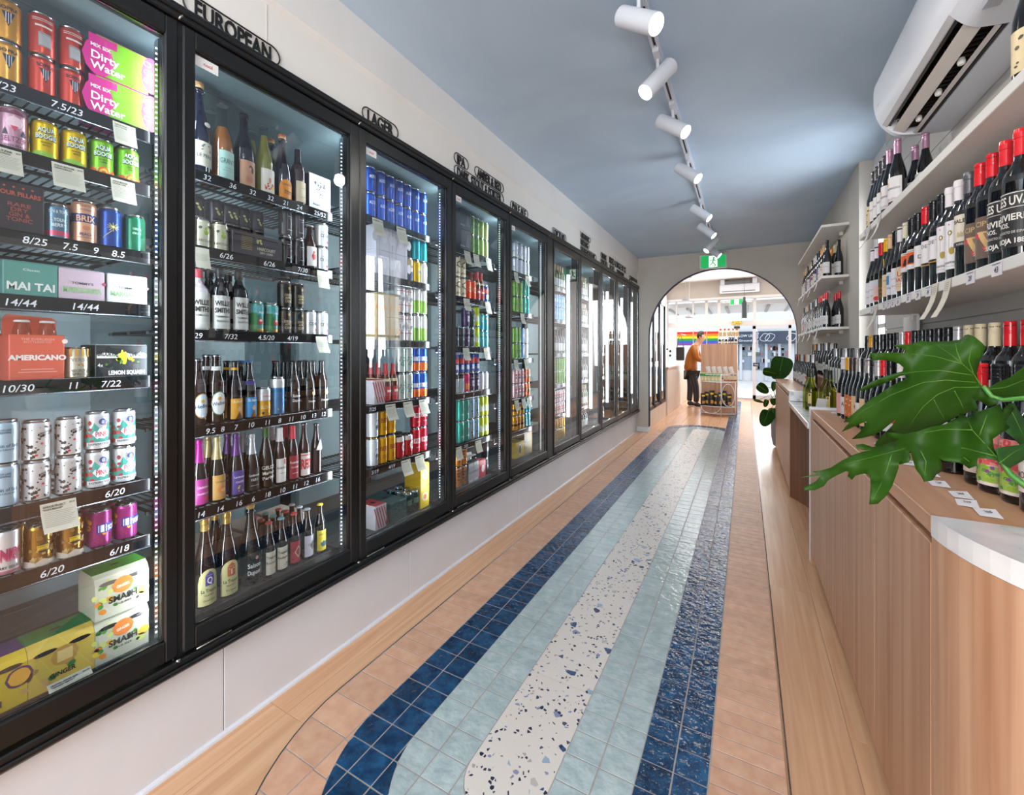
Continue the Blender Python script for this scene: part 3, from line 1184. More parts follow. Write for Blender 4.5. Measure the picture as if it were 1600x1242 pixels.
for x in (fx(1123), fx(1150)):
    wf.box(x - 0.025, x + 0.025, FR1 - 0.03, FR1 + 0.03, 0.5, 1.93, 'wall_white')
w3 = structure('window_3', wf, 'white framed street window with high fanlights')
for a, b_ in ((FXL + 0.05, fx(1057) - 0.02), (fx(1057) + 0.02, fx(1083) - 0.02), (fx(1083) + 0.02, fx(1104) - 0.02), (fx(1104) + 0.02, fx(1123.5) - 0.04), (fx(1123.5) + 0.04, fx(1179) - 0.04), (fx(1179) + 0.04, fx(1243) - 0.04)):
    MB().box(a, b_, FR1 + 0.004, FR1 + 0.008, 2.06, 2.66, 'window_glass').build('pane', w3)
for a, b_ in ((fx(1083) + 0.02, fx(1104) - 0.02), (fx(1104) + 0.02, fx(1123) - 0.03), (fx(1123) + 0.03, fx(1150) - 0.03)):
    MB().box(a, b_, FR1 + 0.004, FR1 + 0.008, 0.5, 1.93, 'window_glass').build('pane', w3)
# sliding street door, half open
dm = MB()
DX0, DX1 = fx(1176), fx(1236)
for a, b_, c, d in ((DX0, DX0 + 0.07, 0, 1.92), (DX1 - 0.06, DX1, 0, 1.92), (DX0, DX1, 0, 0.1), (DX0, DX1, 1.84, 1.92)):
    dm.box(a, b_, FR1 - 0.09, FR1 - 0.05, c, d, '#c9ccd2')
d1 = structure('door_1', dm, 'grey framed sliding glass street door')
MB().box(DX0 + 0.07, DX1 - 0.06, FR1 - 0.073, FR1 - 0.068, 0.1, 1.84, 'window_glass').build('pane', d1)
sm_ = MB().box(DX0 + 0.01, DX0 + 0.16, FR1 - 0.098, FR1 - 0.091, 0.86, 0.95, '#2b2f55')
put_text(sm_, 'PULL', 0.03, '#f2f2f2', lambda x, z: (DX0 + 0.085 + x, FR1 - 0.0985, 0.905 + z))
sm_.build('door_sign', d1)
# street: pavement, awning and the shopfront across the road
structure('pavement', MB().box(-9, 10, FR1 + 0.05, 26, -0.12, -0.02, 'pavement'), 'sunlit pavement outside')
aw_ = MB()
aw_.prism([(13.15, 2.62), (15.2, 2.52), (15.2, 2.46), (13.15, 2.5)], 'x', -6, 6, '#d5d4d2')
for k in range(24):
    aw_.box(-6 + k * 0.5, -5.93 + k * 0.5, 13.2, 15.1, 2.44, 2.5, '#9a9896')
tag(aw_.build('street_awning'), 'ribbed pale awning over the pavement outside the street window', 'awning')
# ================================================================== THE FRIDGE BANK
XG, XD, XS = -1.482, -1.465, -1.60     # glass, door face, front edge of the shelves
BN = ['first', 'European', 'lager', 'stout', 'pale ale', 'sixth', 'seventh', 'eighth', 'ninth', 'tenth']
SHELF = [
    [1.91, 1.745, 1.54, 1.38, 1.165, 0.85, 0.68, 0.345],
    [1.845, 1.592, 1.31, 0.987, 0.712, 0.362],
    [1.90, 1.624, 1.294, 0.975, 0.666, 0.345],
    [1.90, 1.59, 1.268, 0.969, 0.641, 0.36],
    [1.872, 1.555, 1.18, 0.859, 0.602, 0.377],
    [1.86, 1.55, 1.22, 0.92, 0.62, 0.36], [1.86, 1.55, 1.22, 0.92, 0.62, 0.36], [1.86, 1.55, 1.22, 0.92, 0.62, 0.36],
    [1.86, 1.55, 1.22, 0.92, 0.62, 0.36], [1.86, 1.55, 1.22, 0.92, 0.62, 0.36]]
ORD = ['top', 'second', 'third', 'fourth', 'fifth', 'sixth', 'seventh', 'bottom']
NTH = ['first', 'second', 'third', 'fourth', 'fifth', 'sixth', 'seventh', 'eighth', 'ninth', 'tenth', 'eleventh', 'twelfth', 'thirteenth', 'fourteenth', 'fifteenth', 'sixteenth',
       'seventeenth', 'eighteenth', 'nineteenth', 'twentieth']
NTH += ['twenty-' + x for x in NTH[:9]]


def sname(b, s):
    return 'bottom' if s == len(SHELF[b]) - 1 else ORD[s]


fridge = empty('display_fridge', (0, 0, 0), 'long bank of black framed glass door fridges full of cans and bottles', 'fridge')
lin_ = MB()
lin_.box(-2.45, -2.40, -0.9, 6.83, 0.3, 2.25, 'fridge_lining')
lin_.box(-2.45, -1.56, -0.9, 6.83, 2.2, 2.25, 'fridge_lining')
lin_.box(-2.45, -1.56, -0.9, 6.83, 0.29, 0.31, '#55585a')
lin_.box(-2.45, -1.50, -0.95, -0.9, 0.3, 2.25, 'fridge_lining')
lin_.box(-2.45, -1.56, 6.80, 6.835, 0.3, 2.25, 'fridge_lining')
lin_.build('lining', fridge)
bk = MB()
for k in range(12):                     # upright rails and pale stock crates at the back of the cold room
    y = -0.3 + k * 0.62
    bk.box(-2.40, -2.36, y, y + 0.04, 0.31, 2.2, '#1d2022')
    bk.box(-2.398, -2.37, y + 0.10, y + 0.40, 0.31, 2.2, ['#a9bcbf', '#8b9ea3', '#9db0b2'][k % 3])
bk.build('rear_rails', fridge)

fr = MB()
fr.bbox(-1.56, -1.455, -0.9, 6.835, 0.305, 0.345, 'black_frame', 0.004)
fr.bbox(-1.55, -1.447, -0.9, 6.835, 0.313, 0.327, 'black_frame', 0.003)
fr.bbox(-1.56, -1.458, -0.9, 6.835, 2.225, 2.272, 'black_frame', 0.004)
fr.bbox(-1.56, -1.452, -0.9, 6.835, 2.243, 2.256, 'black_frame', 0.003)
ends = [-0.06] + [(a[1] + b_[0]) / 2 for a, b_ in zip(BAYS, BAYS[1:])] + [6.825]
for i, y in enumerate(ends):
    w_ = 0.07 if i == 5 else 0.018
    fr.bbox(-1.555, -1.47, y - w_, y + w_, 0.34, 2.23, 'black_frame', 0.002)
fr.box(-1.56, -1.48, -0.9, -0.06, 0.34, 2.23, 'black_frame')
fr.build('frame', fridge)

for i, (a, b_) in enumerate(BAYS):
    y0 = ends[i] + (0.055 if i == 5 else 0.006)
    y1 = ends[i + 1] - (0.055 if i == 4 else 0.006)
    d = MB()
    za, zb = 0.352, 2.222
    for p in ((y0, a, za, zb), (b_, y1, za, zb)):
        d.bbox(-1.495, XD, p[0], p[1], p[2], p[3], 'black_frame', 0.004)
    for p in ((za, 0.414), (2.165, zb)):
        d.bbox(-1.495, XD, a - 0.003, b_ + 0.003, p[0], p[1], 'black_frame', 0.004)
    door = d.build('fridge_door', fridge)
    MB().box(XG - 0.002, XG + 0.002, a, b_, 0.414, 2.165, 'door_glass').build('glass_pane', door)
    g = MB()
    e = 0.003
    for p in ((a, a + e, 0.414, 2.165), (b_ - e, b_, 0.414, 2.165), (a, b_, 0.414, 0.414 + e), (a, b_, 2.162, 2.165)):
        g.box(XG + 0.002, XG + 0.006, p[0], p[1], p[2], p[3], '#8f9499|s')
    g.build('glazing_strip', door)
    MB().tube([(-1.458, y1 - 0.002, 2.222), (-1.452, y1 + 0.002, 2.232), (-1.452, y1 + 0.004, 2.236)], 0.004, '#9a9a9a|s', 6).build('hinge', door)
    MB().tube([(-1.456, y1 - 0.01, 0.349), (-1.45, y1 - 0.002, 0.347)], 0.006, '#a0a0a0|s', 6).build('hinge', door)
    MB().tube([(-1.455, y0 + 0.03, 0.352), (-1.455, y0 + 0.13, 0.352)], 0.003, '#909090|s', 5).build('closer_rod', door)
    if 1 <= i <= 4:
        s_ = MB().box(XG + 0.002, XG + 0.003, a + 0.004, a + 0.07, 2.128, 2.160, '#e8e8ea|p')
        put_text(s_, 'cool', 0.011, '#c02030', lambda x, z: (XG + 0.0034, a + 0.04 + x, 2.144 + z))
        s_.build('sticker', door)

# LED strips
for i, (a, b_) in enumerate(BAYS):
    if i < 5:
        for q, yy, sg in ((0, b_ + 0.004, -1), (1, a - 0.004, 1)):
            if q == 1:
                continue
            s_ = MB().box(-1.54, -1.516, yy, yy + 0.003 * -sg, 0.40, 2.17, '#b9c0c6|s')
            for k in range(110):
                z = 0.42 + k * 0.0158
                s_.box(-1.5285, -1.5255, yy + 0.0005 * sg, yy + 0.002 * sg, z, z + 0.0045, 'led')
            tag(s_.build('led_strip', fridge), kind='stuff')
    else:
        yy = b_ - 0.088
        tb = MB().box(-1.575, -1.525, yy + 0.008, yy + 0.02, 0.52, 2.1, '#3b3f44')
        tb.build('led_channel', fridge)
        MB().tube([(-1.55, yy, 0.60), (-1.55, yy, 2.01)], 0.016, 'led_tube', 10).build('led_tube', fridge)

# shelves: black price strip, wire deck, brackets
PRICES = {
    (0, 0): [(10, '/23'), (105, '7.5/23')], (0, 2): [(55, '8/25'), (110, '7.5'), (150, '9'), (185, '8.5')], (0, 3): [(34, '14/44'), (135, '14/44')],
    (0, 4): [(30, '10/30'), (115, '11'), (174, '7/22')], (0, 5): [(180, '6/20')], (0, 6): [(82, '6/20'), (187, '6/18')],
    (1, 0): [(324, '32'), (364, '36'), (395, '32'), (423, '32'), (446, '21'), (468, '24'), (500, '25/52')], (1, 1): [(354, '6/26'), (421, '6/26'), (473, '7/30')],
    (1, 2): [(310, '29'), (361, '7/32'), (416, '4.5/20'), (457, '4/19')], (1, 3): [(329, '9.5'), (348, '8'), (369, '7'), (393, '10'), (418, '11'), (437, '8'), (455, '11'), (474, '10'), (491, '13'), (506, '12')],
    (1, 4): [(315, '14'), (345, '14'), (374, '16'), (396, '6'), (419, '18'), (442, '10'), (461, '11'), (479, '12'), (497, '16')],
    (2, 3): [(582, '7/25')], (2, 4): [(586, '5/19'), (612, '4/19')], (3, 3): [(725, '8'), (740, '7')], (3, 4): [(728, '7/25')]}
for i, (a, b_) in enumerate(BAYS):
    for s, z in enumerate(SHELF[i]):
        ya, yb = a - 0.02, b_ + 0.018
        sh = MB().bbox(XS - 0.42, XS - 0.01, ya, yb, z + 0.004, z + 0.010, '#15171a', 0.001)
        if s < len(SHELF[i]) - 1:
            sh = MB()
            for xx in (XS - 0.012, XS - 0.14, XS - 0.28, XS - 0.42):
                sh.box(xx - 0.004, xx + 0.004, ya, yb, z - 0.003, z + 0.0065, '#15171a')
            for yy in (ya + 0.01, yb - 0.01):
                sh.prism([(XS - 0.01, z + 0.0062), (XS - 0.42, z + 0.0062), (XS - 0.42, z - 0.002), (XS - 0.06, z + 0.001)], 'y', yy - 0.002, yy + 0.002, '#15171a')
        so = sh.build('fridge_shelf', fridge)
        if s < len(SHELF[i]) - 1:
            dk = MB()
            n = int((yb - ya) / 0.022)
            for k in range(n):
                y = ya + (k + 0.5) * (yb - ya) / n
                dk.box(XS - 0.42, XS - 0.01, y - 0.0016, y + 0.0016, z + 0.0065, z + 0.010, '#22262b|g')
            tag(dk.build('wire_deck', so), kind='stuff')
            st = MB().bbox(XS - 0.006, XS, ya, yb, z - 0.024, z + 0.013, '#111317|g', 0.0015)
            st.tube([(XS + 0.001, ya, z - 0.025), (XS + 0.001, yb, z - 0.025)], 0.0022, '#8b929b|s', 5)
            st.build('price_strip', so)
        for u, tx in PRICES.get((i, s), []):
            t = MB()
            put_text(t, tx, 0.0185, '#e9edf2|p', lambda x, zz: (XS + 0.0012, yu(u, XS) + x, z - 0.007 + zz), shear=0.15, bold=0.005)
            t.build('handwritten_price', so)

# ------------------------------------------------------------------ kinds of drink
K = {}
GO = [('dots', 26, 3, 0.006, 0.011, ['#e8b83c', '#cf8f2a'], 0.1, 0.85, 0.05)]
K['or'] = can('orange can with striped cone emblem', '#d79a3f', [('dn', 0, 0.5, 0.022, 0.036, '#20293f'), ('r', -0.004, 0.55, 0.0012, 0.024, '#d9dde6'), ('r', 0.004, 0.55, 0.0012, 0.024, '#d9dde6'), ('r', 0, 0.52, 0.0012, 0.028, '#d9dde6'), ('t', 'SOPRA', 0.76, 0.0085, '#1d2233', 0.034, 0, 0, 0.02)])
K['co'] = can('coral can with striped cone emblem', '#cf4a3c', [('dn', 0, 0.5, 0.022, 0.036, '#20293f'), ('r', -0.004, 0.55, 0.0012, 0.024, '#d9dde6'), ('r', 0.004, 0.55, 0.0012, 0.024, '#d9dde6'), ('r', 0, 0.52, 0.0012, 0.028, '#d9dde6'), ('t', 'SOPRA', 0.76, 0.0085, '#1d2233', 0.034, 0, 0, 0.02)])
K['cb'] = can('coral can turned to its small print', '#cf4a3c', [('r', 0.002, 0.36, 0.024, 0.036, '#8d8f95')] + [('r', 0.002, 0.24 + 0.03 * k, 0.020, 0.0012, '#d5d0cf') for k in range(8)] + [('r', 0, 0.66, 0.030, 0.005, '#d9c9c6'), ('r', -0.002, 0.78, 0.036, 0.0016, '#e6c9c4'), ('r', -0.002, 0.82, 0.036, 0.0016, '#e6c9c4')], h=0.112)
K['sz'] = can('dusky pink seltzer can', '#c99aae', [('e', 0, 0.62, 0.03, 0.03, '#e7c9d4'), ('wave', 0, 0.86, 0.06, 0.014, '#6d3350'), ('dn', 0, 0.48, 0.014, 0.014, '#d2506b'), ('up', -0.016, 0.42, 0.010, 0.02, '#2a2a3d'), ('up', 0.016, 0.42, 0.014, 0.016, '#3a3a55'), ('t', 'SELTZER', 0.25, 0.014, '#7d2f5a', 0.044, 0, 0, 0.0), ('t', 'WHITE PEACH', 0.10, 0.006, '#3d2740', 0.042)], h=0.114)
def boogie(c1, c2, rings):
    d = [('e', -0.008, 0.10, 0.05, 0.02, c2)]
    if rings:
        d += [('e', 0.0, 0.06, 0.028, 0.034, '#d9622a'), ('e', 0.0, 0.06, 0.020, 0.024, '#e9c43a'), ('e', 0.0, 0.06, 0.010, 0.012, '#d9622a'), ('e', -0.024, 0.05, 0.022, 0.026, '#d9622a'), ('e', 0.024, 0.05, 0.022, 0.026, '#d9622a')]
    d += [('t', 'AQUA', 0.73, 0.0135, '#14181a', 0.033, 0.0, 0, 0.06), ('t', 'BOOGIE', 0.56, 0.0135, '#14181a', 0.040, 0.0, 0, 0.06), ('t', 'AQUA', 0.735, 0.0125, '#d8f0e6', 0.031, -0.0006, 0, 0.02), ('t', 'BOOGIE', 0.565, 0.0125, '#d8f0e6', 0.038, -0.0006, 0, 0.02),
          ('t', 'PINEAPPLE' if not rings else 'GUAVA', 0.41, 0.004, '#20301c', 0.02), ('t', 'MANGO' if not rings else 'LIME', 0.34, 0.004, '#20301c', 0.014)]
    return d
K['by'] = can('yellow bubble-lettered can', '#d8b718', boogie('#d8b718', '#8fbf3a', False))
K['bg'] = can('lime green bubble-lettered can', '#7fc233', boogie('#7fc233', '#b7d84a', True))
K['gb'] = can('slate blue gin and tonic can', '#5d7f96', [('t', 'GIN & TONIC', 0.78, 0.0085, '#dfe7ea', 0.04, 0, 0, 0.01), ('t', '& YOUNG', 0.55, 0.009, '#e6ecee', 0.034), ('t', 'BERRY', 0.40, 0.009, '#e6ecee', 0.028)], bands=[(0.10, 0.24, '#d3536b')], h=0.095, r=0.0255)
K['br'] = can('peach can with blue band', '#d9a184', [('t', 'CRAFTED', 0.86, 0.0055, '#4a3b45', 0.026), ('t', 'SYDNEY', 0.77, 0.0055, '#4a3b45', 0.024), ('t', 'BRIX', 0.575, 0.0165, '#e7b08c', 0.040, 0, 0, 0.02), ('e', 0, 0.36, 0.016, 0.013, '#c07a52'), ('t', 'PEACH', 0.215, 0.008, '#23366f', 0.026, 0, 0, 0.02), ('r', 0, 0.14, 0.034, 0.0015, '#7a4d3c')], bands=[(0.48, 0.68, '#20386f')], h=0.122)
K['st'] = can('navy can with yellow starburst', '#1d3f8a', [('r', 0, 0.52, 0.026, 0.0012, '#e8e36a', a) for a in (0.2, 0.9, 1.57, 2.3, 2.8)] + [('e', 0, 0.52, 0.005, 0.005, '#f4f0a0'), ('r', -0.012, 0.33, 0.03, 0.001, '#e8e36a', 0.9)], h=0.118)
K['gn'] = can('deep green cider can', '#17694a', [('t', 'SEEDS', 0.62, 0.006, '#9fc7b4', 0.02), ('t', 'CIDER', 0.5, 0.006, '#9fc7b4', 0.02)], h=0.112)
K['sl'] = can('pale blue sour can', '#b9d3e6', [('t', 'SLOW LANE', 0.78, 0.005, '#28425c', 0.022, -0.002, 0, 0.02), ('t', 'BREWING', 0.72, 0.005, '#28425c', 0.022, -0.002, 0, 0.02), ('t', 'Grain of Salt', 0.42, 0.0085, '#25405a', 0.044, 0.0, 0, 0.012), ('t', 'Mixed Culture Sour', 0.33, 0.0045, '#25405a', 0.036)], h=0.108)
K['bw'] = can('white can with black sketched figures', '#dcdfe2', [('dots', 26, 5, 0.006, 0.013, ['#16181c', '#1c1e22', '#202226'], 0.08, 0.86, 0.055, 'blob'), ('dots', 34, 9, 0.002, 0.005, ['#2a2c30'], 0.08, 0.88, 0.055), ('e', 0.004, 0.42, 0.006, 0.006, '#c8323a'), ('e', -0.006, 0.14, 0.006, 0.006, '#c8323a'), ('t', 'BEAUTIFUL', 0.70, 0.005, '#1c1c20', 0.024, 0.012, 0.25, 0.03), ('t', 'MISCHIEF', 0.64, 0.005, '#1c1c20', 0.022, 0.014, 0.25, 0.03)], h=0.104)
K['rp'] = can('white raspberry sour can with berries', '#e3e6ea', [('wave', -0.012, 0.45, 0.09, 0.075, '#3fa89c'), ('dots', 16, 4, 0.010, 0.017, ['#c23a48', '#d5505c', '#b02f40'], 0.12, 0.72, 0.05), ('blob', 0.004, 0.42, 0.04, 0.036, '#eeeff2'), ('t', 'PINK', 0.42, 0.014, '#cc4a62', 0.026, 0.004, 0, 0.02), ('e', 0.006, 0.74, 0.018, 0.018, '#2a4b8e'), ('t', '8', 0.735, 0.010, '#e9ecf2', 0.006, 0.006), ('r', 0, 0.16, 0.056, 0.011, '#e6e8ec'), ('t', 'RASPBERRY SOUR', 0.16, 0.0062, '#1f2a44', 0.046, 0, 0, 0.02)], h=0.108)
K['pk'] = can('white can with magenta block letters', '#e4e2e6', [('t', 'PINKY', 0.50, 0.02, '#b5285a', 0.05, 0, 0, 0.04), ('t', 'PINKY', 0.40, 0.02, '#d9718f', 0.05, 0, 0, 0.04), ('t', 'PINKY', 0.44, 0.02, '#b5285a', 0.05, 0, 0, 0.04), ('t', 'BERRY SOUR', 0.18, 0.006, '#35262e', 0.042, 0, 0, 0.02)], bands=[(0.05, 0.11, '#d98aa4')], lid='#2a2c30|g', h=0.116)
K['go'] = can('golden can with yellow badge', '#a37f3d', [('dots', 40, 6, 0.004, 0.012, ['#8d6a2c', '#b8935a', '#c9ab72'], 0.05, 0.9, 0.055, 'r'), ('e', 0.004, 0.42, 0.030, 0.024, '#2a2116'), ('r', 0.002, 0.43, 0.022, 0.013, '#dcb920'), ('t', 'FANCY', 0.46, 0.004, '#2a2116', 0.018, 0.002), ('t', 'GOLD', 0.39, 0.004, '#2a2116', 0.014, 0.002), ('wave', 0, 0.09, 0.1, 0.02, '#cfc2b4')], lid='#2b2a2a|g', h=0.108, fin='s')
K['pf'] = can('magenta passionfruit can with fruit halves', '#9c2f7a', [('dots', 9, 8, 0.016, 0.02, ['#e0962f'], 0.12, 0.82, 0.055), ('dots', 60, 8, 0.0015, 0.003, ['#4a2432', '#b8641e'], 0.12, 0.85, 0.055), ('r', 0.008, 0.50, 0.05, 0.026, '#27328c'), ('r', -0.004, 0.50, 0.018, 0.02, '#d9dbe6'), ('t', 'SOUR', 0.50, 0.014, '#eef0f6', 0.030, 0.022, 0.1, 0.03)], lid='#26262a|g', h=0.106)
# second fridge cans
K['pr'] = can('cream can with green pears', '#cfcdb8', [('e', 0.004, 0.52, 0.016, 0.016, '#8aa32c'), ('e', 0.003, 0.64, 0.009, 0.014, '#98b038'), ('e', -0.014, 0.68, 0.012, 0.009, '#3b4a26', 0.5), ('e', 0.016, 0.74, 0.012, 0.007, '#2e3a22', -0.6), ('t', 'HARCOURT', 0.25, 0.0085, '#2b2f28', 0.05, 0, 0, 0.01)], h=0.10, r=0.028)
K['pb'] = can('black can with pale green pears', '#22212c', [('dots', 5, 3, 0.008, 0.012, ['#b9b878', '#9da860'], 0.35, 0.7, 0.03), ('t', 'HARCOURT', 0.2, 0.006, '#b9b7a8', 0.034)], h=0.10, r=0.028, lid='#3a3a42|s')
K['bk'] = can('glossy black perry can', '#15151a', [('r', 0.002, 0.70, 0.02, 0.0018, '#b9bcc4'), ('r', 0.002, 0.62, 0.014, 0.0016, '#8f939c'), ('r', 0.002, 0.22, 0.02, 0.0018, '#b9bcc4'), ('r', -0.01, 0.5, 0.0016, 0.07, '#6a6d76')], h=0.112, r=0.026, fin='g')
K['rg'] = can('teal and green can with red apple', '#4b8f84', [('r', 0, 0.72, 0.06, 0.035, '#3f9aa0'), ('r', -0.02, 0.35, 0.02, 0.07, '#2f7a3a'), ('e', 0.004, 0.36, 0.022, 0.024, '#c02a2a'), ('e', 0.004, 0.40, 0.011, 0.01, '#e8dcd0'), ('t', 'ALE', 0.66, 0.008, '#eef0ea', 0.018, 0.006)], bands=[(0.05, 0.13, '#b98a3c')], h=0.118, r=0.027)
K['bo'] = can('black and gold cider can', '#2c2a28', [('e', 0.004, 0.74, 0.012, 0.012, '#a8904a'), ('t', 'ORIGIN', 0.48, 0.010, '#cbb98c', 0.034, 0.002, 0, 0.01), ('t', 'APPLE', 0.36, 0.010, '#cbb98c', 0.030, 0.002, 0, 0.01), ('t', 'CIDER', 0.24, 0.010, '#cbb98c', 0.030, 0.002, 0, 0.01)], h=0.105, r=0.0265)
K['wc'] = can('white cider can with small red apple', '#d9dee2', [('t', 'CIDER', 0.46, 0.014, '#20242a', 0.038, 0, 0, 0.01), ('e', 0.012, 0.20, 0.010, 0.012, '#c92f3c'), ('r', 0, 0.6, 0.03, 0.0014, '#7b8288')], h=0.104, r=0.0275)
K['yb'] = can('white topped amber blond can', '#d9a02f', [('t', 'VANDE', 0.70, 0.006, '#c2402f', 0.03), ('t', 'BLOND', 0.34, 0.014, '#f1dca0', 0.04, 0, 0, 0.02), ('e', -0.012, 0.14, 0.010, 0.010, '#3a2b14')], bands=[(0.55, 0.88, '#d6d9dc')], h=0.115, r=0.0265)
K['bt'] = can('tall sky blue and white can', '#4c7fae', [('t', 'STILLWATER', 0.48, 0.008, '#27436a', 0.06, 0.004, 1.57), ('dots', 3, 2, 0.004, 0.006, ['#d9b23a'], 0.1, 0.2, 0.02)], bands=[(0.72, 0.88, '#d5dade')], h=0.152, r=0.0275)
# lager fridge
K['al'] = can('royal blue lager can', '#1c4fb4', [('t', 'ALBERTS', 0.62, 0.017, '#e6ecf8', 0.052, 0.006, 0.12, 0.0), ('r', 0.008, 0.36, 0.012, 0.002, '#d0565a'), ('r', 0.008, 0.32, 0.012, 0.002, '#d0565a')], h=0.126, r=0.031, lid='#d0d4da|s')
K['te'] = can('teal shouldered lager can', '#1fa0ad', [], h=0.122, r=0.028)
K['ye'] = can('bright yellow can with round crest', '#e3bb16', [('e', 0.004, 0.5, 0.022, 0.028, '#e9e3c0'), ('e', 0.004, 0.5, 0.014, 0.018, '#2d3a5a')], h=0.126, r=0.0285)
K['wh'] = can('plain white lager can', '#e4e8ea', [('e', 0.004, 0.5, 0.02, 0.024, '#c3ccd4')], h=0.126, r=0.0285)
K['be'] = can('beige can with navy foot', '#d0b48e', [('e', 0.006, 0.62, 0.014, 0.018, '#2b4068')], bands=[(0.05, 0.42, '#2b4068')], h=0.132, r=0.0285)
K['wg'] = can('white can with lime green foot', '#e2e6e4', [], bands=[(0.05, 0.5, '#8fc455')], h=0.155, r=0.0285)
K['li'] = can('white light lager can with red stripes', '#d5d3d8', [('r', 0, 0.55, 0.06, 0.04, '#eceaee'), ('t', 'Light', 0.55, 0.022, '#33343c', 0.046, 0, 0, 0.01), ('r', 0, 0.30, 0.07, 0.004, '#b8474c'), ('r', 0, 0.8, 0.07, 0.004, '#b8474c')], h=0.15, r=0.0285)
K['gs'] = can('silver can with green slanted letters', '#c2ccc8', [('t', 'SPARK', 0.48, 0.022, '#1f7a5e', 0.07, 0.004, 1.2, 0.03), ('t', 'ALE', 0.5, 0.010, '#1f5a4e', 0.03, -0.02, 1.2)], h=0.148, r=0.0285)
K['gg'] = can('blue and orange block letter can', '#2456b8', [('r', 0.0, 0.50, 0.09, 0.024, '#e4e8f0'), ('t', 'GO', 0.50, 0.022, '#2456b8', 0.034, 0.008, 0, 0.06)], bands=[(0.05, 0.36, '#e0692a')], h=0.148, r=0.0285)
K['ww'] = can('white can with grey face crest', '#d6dbe2', [('e', 0.004, 0.45, 0.03, 0.05, '#5f6873'), ('e', 0.004, 0.45, 0.025, 0.044, '#cfd6de'), ('e', 0.004, 0.38, 0.02, 0.018, '#3a424c')], h=0.142, r=0.0285, lid='#e3c64a|s')
K['bb'] = can('yellow beer can with red lettering', '#dca51c', [('t', 'BEER', 0.56, 0.022, '#8e2418', 0.05, 0.002, 0, 0.02), ('r', 0.002, 0.32, 0.032, 0.002, '#8e2418'), ('r', 0.002, 0.27, 0.028, 0.002, '#8e2418'), ('r', 0.002, 0.22, 0.03, 0.002, '#8e2418')], h=0.142, r=0.0285, lid='#25242a|g')
K['ro'] = can('crimson lager can with white panel', '#b51a33', [('r', 0, 0.5, 0.06, 0.026, '#e5dcdc'), ('t', 'PERO', 0.5, 0.018, '#a51a30', 0.044, 0, 0, 0.03), ('t', 'LAGER', 0.25, 0.006, '#e8c9c9', 0.03)], h=0.142, r=0.0285)
K['rw'] = can('red and white wide can', '#b8242e', [('e', 0.012, 0.5, 0.036, 0.05, '#e9e4e4'), ('t', 'B', 0.5, 0.02, '#b8242e', 0.014, 0.012)], bands=[(0.74, 0.92, '#e4e1e2')], h=0.12, r=0.032, lid='#1f1f23|g')
K['gk'] = can('dark green pilsner can', '#143c2c', [('r', 0, 0.55, 0.04, 0.03, '#2b5a44')], h=0.115, r=0.026, fin='s')
# stout fridge and beyond
K['lg'] = can('leaf green hop can', '#6d9a4a', [('dots', 16, 3, 0.008, 0.018, ['#3f6a34', '#88b25c', '#2f5a3a'], 0.1, 0.85, 0.05, 'blob')], h=0.128, r=0.0285)
K['lo'] = can('lime can with orange dots', '#9cc46a', [('dots', 10, 6, 0.006, 0.012, ['#d8582a', '#e6e2d0'], 0.1, 0.85, 0.05)], h=0.128, r=0.0285)
K['cm'] = can('cream can with black woodcut', '#d6c8ac', [('dots', 14, 2, 0.008, 0.018, ['#2b2620', '#4a4238'], 0.15, 0.8, 0.05, 'blob'), ('t', 'BROWN', 0.2, 0.010, '#2b2620', 0.04)], h=0.13, r=0.0285)
K['ra'] = can('orange red ale can', '#d84a26', [('e', 0.004, 0.5, 0.03, 0.04, '#f0d2a0'), ('t', 'RED', 0.5, 0.018, '#a82a18', 0.03, 0.004)], h=0.13, r=0.0285)
K['ti'] = can('black can with teal panels', '#23343a', [('dots', 8, 3, 0.010, 0.02, ['#3fa3b8', '#c24a3a', '#c7d0d2'], 0.1, 0.85, 0.05, 'r')], h=0.13, r=0.0285)
K['nv'] = can('midnight blue and coral can', '#2a4f9a', [('wave', 0, 0.7, 0.1, 0.05, '#d8483c'), ('r', 0, 0.3, 0.03, 0.03, '#dfe3ea')], h=0.122, r=0.0285)
K['pu'] = can('purple stout can with white print', '#3a2f52', [('r', 0.004, 0.42, 0.03, 0.04, '#c4bcd6'), ('t', 'STOUT', 0.7, 0.009, '#d8d2e4', 0.036), ('r', 0.004, 0.42, 0.02, 0.004, '#3a2f52')], h=0.132, r=0.0285)
K['mg'] = can('magenta and orange can', '#d02a6a', [('r', 0.0, 0.3, 0.05, 0.04, '#ee8a3a')], h=0.13, r=0.0285)
K['gy'] = can('pale grey porter can', '#b9c8cc', [('arch', 0.004, 0.42, 0.034, 0.05, '#8fb0b6')], bands=[(0.72, 0.9, '#3a3236')], h=0.13, r=0.0285)
K['tl'] = can('turquoise pale ale can', '#2a9a8c', [('blob', 0.004, 0.5, 0.03, 0.045, '#1c7a70'), ('t', 'PALE', 0.3, 0.010, '#d8efe8', 0.034, 0.004)], h=0.142, r=0.0285)
K['gf'] = can('ice blue can with orange foxes', '#8fb6cc', [('dots', 14, 5, 0.008, 0.016, ['#c8642a', '#2f4a66', '#e8e2d8'], 0.1, 0.85, 0.05, 'blob')], h=0.142, r=0.0285)
K['ly'] = can('lime yellow can with lemon wave', '#b8d02a', [('wave', 0, 0.45, 0.08, 0.06, '#dfe6c8'), ('t', 'HAZY', 0.5, 0.012, '#5a7a1a', 0.03, 0.004, 1.57)], h=0.142, r=0.0285)
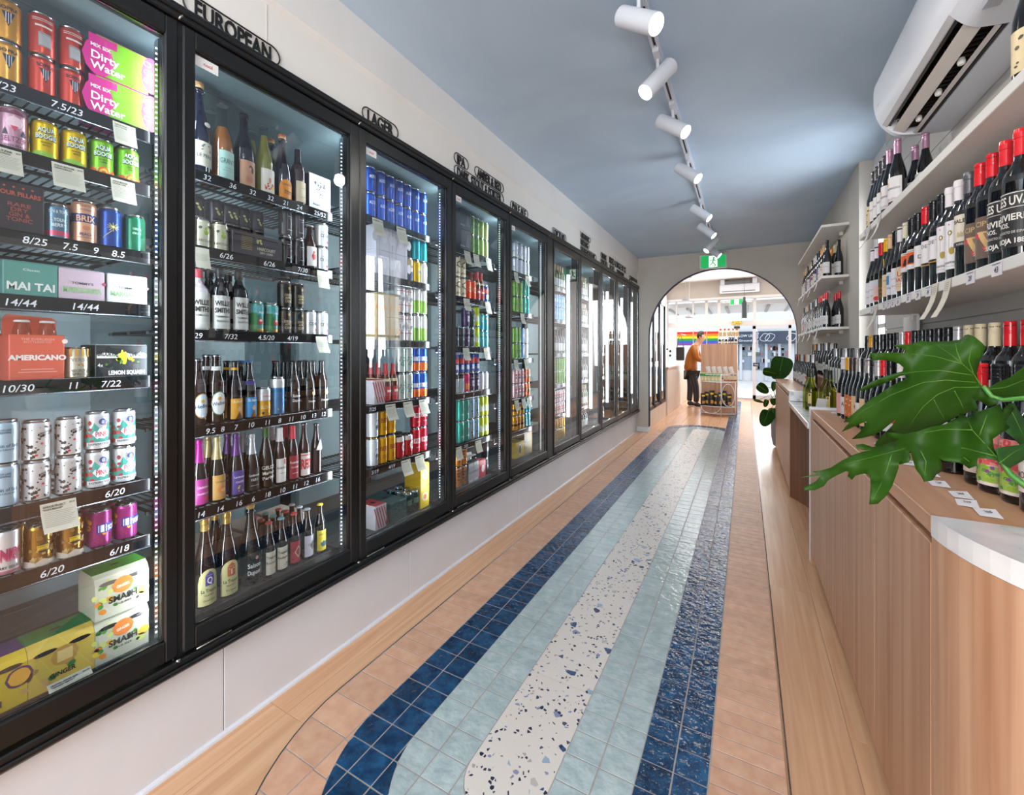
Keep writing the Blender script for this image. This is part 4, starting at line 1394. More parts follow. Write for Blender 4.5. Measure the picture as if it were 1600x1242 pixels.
K['cp'] = can('orange can with black woodtype', '#d88a34', [('dots', 12, 4, 0.01, 0.018, ['#b0341f', '#5a1f16'], 0.1, 0.85, 0.05, 'r'), ('t', 'MAGIC', 0.7, 0.014, '#4a1a12', 0.05), ('t', 'MAGIC', 0.4, 0.014, '#4a1a12', 0.05)], h=0.132, r=0.0285)
K['pe'] = can('pale pink striped can', '#d8b4b8', [('r', 0.004, 0.6, 0.04, 0.012, '#b84a52'), ('r', 0.004, 0.4, 0.04, 0.012, '#4a6a8e')], h=0.118, r=0.0275)
K['oc'] = can('orange and teal can', '#d8622c', [('e', 0.004, 0.5, 0.03, 0.035, '#2a8a92'), ('e', 0.004, 0.5, 0.018, 0.02, '#e8d8b8')], h=0.118, r=0.0275)
K['am'] = can('amber can with dark band', '#d09428', [('t', 'AMBER', 0.62, 0.010, '#4a2c12', 0.04)], bands=[(0.3, 0.45, '#4a2c12')], h=0.118, r=0.028)
K['aq'] = can('aqua and gold can', '#3f9fb0', [('dots', 6, 3, 0.008, 0.014, ['#d8b23a', '#d8e8ea'], 0.15, 0.85, 0.05)], h=0.118, r=0.028)
K['ws'] = can('white and lilac session can', '#cdd3e0', [('dots', 10, 7, 0.006, 0.014, ['#8a86b4', '#b6c86a', '#6f7ea6'], 0.1, 0.6, 0.05)], h=0.125, r=0.0285)
K['lb'] = can('light blue can', '#7fa8d6', [('r', 0.004, 0.5, 0.03, 0.03, '#dfe8f2')], h=0.125, r=0.028)
K['yo'] = can('yellow blue and orange patterned can', '#d9a62c', [('dots', 14, 4, 0.01, 0.018, ['#28509a', '#d85a2c', '#e9e1c8'], 0.08, 0.88, 0.05, 'dia')], h=0.118, r=0.028)
K['dk'] = can('charcoal imperial stout can', '#24262c', [('r', 0.004, 0.5, 0.03, 0.03, '#6d737c'), ('t', 'G', 0.5, 0.016, '#d0d4d8', 0.014, 0.004)], h=0.12, r=0.0275)

# bottles for the fridges
K['lp'] = bottle('dark cider bottle with wired cork and cream label', 'champagne', '#141b33|c', 0.30, 0.037, (0.08, 0.36, 0.95, '#d9d8c6'), ('cork', '#b98a55', 0.9), [('t', 'LE PERE', 0.20, 0.012, '#3a4150', 0.046), ('dots', 6, 2, 0.004, 0.009, ['#5f7388', '#8a7a6a'], 0.26, 0.33, 0.02), ('e', 0.008, 0.56, 0.022, 0.016, '#d6d4c8')], name='cider_bottle')
K['gr'] = bottle('clear bottle of rose cider with mint label', 'burgundy', 'clear_bottle_glass', 0.28, 0.036, (0.03, 0.38, 0.75, '#a9cfc8'), ('crown', '#cfd2d4|s', 0), [('t', 'GRANIT', 0.25, 0.019, '#2f4d4c', 0.048, 0, 0, 0.0), ('r', 0.004, 0.16, 0.03, 0.0015, '#6f9a96'), ('r', 0.0, 0.13, 0.034, 0.0015, '#6f9a96')], name='cider_bottle', liquid=('#a4622f|c', 0.70))
K['bm'] = bottle('matte black bottle with tan portrait label', 'burgundy', '#171824|g', 0.28, 0.036, (0.03, 0.36, 0.85, '#b98d70'), ('crown', '#121216', 0), [('e', 0.006, 0.27, 0.014, 0.018, '#1c1a26'), ('e', 0.012, 0.24, 0.009, 0.022, '#1c1a26'), ('e', 0.004, 0.255, 0.008, 0.011, '#c9a184'), ('wave', 0.0, 0.13, 0.022, 0.03, '#a8785c')], name='cider_bottle')
K['gc'] = bottle('green tinted bottle with red apple label', 'champagne', 'clear_bottle_glass', 0.272, 0.036, (0.03, 0.36, 0.85, '#d8d4ca'), ('crown', '#c9ccce|s', 0), [('dots', 9, 4, 0.007, 0.011, ['#b5292b', '#c23a30'], 0.06, 0.15, 0.018), ('dots', 7, 6, 0.006, 0.010, ['#d6b23a'], 0.06, 0.13, 0.022), ('e', 0.0, 0.2, 0.007, 0.022, '#c86a34')], name='cider_bottle', liquid=('#8f8a42|c', 0.86))
K['oo'] = bottle('dark bottle with orange arched label', 'champagne', '#1d1c28|c', 0.255, 0.034, (0.02, 0.33, 0.9, '#d68a2c', 'arch'), ('cork', '#c0632f', 0.9), [('t', 'Cornouaille', 0.255, 0.009, '#35220e', 0.042), ('t', 'Nevel', 0.15, 0.010, '#2a1a0c', 0.03, 0.004, 0.0, 0.02), ('r', 0.004, 0.11, 0.034, 0.002, '#2a1a0c')], name='cider_bottle')
K['bp'] = bottle('slim brown perry bottle with cream label', 'slim', '#2d1a1c|c', 0.235, 0.029, (0.06, 0.42, 0.9, '#cfc2a4'), ('foil', '#17151c|g', 0.72), [('r', 0, 0.3, 0.016, 0.0016, '#8a7c60'), ('r', 0, 0.15, 0.02, 0.0016, '#8a7c60')], name='cider_bottle')
K['cl'] = bottle('clear half-seen bottle at the back', 'burgundy', 'clear_bottle_glass', 0.28, 0.036, None, ('crown', '#3b2b30', 0), name='cider_bottle', liquid=('#a8683a|c', 0.68))
K['aw'] = bottle('amber beer bottle with red crest', 'beer', 'amber_bottle_glass', 0.185, 0.026, (0.06, 0.5, 1.0, '#dcdcdc'), ('crown', '#d8dadc', 0), [('blob', 0.002, 0.28, 0.02, 0.04, '#c2372f'), ('e', 0.003, 0.38, 0.010, 0.012, '#c2372f')], name='beer_bottle', liquid=('#5a2210|c', 0.8))
K['wl'] = bottle('dark growler bottle with white slab-lettered label', 'growler', '#16161c|c', 0.225, 0.031, (0.04, 0.56, 1.1, '#c9cbc6'), ('screw', '#1a1a20', 0.86), [('t', 'WILLIE', 0.44, 0.017, '#26282a', 0.05, 0, 0, 0.04), ('t', 'SMITHS', 0.33, 0.017, '#26282a', 0.05, 0, 0, 0.04), ('t', 'TASMANIAN', 0.23, 0.007, '#26282a', 0.044), ('t', 'TRADITIONAL', 0.16, 0.006, '#26282a', 0.04)], name='cider_bottle')
K['wk'] = bottle('lilac white growler with red cap', 'growler', '#c9c3cc|c', 0.21, 0.033, (0.04, 0.62, 1.2, '#c8cac2'), ('screw', '#b8404e', 0.86), [('t', 'WILLIE', 0.46, 0.017, '#26282a', 0.05, 0, 0, 0.04), ('t', 'SMITHS', 0.35, 0.017, '#26282a', 0.05, 0, 0, 0.04), ('t', 'TASMANIAN', 0.25, 0.007, '#26282a', 0.044)], name='cider_bottle')
def oval(c1, c2, word, c3='#27405a'):
    return [('e', 0, 0.30, 0.052, 0.086, c1), ('e', 0, 0.30, 0.046, 0.078, c2), ('t', word, 0.30, 0.013, c3, 0.044, 0, 0.12, 0.02), ('e', 0, 0.37, 0.012, 0.012, '#c9a23a')]
K['wo'] = bottle('brown wheat beer bottle with white oval label', 'stubby', '#271813|c', 0.238, 0.027, None, ('crown', '#c9ccd0|s', 0), oval('#2a5a34', '#dfe0dc', 'Weihen'), name='beer_bottle', neck=(0.78, 0.84, '#d4d4d6'))
K['wb'] = bottle('brown beer bottle with pale blue round label', 'stubby', '#2a1c1a|c', 0.225, 0.027, None, ('crown', '#c9ccd0|s', 0), oval('#b08a4a', '#c5d0dc', 'Helles'), name='beer_bottle')
K['wv'] = bottle('brown beer bottle with violet label', 'stubby', '#2a1c1a|c', 0.225, 0.026, (0.02, 0.22, 1.0, '#6a66a4'), ('crown', '#c9ccd0|s', 0), [('e', 0, 0.32, 0.044, 0.05, '#c7cad6'), ('t', 'Hefe', 0.32, 0.012, '#3f4a8a', 0.03, 0, 0.2)], name='beer_bottle', neck=(0.76, 0.84, '#b9bccb'))
K['ya'] = bottle('black beer bottle with amber monk label', 'beer', '#141318|c', 0.215, 0.024, (0.04, 0.38, 1.0, '#d79a2a'), ('crown', '#17171b', 0), [('t', 'St.Bern', 0.33, 0.010, '#f0e2b0', 0.03), ('e', 0.004, 0.2, 0.014, 0.018, '#d9b08a'), ('up', 0.004, 0.1, 0.026, 0.026, '#5f3020')], name='beer_bottle', neck=(0.86, 0.9, '#d6a62c'))
K['yz'] = bottle('black beer bottle with sky blue monk label', 'beer', '#141318|c', 0.215, 0.024, (0.04, 0.38, 1.0, '#2f8ac8'), ('crown', '#2a5fb0', 0), [('t', 'St.Bern', 0.33, 0.010, '#f0f2e0', 0.03), ('e', 0.004, 0.2, 0.014, 0.018, '#d9b08a'), ('up', 0.004, 0.1, 0.026, 0.026, '#7a4a20')], name='beer_bottle', neck=(0.6, 0.66, '#27307a'))
K['sd'] = bottle('dark farmhouse ale bottle with white gothic print', 'beer', '#1c1615|c', 0.21, 0.027, None, ('crown', '#26262a', 0), [('t', 'Saison', 0.34, 0.012, '#dfe0e0', 0.034, 0, 0, 0.02), ('t', 'Dupont', 0.25, 0.012, '#dfe0e0', 0.034, 0, 0, 0.02), ('e', 0.004, 0.45, 0.007, 0.01, '#cfa9a9')], name='beer_bottle')
K['du'] = bottle('dark ale bottle with yellow and white figure', 'beer', '#1c1615|c', 0.21, 0.026, None, ('crown', '#26262a', 0), [('blob', 0.004, 0.36, 0.016, 0.03, '#c9a63a'), ('up', 0.008, 0.4, 0.010, 0.03, '#e2e0dc'), ('t', 'Duchesse', 0.2, 0.009, '#d9cfcf', 0.036)], name='beer_bottle')
def lamb(desc, foil, lab, deco, h=0.225, glassc='#1d1a18|c'):
    return bottle(desc, 'champagne', glassc, h, 0.0255, (0.04, 0.42, 1.05, lab), ('foil', foil, 0.66), deco, name='beer_bottle')
K['lm'] = lamb('lambic bottle with magenta foil and label', '#c22f9a|m', '#b03a8c', [('t', 'Lindemans', 0.3, 0.009, '#f0d8e8', 0.036), ('t', 'FRAMBOISE', 0.2, 0.006, '#f0d8e8', 0.036), ('e', 0.006, 0.12, 0.012, 0.014, '#d84a4a')])
K['lj'] = lamb('lambic bottle with gold foil and peach label', '#d9c88e|m', '#c79a55', [('t', 'Lindemans', 0.32, 0.008, '#7a4a1c', 0.036), ('e', 0.0, 0.2, 0.03, 0.024, '#d8824a'), ('e', 0.006, 0.18, 0.018, 0.014, '#e6b878')])
K['lv'] = lamb('lambic bottle with violet foil and label', '#6d4a86|m', '#4a3a86', [('t', 'Lindemans', 0.32, 0.008, '#e2dcf0', 0.036), ('t', 'CASSIS', 0.24, 0.007, '#e2dcf0', 0.026), ('dots', 6, 2, 0.005, 0.008, ['#d9c23a', '#22183a'], 0.08, 0.18, 0.012)])
K['ls'] = lamb('lambic bottle with silver foil and printed glass', '#c3c6cc|m', '#1a181a', [('t', 'Lindemans', 0.3, 0.009, '#dcdcd8', 0.036), ('t', 'FARO', 0.22, 0.009, '#dcdcd8', 0.024), ('r', 0, 0.12, 0.03, 0.0016, '#b9b9b4')], h=0.215)
K['gz'] = bottle('tall dark gueuze bottle with green neck', 'champagne', '#17150f|c', 0.243, 0.027, None, ('foil', '#3f6a2c', 0.80), [('t', 'GEUZE', 0.33, 0.014, '#dedbd2', 0.050), ('t', 'Mariage', 0.25, 0.012, '#dedbd2', 0.046, 0, 0.1), ('t', 'Parfait', 0.17, 0.012, '#dedbd2', 0.046, 0, 0.1)], name='beer_bottle')
def flem(desc, foil, lab, deco):
    return bottle(desc, 'beer', '#2a1216|c', 0.222, 0.022, (0.04, 0.46, 1.0, lab), ('foil', foil, 0.76), deco, name='beer_bottle')
K['rw1'] = flem('red ale bottle with white foil and label', '#e0dcde', '#d9d6d2', [('t', 'Rodenbach', 0.30, 0.010, '#2a2a2a', 0.038), ('r', 0.01, 0.4, 0.008, 0.02, '#c23a3a'), ('r', 0, 0.2, 0.02, 0.0016, '#666666')])
K['rw2'] = flem('red ale bottle with crimson foil and label', '#c8304a', '#8e2030', [('t', 'Rodenbach', 0.34, 0.010, '#efe6e2', 0.038), ('t', 'CLASSIC', 0.25, 0.006, '#efe6e2', 0.03), ('r', 0, 0.14, 0.024, 0.0016, '#efd8d2')])
K['rw3'] = bottle('red ale bottle with bold red letters', 'beer', '#2a1216|c', 0.222, 0.0225, (0.04, 0.46, 1.05, '#d8cfca'), ('crown', '#9a9ca0|s', 0), [('t', 'RED', 0.26, 0.04, '#c02a2c', 0.046, 0, 0, 0.05), ('r', 0, 0.42, 0.05, 0.004, '#c02a2c')], name='beer_bottle')
K['tr'] = bottle('ridged dark bottle with white triangle label', 'beer', '#211317|c', 0.212, 0.0225, None, ('crown', '#a3a5a8|s', 0), [('up', 0.006, 0.60, 0.036, 0.05, '#cfd2d8'), ('t', 'orval', 0.585, 0.007, '#3a4a8a', 0.016, 0.006)], name='beer_bottle')
def trap(desc, colr, letter):
    return bottle(desc, 'champagne', '#211510|c', 0.298, 0.034, (0.03, 0.44, 0.95, '#cfc58a', 'arch'), ('foil', '#c9a25a|m', 0.86), [('r', 0.002, 0.31, 0.026, 0.034, colr), ('up', 0.002, 0.395, 0.026, 0.014, colr), ('t', letter, 0.315, 0.022, '#efe8d8', 0.016, 0.002, 0, 0.02), ('t', 'La Trappe', 0.20, 0.012, '#2c2416', 0.046, 0, 0, 0.02), ('t', 'TRAPPIST', 0.145, 0.006, '#3a3018', 0.03), ('t', 'Quadrupel' if letter == 'Q' else 'Tripel', 0.09, 0.006, '#3a3018', 0.034)], name='beer_bottle')
K['tq'] = trap('trappist bottle with purple Q crest', '#4a3a8e', 'Q')
K['tt'] = trap('trappist bottle with orange T crest', '#c2602f', 'T')
K['sx'] = bottle('large farmhouse ale bottle with gold wired top', 'champagne', '#10140f|c', 0.285, 0.037, None, ('cork', '#c99a3a', 0.9), [('t', 'Saison', 0.27, 0.017, '#dfe0e0', 0.046, 0, 0, 0.02), ('t', 'Dupont', 0.18, 0.017, '#dfe0e0', 0.046, 0, 0, 0.02), ('e', 0.008, 0.36, 0.012, 0.014, '#c98a8a')], name='beer_bottle')
def small(desc, capc, lab, deco, gl='#1d1512|c'):
    return bottle(desc, 'stubby', gl, 0.208, 0.0228, (0.06, 0.48, 1.05, lab), ('crown', capc, 0), deco, name='beer_bottle')
ROC = [('t', 'Trappistes', 0.38, 0.010, '#2c2620', 0.044, 0, 0, 0.02), ('t', 'Rochefort', 0.28, 0.010, '#2c2620', 0.044, 0, 0, 0.02), ('e', 0.012, 0.15, 0.009, 0.009, '#b8402f')]
K['r6'] = small('small trappist bottle with red cap', '#b03a44', '#cfc4b0', ROC)
K['r8'] = small('small trappist bottle with teal cap', '#6fa3a4', '#cfc4b0', ROC[:2] + [('e', 0.012, 0.15, 0.009, 0.009, '#3a5a9e')])
K['cr'] = small('small trappist bottle with red label', '#c23a3e', '#9e2433', [('dia', 0.006, 0.27, 0.030, 0.050, '#c9b79a'), ('dia', 0.006, 0.27, 0.022, 0.038, '#8a2a30')])
K['cw'] = small('small trappist bottle with white label', '#b9c6cc', '#c4c2cc', [('dia', 0.010, 0.27, 0.026, 0.044, '#6a6460'), ('t', 'Chimay', 0.3, 0.008, '#3a3438', 0.03, 0.006)])
K['cy'] = small('small bottle with yellow cap and farm label', '#dcb92a', '#d8c23c', [('t', 'CHOUFFE', 0.40, 0.008, '#2a3a20', 0.036), ('blob', 0.004, 0.2, 0.03, 0.034, '#3a5a6a')])
K['bx'] = bottle('brown ale bottle with cream wrap', 'beer', '#2a1610|c', 0.215, 0.027, (0.1, 0.45, 1.0, '#c9b493'), ('crown', '#8a2a34', 0), name='beer_bottle')
K['rb'] = bottle('small bottle with red cap and red label', 'beer', '#5a2a1a|c', 0.20, 0.024, (0.06, 0.42, 1.1, '#b8343a'), ('foil', '#b8343a', 0.72), [('r', 0, 0.3, 0.03, 0.012, '#e8d8c8')], name='beer_bottle', neck=(0.55, 0.62, '#d8c8a8'))
K['yt'] = bottle('yellow sleeved bottle', 'slim', '#d8b21c|g', 0.26, 0.036, (0.4, 0.6, 1.0, '#f0e8d8'), None, [('e', 0.004, 0.5, 0.02, 0.03, '#d86a3a')], name='beer_bottle')
K['wn'] = bottle('dark wine bottle with white label', 'bordeaux', '#101214|c', 0.235, 0.032, (0.12, 0.44, 1.0, '#d9d8d4'), ('foil', '#2a2226|g', 0.76))
K['wy'] = bottle('pale riesling bottle with white label', 'slim', '#59632e|c', 0.235, 0.030, (0.12, 0.42, 1.0, '#d6d8d2'), ('foil', '#b9a884|g', 0.78))

# cartons
K['dw'] = carton('magenta and lime seltzer six pack', 0.124, 0.115, 0.12, '#7ab81e', '#c02a80', '#b8257a', [('e', -0.055, 0.42, 0.07, 0.10, '#d0288c'), ('r', -0.045, 0.86, 0.062, 0.022, '#d0288c'), ('e', 0.068, 0.55, 0.05, 0.11, '#d0288c'), ('t', 'MIX SIX', 0.70, 0.010, '#f4f0f0', 0.044, -0.05, 0, 0.03), ('t', 'Dirty', 0.47, 0.022, '#ffffff', 0.062, -0.04, 0, 0.02), ('t', 'Water', 0.22, 0.022, '#ffffff', 0.078, -0.034, 0, 0.02)] + [('e', 0.058, f, 0.020, 0.016, '#f4d8e8') for f in (0.82, 0.6, 0.38)] + [('e', 0.058, f, 0.017, 0.013, '#d0288c') for f in (0.82, 0.6, 0.38)])
K['fp'] = carton('black gin and tonic box with orange lettering', 0.10, 0.125, 0.12, '#26232b', '#34303a', '#1f1d24', [('t', 'FOUR PILLARS', 0.78, 0.011, '#b8533f', 0.075, 0.006, 0, 0.03), ('t', 'RARE', 0.56, 0.010, '#a04a3f', 0.040, 0.006), ('t', 'DRY', 0.46, 0.010, '#a04a3f', 0.030, 0.006), ('t', 'GIN &', 0.36, 0.010, '#a04a3f', 0.036, 0.006), ('t', 'TONIC', 0.26, 0.010, '#a04a3f', 0.046, 0.006)] + [('dia', x, 0.90, 0.006, 0.006, '#b8533f') for x in (-0.02, -0.004, 0.012, 0.028)])
K['mt'] = carton('sea green cocktail box with white lettering', 0.098, 0.088, 0.12, '#5f9a90', '#6fa89e', '#568e85', [('t', 'MAI TAI', 0.30, 0.020, '#eef2ee', 0.085, 0.0, 0, 0.03), ('t', 'Classic', 0.78, 0.006, '#dfeae4', 0.03)])
MG = [('t', "TOMMY'S", 0.56, 0.007, '#44484c', 0.045), ('t', 'MARGARITA', 0.34, 0.014, '#9cc88e', 0.08, 0, 0, 0.04), ('dia', 0.045, 0.60, 0.012, 0.012, '#a8505a')]
K['mp'] = carton('pale pink margarita box', 0.094, 0.085, 0.12, '#d2bccb', '#d8c6d2', '#c9b4c2', MG)
K['mw'] = carton('white margarita box', 0.094, 0.085, 0.12, '#dbe0e4', '#e4e8ea', '#c9ced2', MG)
K['ac'] = carton('coral bottle carrier for a four pack', 0.1, 0.118, 0.11, '#e06a52', None, '#d8604a', [('t', 'THE EVERLEIGH', 0.90, 0.006, '#f2b9a8', 0.06), ('t', 'BOTTLING CO', 0.84, 0.005, '#f2b9a8', 0.05), ('e', 0.05, 0.86, 0.012, 0.012, '#f4ded8'), ('t', 'AMERICANO', 0.50, 0.013, '#fbeee8', 0.105, 0, 0, 0.05), ('r', 0, 0.24, 0.06, 0.0018, '#f2b9a8'), ('r', 0, 0.18, 0.07, 0.0018, '#f2b9a8')], carrier=True)
K['vs'] = can('cream and gold spritz can', '#cfcab8', [('r', x, 0.83, 0.006, 0.022, '#c89a3a') for x in (-0.03, -0.018, -0.006, 0.006, 0.018, 0.03)] + [('t', 'VERSA', 0.60, 0.010, '#7a6f5a', 0.034, 0, 0, 0.0), ('t', 'NEGRONI', 0.25, 0.008, '#4a4436', 0.034), ('t', 'SPRITZ', 0.14, 0.008, '#4a4436', 0.03), ('dots', 3, 2, 0.004, 0.006, ['#b8862c'], 0.4, 0.46, 0.006)], bands=[(0.03, 0.06, '#c89a3a')], h=0.086, r=0.0275)
K['lsq'] = carton('black lemon squash four pack with white scroll lettering', 0.121, 0.093, 0.11, '#22252a', '#b9bdb8', '#1c1f23', [('wave', 0, 0.70, 0.115, 0.02, '#dfe0da'), ('t', 'BROOKVALE', 0.72, 0.013, '#14161a', 0.05, -0.03, -0.08, 0.03), ('t', 'UNION', 0.72, 0.013, '#14161a', 0.036, 0.034, 0.08, 0.03), ('blob', 0, 0.62, 0.022, 0.05, '#e0cf2a'), ('dots', 9, 3, 0.006, 0.012, ['#d8c62a', '#4a7a2a'], 0.34, 0.6, 0.05), ('t', '4x', 0.38, 0.010, '#e8e8e2', 0.012, -0.05), ('t', 'LEMON SQUASH', 0.14, 0.012, '#e8e8e2', 0.085, 0.01, 0, 0.05)])
K['pg'] = carton('tall white cider box with inky fruit drawing', 0.108, 0.152, 0.10, '#e6e9ee', '#d9dce2', '#2c1826', [('dots', 16, 3, 0.006, 0.014, ['#2c3138', '#4a525a', '#6d757d'], 0.58, 0.82, 0.026, 'blob'), ('dots', 14, 8, 0.004, 0.010, ['#39414a', '#7c848c'], 0.36, 0.6, 0.018, 'blob'), ('t', 'PAGAN CIDER', 0.16, 0.009, '#30343a', 0.07, 0, 0, 0.03)])
K['hc'] = carton('long black cider case with pear emblem', 0.19, 0.085, 0.12, '#2b2834', '#3a3744', '#23212b', [('t', 'HARCOURT', 0.42, 0.012, '#c9c2ae', 0.07, 0.03), ('t', 'DRY CIDER', 0.25, 0.008, '#c9c2ae', 0.05, 0.03), ('dots', 4, 2, 0.009, 0.012, ['#b8b06a'], 0.66, 0.8, 0.01)] + [('r', -0.045, 0.3 + 0.075 * k, 0.04, 0.0016, '#a8955a') for k in range(8)])
K['gw'] = carton('mint and cream four pack seen at the door edge', 0.06, 0.125, 0.11, '#d8cdb8', '#d8cdb8', '#c9bfa8', [('e', -0.02, 0.62, 0.05, 0.07, '#58b09a'), ('r', 0, 0.15, 0.05, 0.03, '#b86a52')])
K['bc'] = carton('dusty beige beer slab with red script', 0.13, 0.125, 0.20, '#b9ada0', '#c4b8aa', '#a89c90', [('t', 'Estrella', 0.5, 0.018, '#a03a30', 0.075, 0, 0.3, 0.02), ('r', 0.045, 0.5, 0.003, 0.12, '#8a7e72')])
K['fl'] = carton('white shrink-wrapped can pack', 0.113, 0.126, 0.13, '#c9c9d6', '#d3d3de', '#bcbcc9', [('r', x, 0.5, 0.003, 0.12, '#aaaabb') for x in (-0.033, 0.033)] + [('e', x, 0.5, 0.034, 0.05, '#d8d8e2') for x in (-0.066, 0, 0.066)])
K['bs'] = carton('beige tinned cocktail pack', 0.158, 0.12, 0.13, '#c6b183', '#d0bf98', '#b8a273', [('r', x, 0.5, 0.004, 0.1, '#a08a5c') for x in (-0.05, 0, 0.05)] + [('e', x, 0.4, 0.022, 0.026, '#e3a13a') for x in (-0.075, -0.025, 0.025, 0.075)])
K['dg'] = carton('dark green bottle six pack', 0.19, 0.12, 0.13, '#1d3a2c', '#26483a', '#183226', [('r', 0, 0.5, 0.1, 0.05, '#2f5c48')])
K['dv'] = carton('dark green can slab with silver lids', 0.12, 0.10, 0.2, '#24403a', '#30504a', '#1d3430')
K['rs'] = carton('red and white striped pack', 0.075, 0.12, 0.12, '#c9c4c9', '#b9303a', '#b8b2b8', [('r', -0.03 + 0.016 * k, 0.5, 0.006, 0.11, '#b8303a', 0.3) for k in range(5)])
K['yx'] = carton('bright yellow pack with sunny emblem', 0.075, 0.125, 0.12, '#dfbb1f', '#e9cc4a', '#d0ac18', [('e', 0, 0.5, 0.05, 0.05, '#e8e0c8'), ('e', 0, 0.5, 0.03, 0.03, '#d8722c')])
K['sp'] = carton('dark shrink-wrapped four pack', 0.116, 0.135, 0.14, '#20242e', '#2c313c', '#1b1e27', [('up', 0.02, 0.5, 0.05, 0.08, '#565e6c'), ('r', -0.04, 0.2, 0.05, 0.01, '#7d8694')])
K['wp'] = carton('white handled beer carrier', 0.06, 0.13, 0.12, '#d5d2d2', None, '#5a5756', [('arch', 0, 0.5, 0.07, 0.09, '#b9b4b8'), ('t', 'STOUT', 0.5, 0.014, '#2c2a2c', 0.06)], carrier=True)
K['rx'] = carton('red four pack with white crest', 0.09, 0.12, 0.12, '#c2303a', '#d0505a', '#a82832', [('e', 0.01, 0.5, 0.04, 0.05, '#e6dad8')])
K['yc'] = carton('yellow and white case with oval emblem', 0.15, 0.125, 0.16, '#cfa92c', '#d9bf62', '#bb962a', [('e', 0, 0.5, 0.05, 0.09, '#d9d2bc'), ('e', 0, 0.5, 0.036, 0.07, '#3c5a6a')])
K['kc'] = carton('kraft brown case', 0.15, 0.098, 0.16, '#8f7a55', '#a08a62', '#7d6a4a')
K['of'] = fourpack('orange and white sour beer four pack', 0.124, 0.125, 0.12, '#bdbba6', '#3f8a34', [('dots', 9, 4, 0.016, 0.028, ['#e08a2a', '#e8b23a', '#c9d070'], 0.1, 0.8, 0.07), ('dots', 8, 9, 0.008, 0.014, ['#4a8a2c', '#e9e6d6', '#1f231d'], 0.15, 0.8, 0.07), ('e', 0, 0.66, 0.05, 0.046, '#e07a2a'), ('t', 'GINGER', 0.64, 0.008, '#f4ecdc', 0.03, 0, 0.1, 0.02), ('t', 'SMASH', 0.38, 0.018, '#2a2620', 0.066, 0, 0.0, 0.03), ('t', 'SOUR BEER', 0.24, 0.006, '#2a2620', 0.04)])
K['gi'] = fourpack('yellow ginger beer four pack with ginger roots', 0.128, 0.128, 0.12, '#c9ae4a', '#2f7a30', [('dots', 10, 7, 0.018, 0.034, ['#b8905a', '#c9a468', '#a87f48'], 0.1, 0.7, 0.08, 'blob'), ('dots', 5, 9, 0.012, 0.02, ['#3f7a2c', '#e0c832'], 0.15, 0.75, 0.08), ('e', 0.004, 0.60, 0.056, 0.05, '#b98e44'), ('r', 0.004, 0.60, 0.03, 0.03, '#d8bf7c'), ('t', 'GINGER', 0.26, 0.012, '#2a2418', 0.05, 0.0, 0, 0.03)])
K['pu4'] = fourpack('yellow and purple passionfruit four pack', 0.128, 0.128, 0.12, '#d0b42a', '#4a2a6a', [('e', 0.05, 0.55, 0.05, 0.05, '#4a2a5c'), ('e', 0.05, 0.55, 0.04, 0.04, '#e0a83a'), ('e', 0.0, 0.75, 0.03, 0.026, '#3f7a2c'), ('e', -0.05, 0.5, 0.06, 0.06, '#4a2a5c'), ('t', 'FRUIT', 0.3, 0.012, '#2a1c30', 0.04, -0.01, 0, 0.03), ('t', 'SMASH', 0.18, 0.016, '#2a1c30', 0.06, -0.01, 0, 0.03)])


ROWQ = {}


def stock(b, s, us, k, levels=1, rows=1, top=None):
    """queue one column of goods (stacked, and repeated backwards) at every photo column in us; top: another kind standing on the column"""
    for u in us:
        ROWQ.setdefault((b, s), []).append((u, k, levels, rows, top))


def fill_shelves():
    """stand every queued row on its shelf, goods never closer than touching and never past the end of the shelf"""
    for (b, s), row in ROWQ.items():
        z = SHELF[b][s] + 0.0105
        ys, last = [], -9.0
        for u, k, lv, rw, top in row:
            kd = K[k]
            y = u[0] if isinstance(u, tuple) else yu(u, XS - 0.016 - kd.depth / 2)
            y = max(y, last + kd.width / 2)
            last = y + kd.width / 2 + (0.001 if kd.cat == 'carton' else 0.0035)
            ys.append(y)
        lim = BAYS[b][1] + 0.02
        for i in range(len(row) - 1, -1, -1):
            kd = K[row[i][1]]
            ys[i] = min(ys[i], lim - kd.width / 2)
            lim = ys[i] - kd.width / 2 - (0.001 if kd.cat == 'carton' else 0.0035)
        for n, ((u, k, lv, rw, top), y) in enumerate(zip(row, ys)):
            kd = K[k]
            for q in range(rw):
                xc = XS - 0.016 - kd.depth / 2 - q * (kd.depth + 0.006)
                for l in range(lv):
                    lab = '%s, %s%s%s along %s shelf, %s fridge' % (kd.desc, ('upper, ' if l else 'lower, ') if lv > 1 else '', ('', 'row behind, ', 'third row, ')[q], NTH[n], sname(b, s), BN[b])
                    kd.place((xc, y, z + l * (kd.h + 0.0012)), RND.uniform(-0.12, 0.12) * (kd.cat != 'carton'), lab, '%ss in the %s fridge' % (kd.cat, BN[b]))
            if top:
                kt = K[top]
                kt.place((XS - 0.016 - kd.depth / 2, y, z + kd.h * (1.0 if kd.cat != 'carton' else 1.015) + 0.0012), RND.uniform(-0.1, 0.1), '%s on top, %s along %s shelf, %s fridge' % (kt.desc, NTH[n], sname(b, s), BN[b]), '%ss in the %s fridge' % (kt.cat, BN[b]))


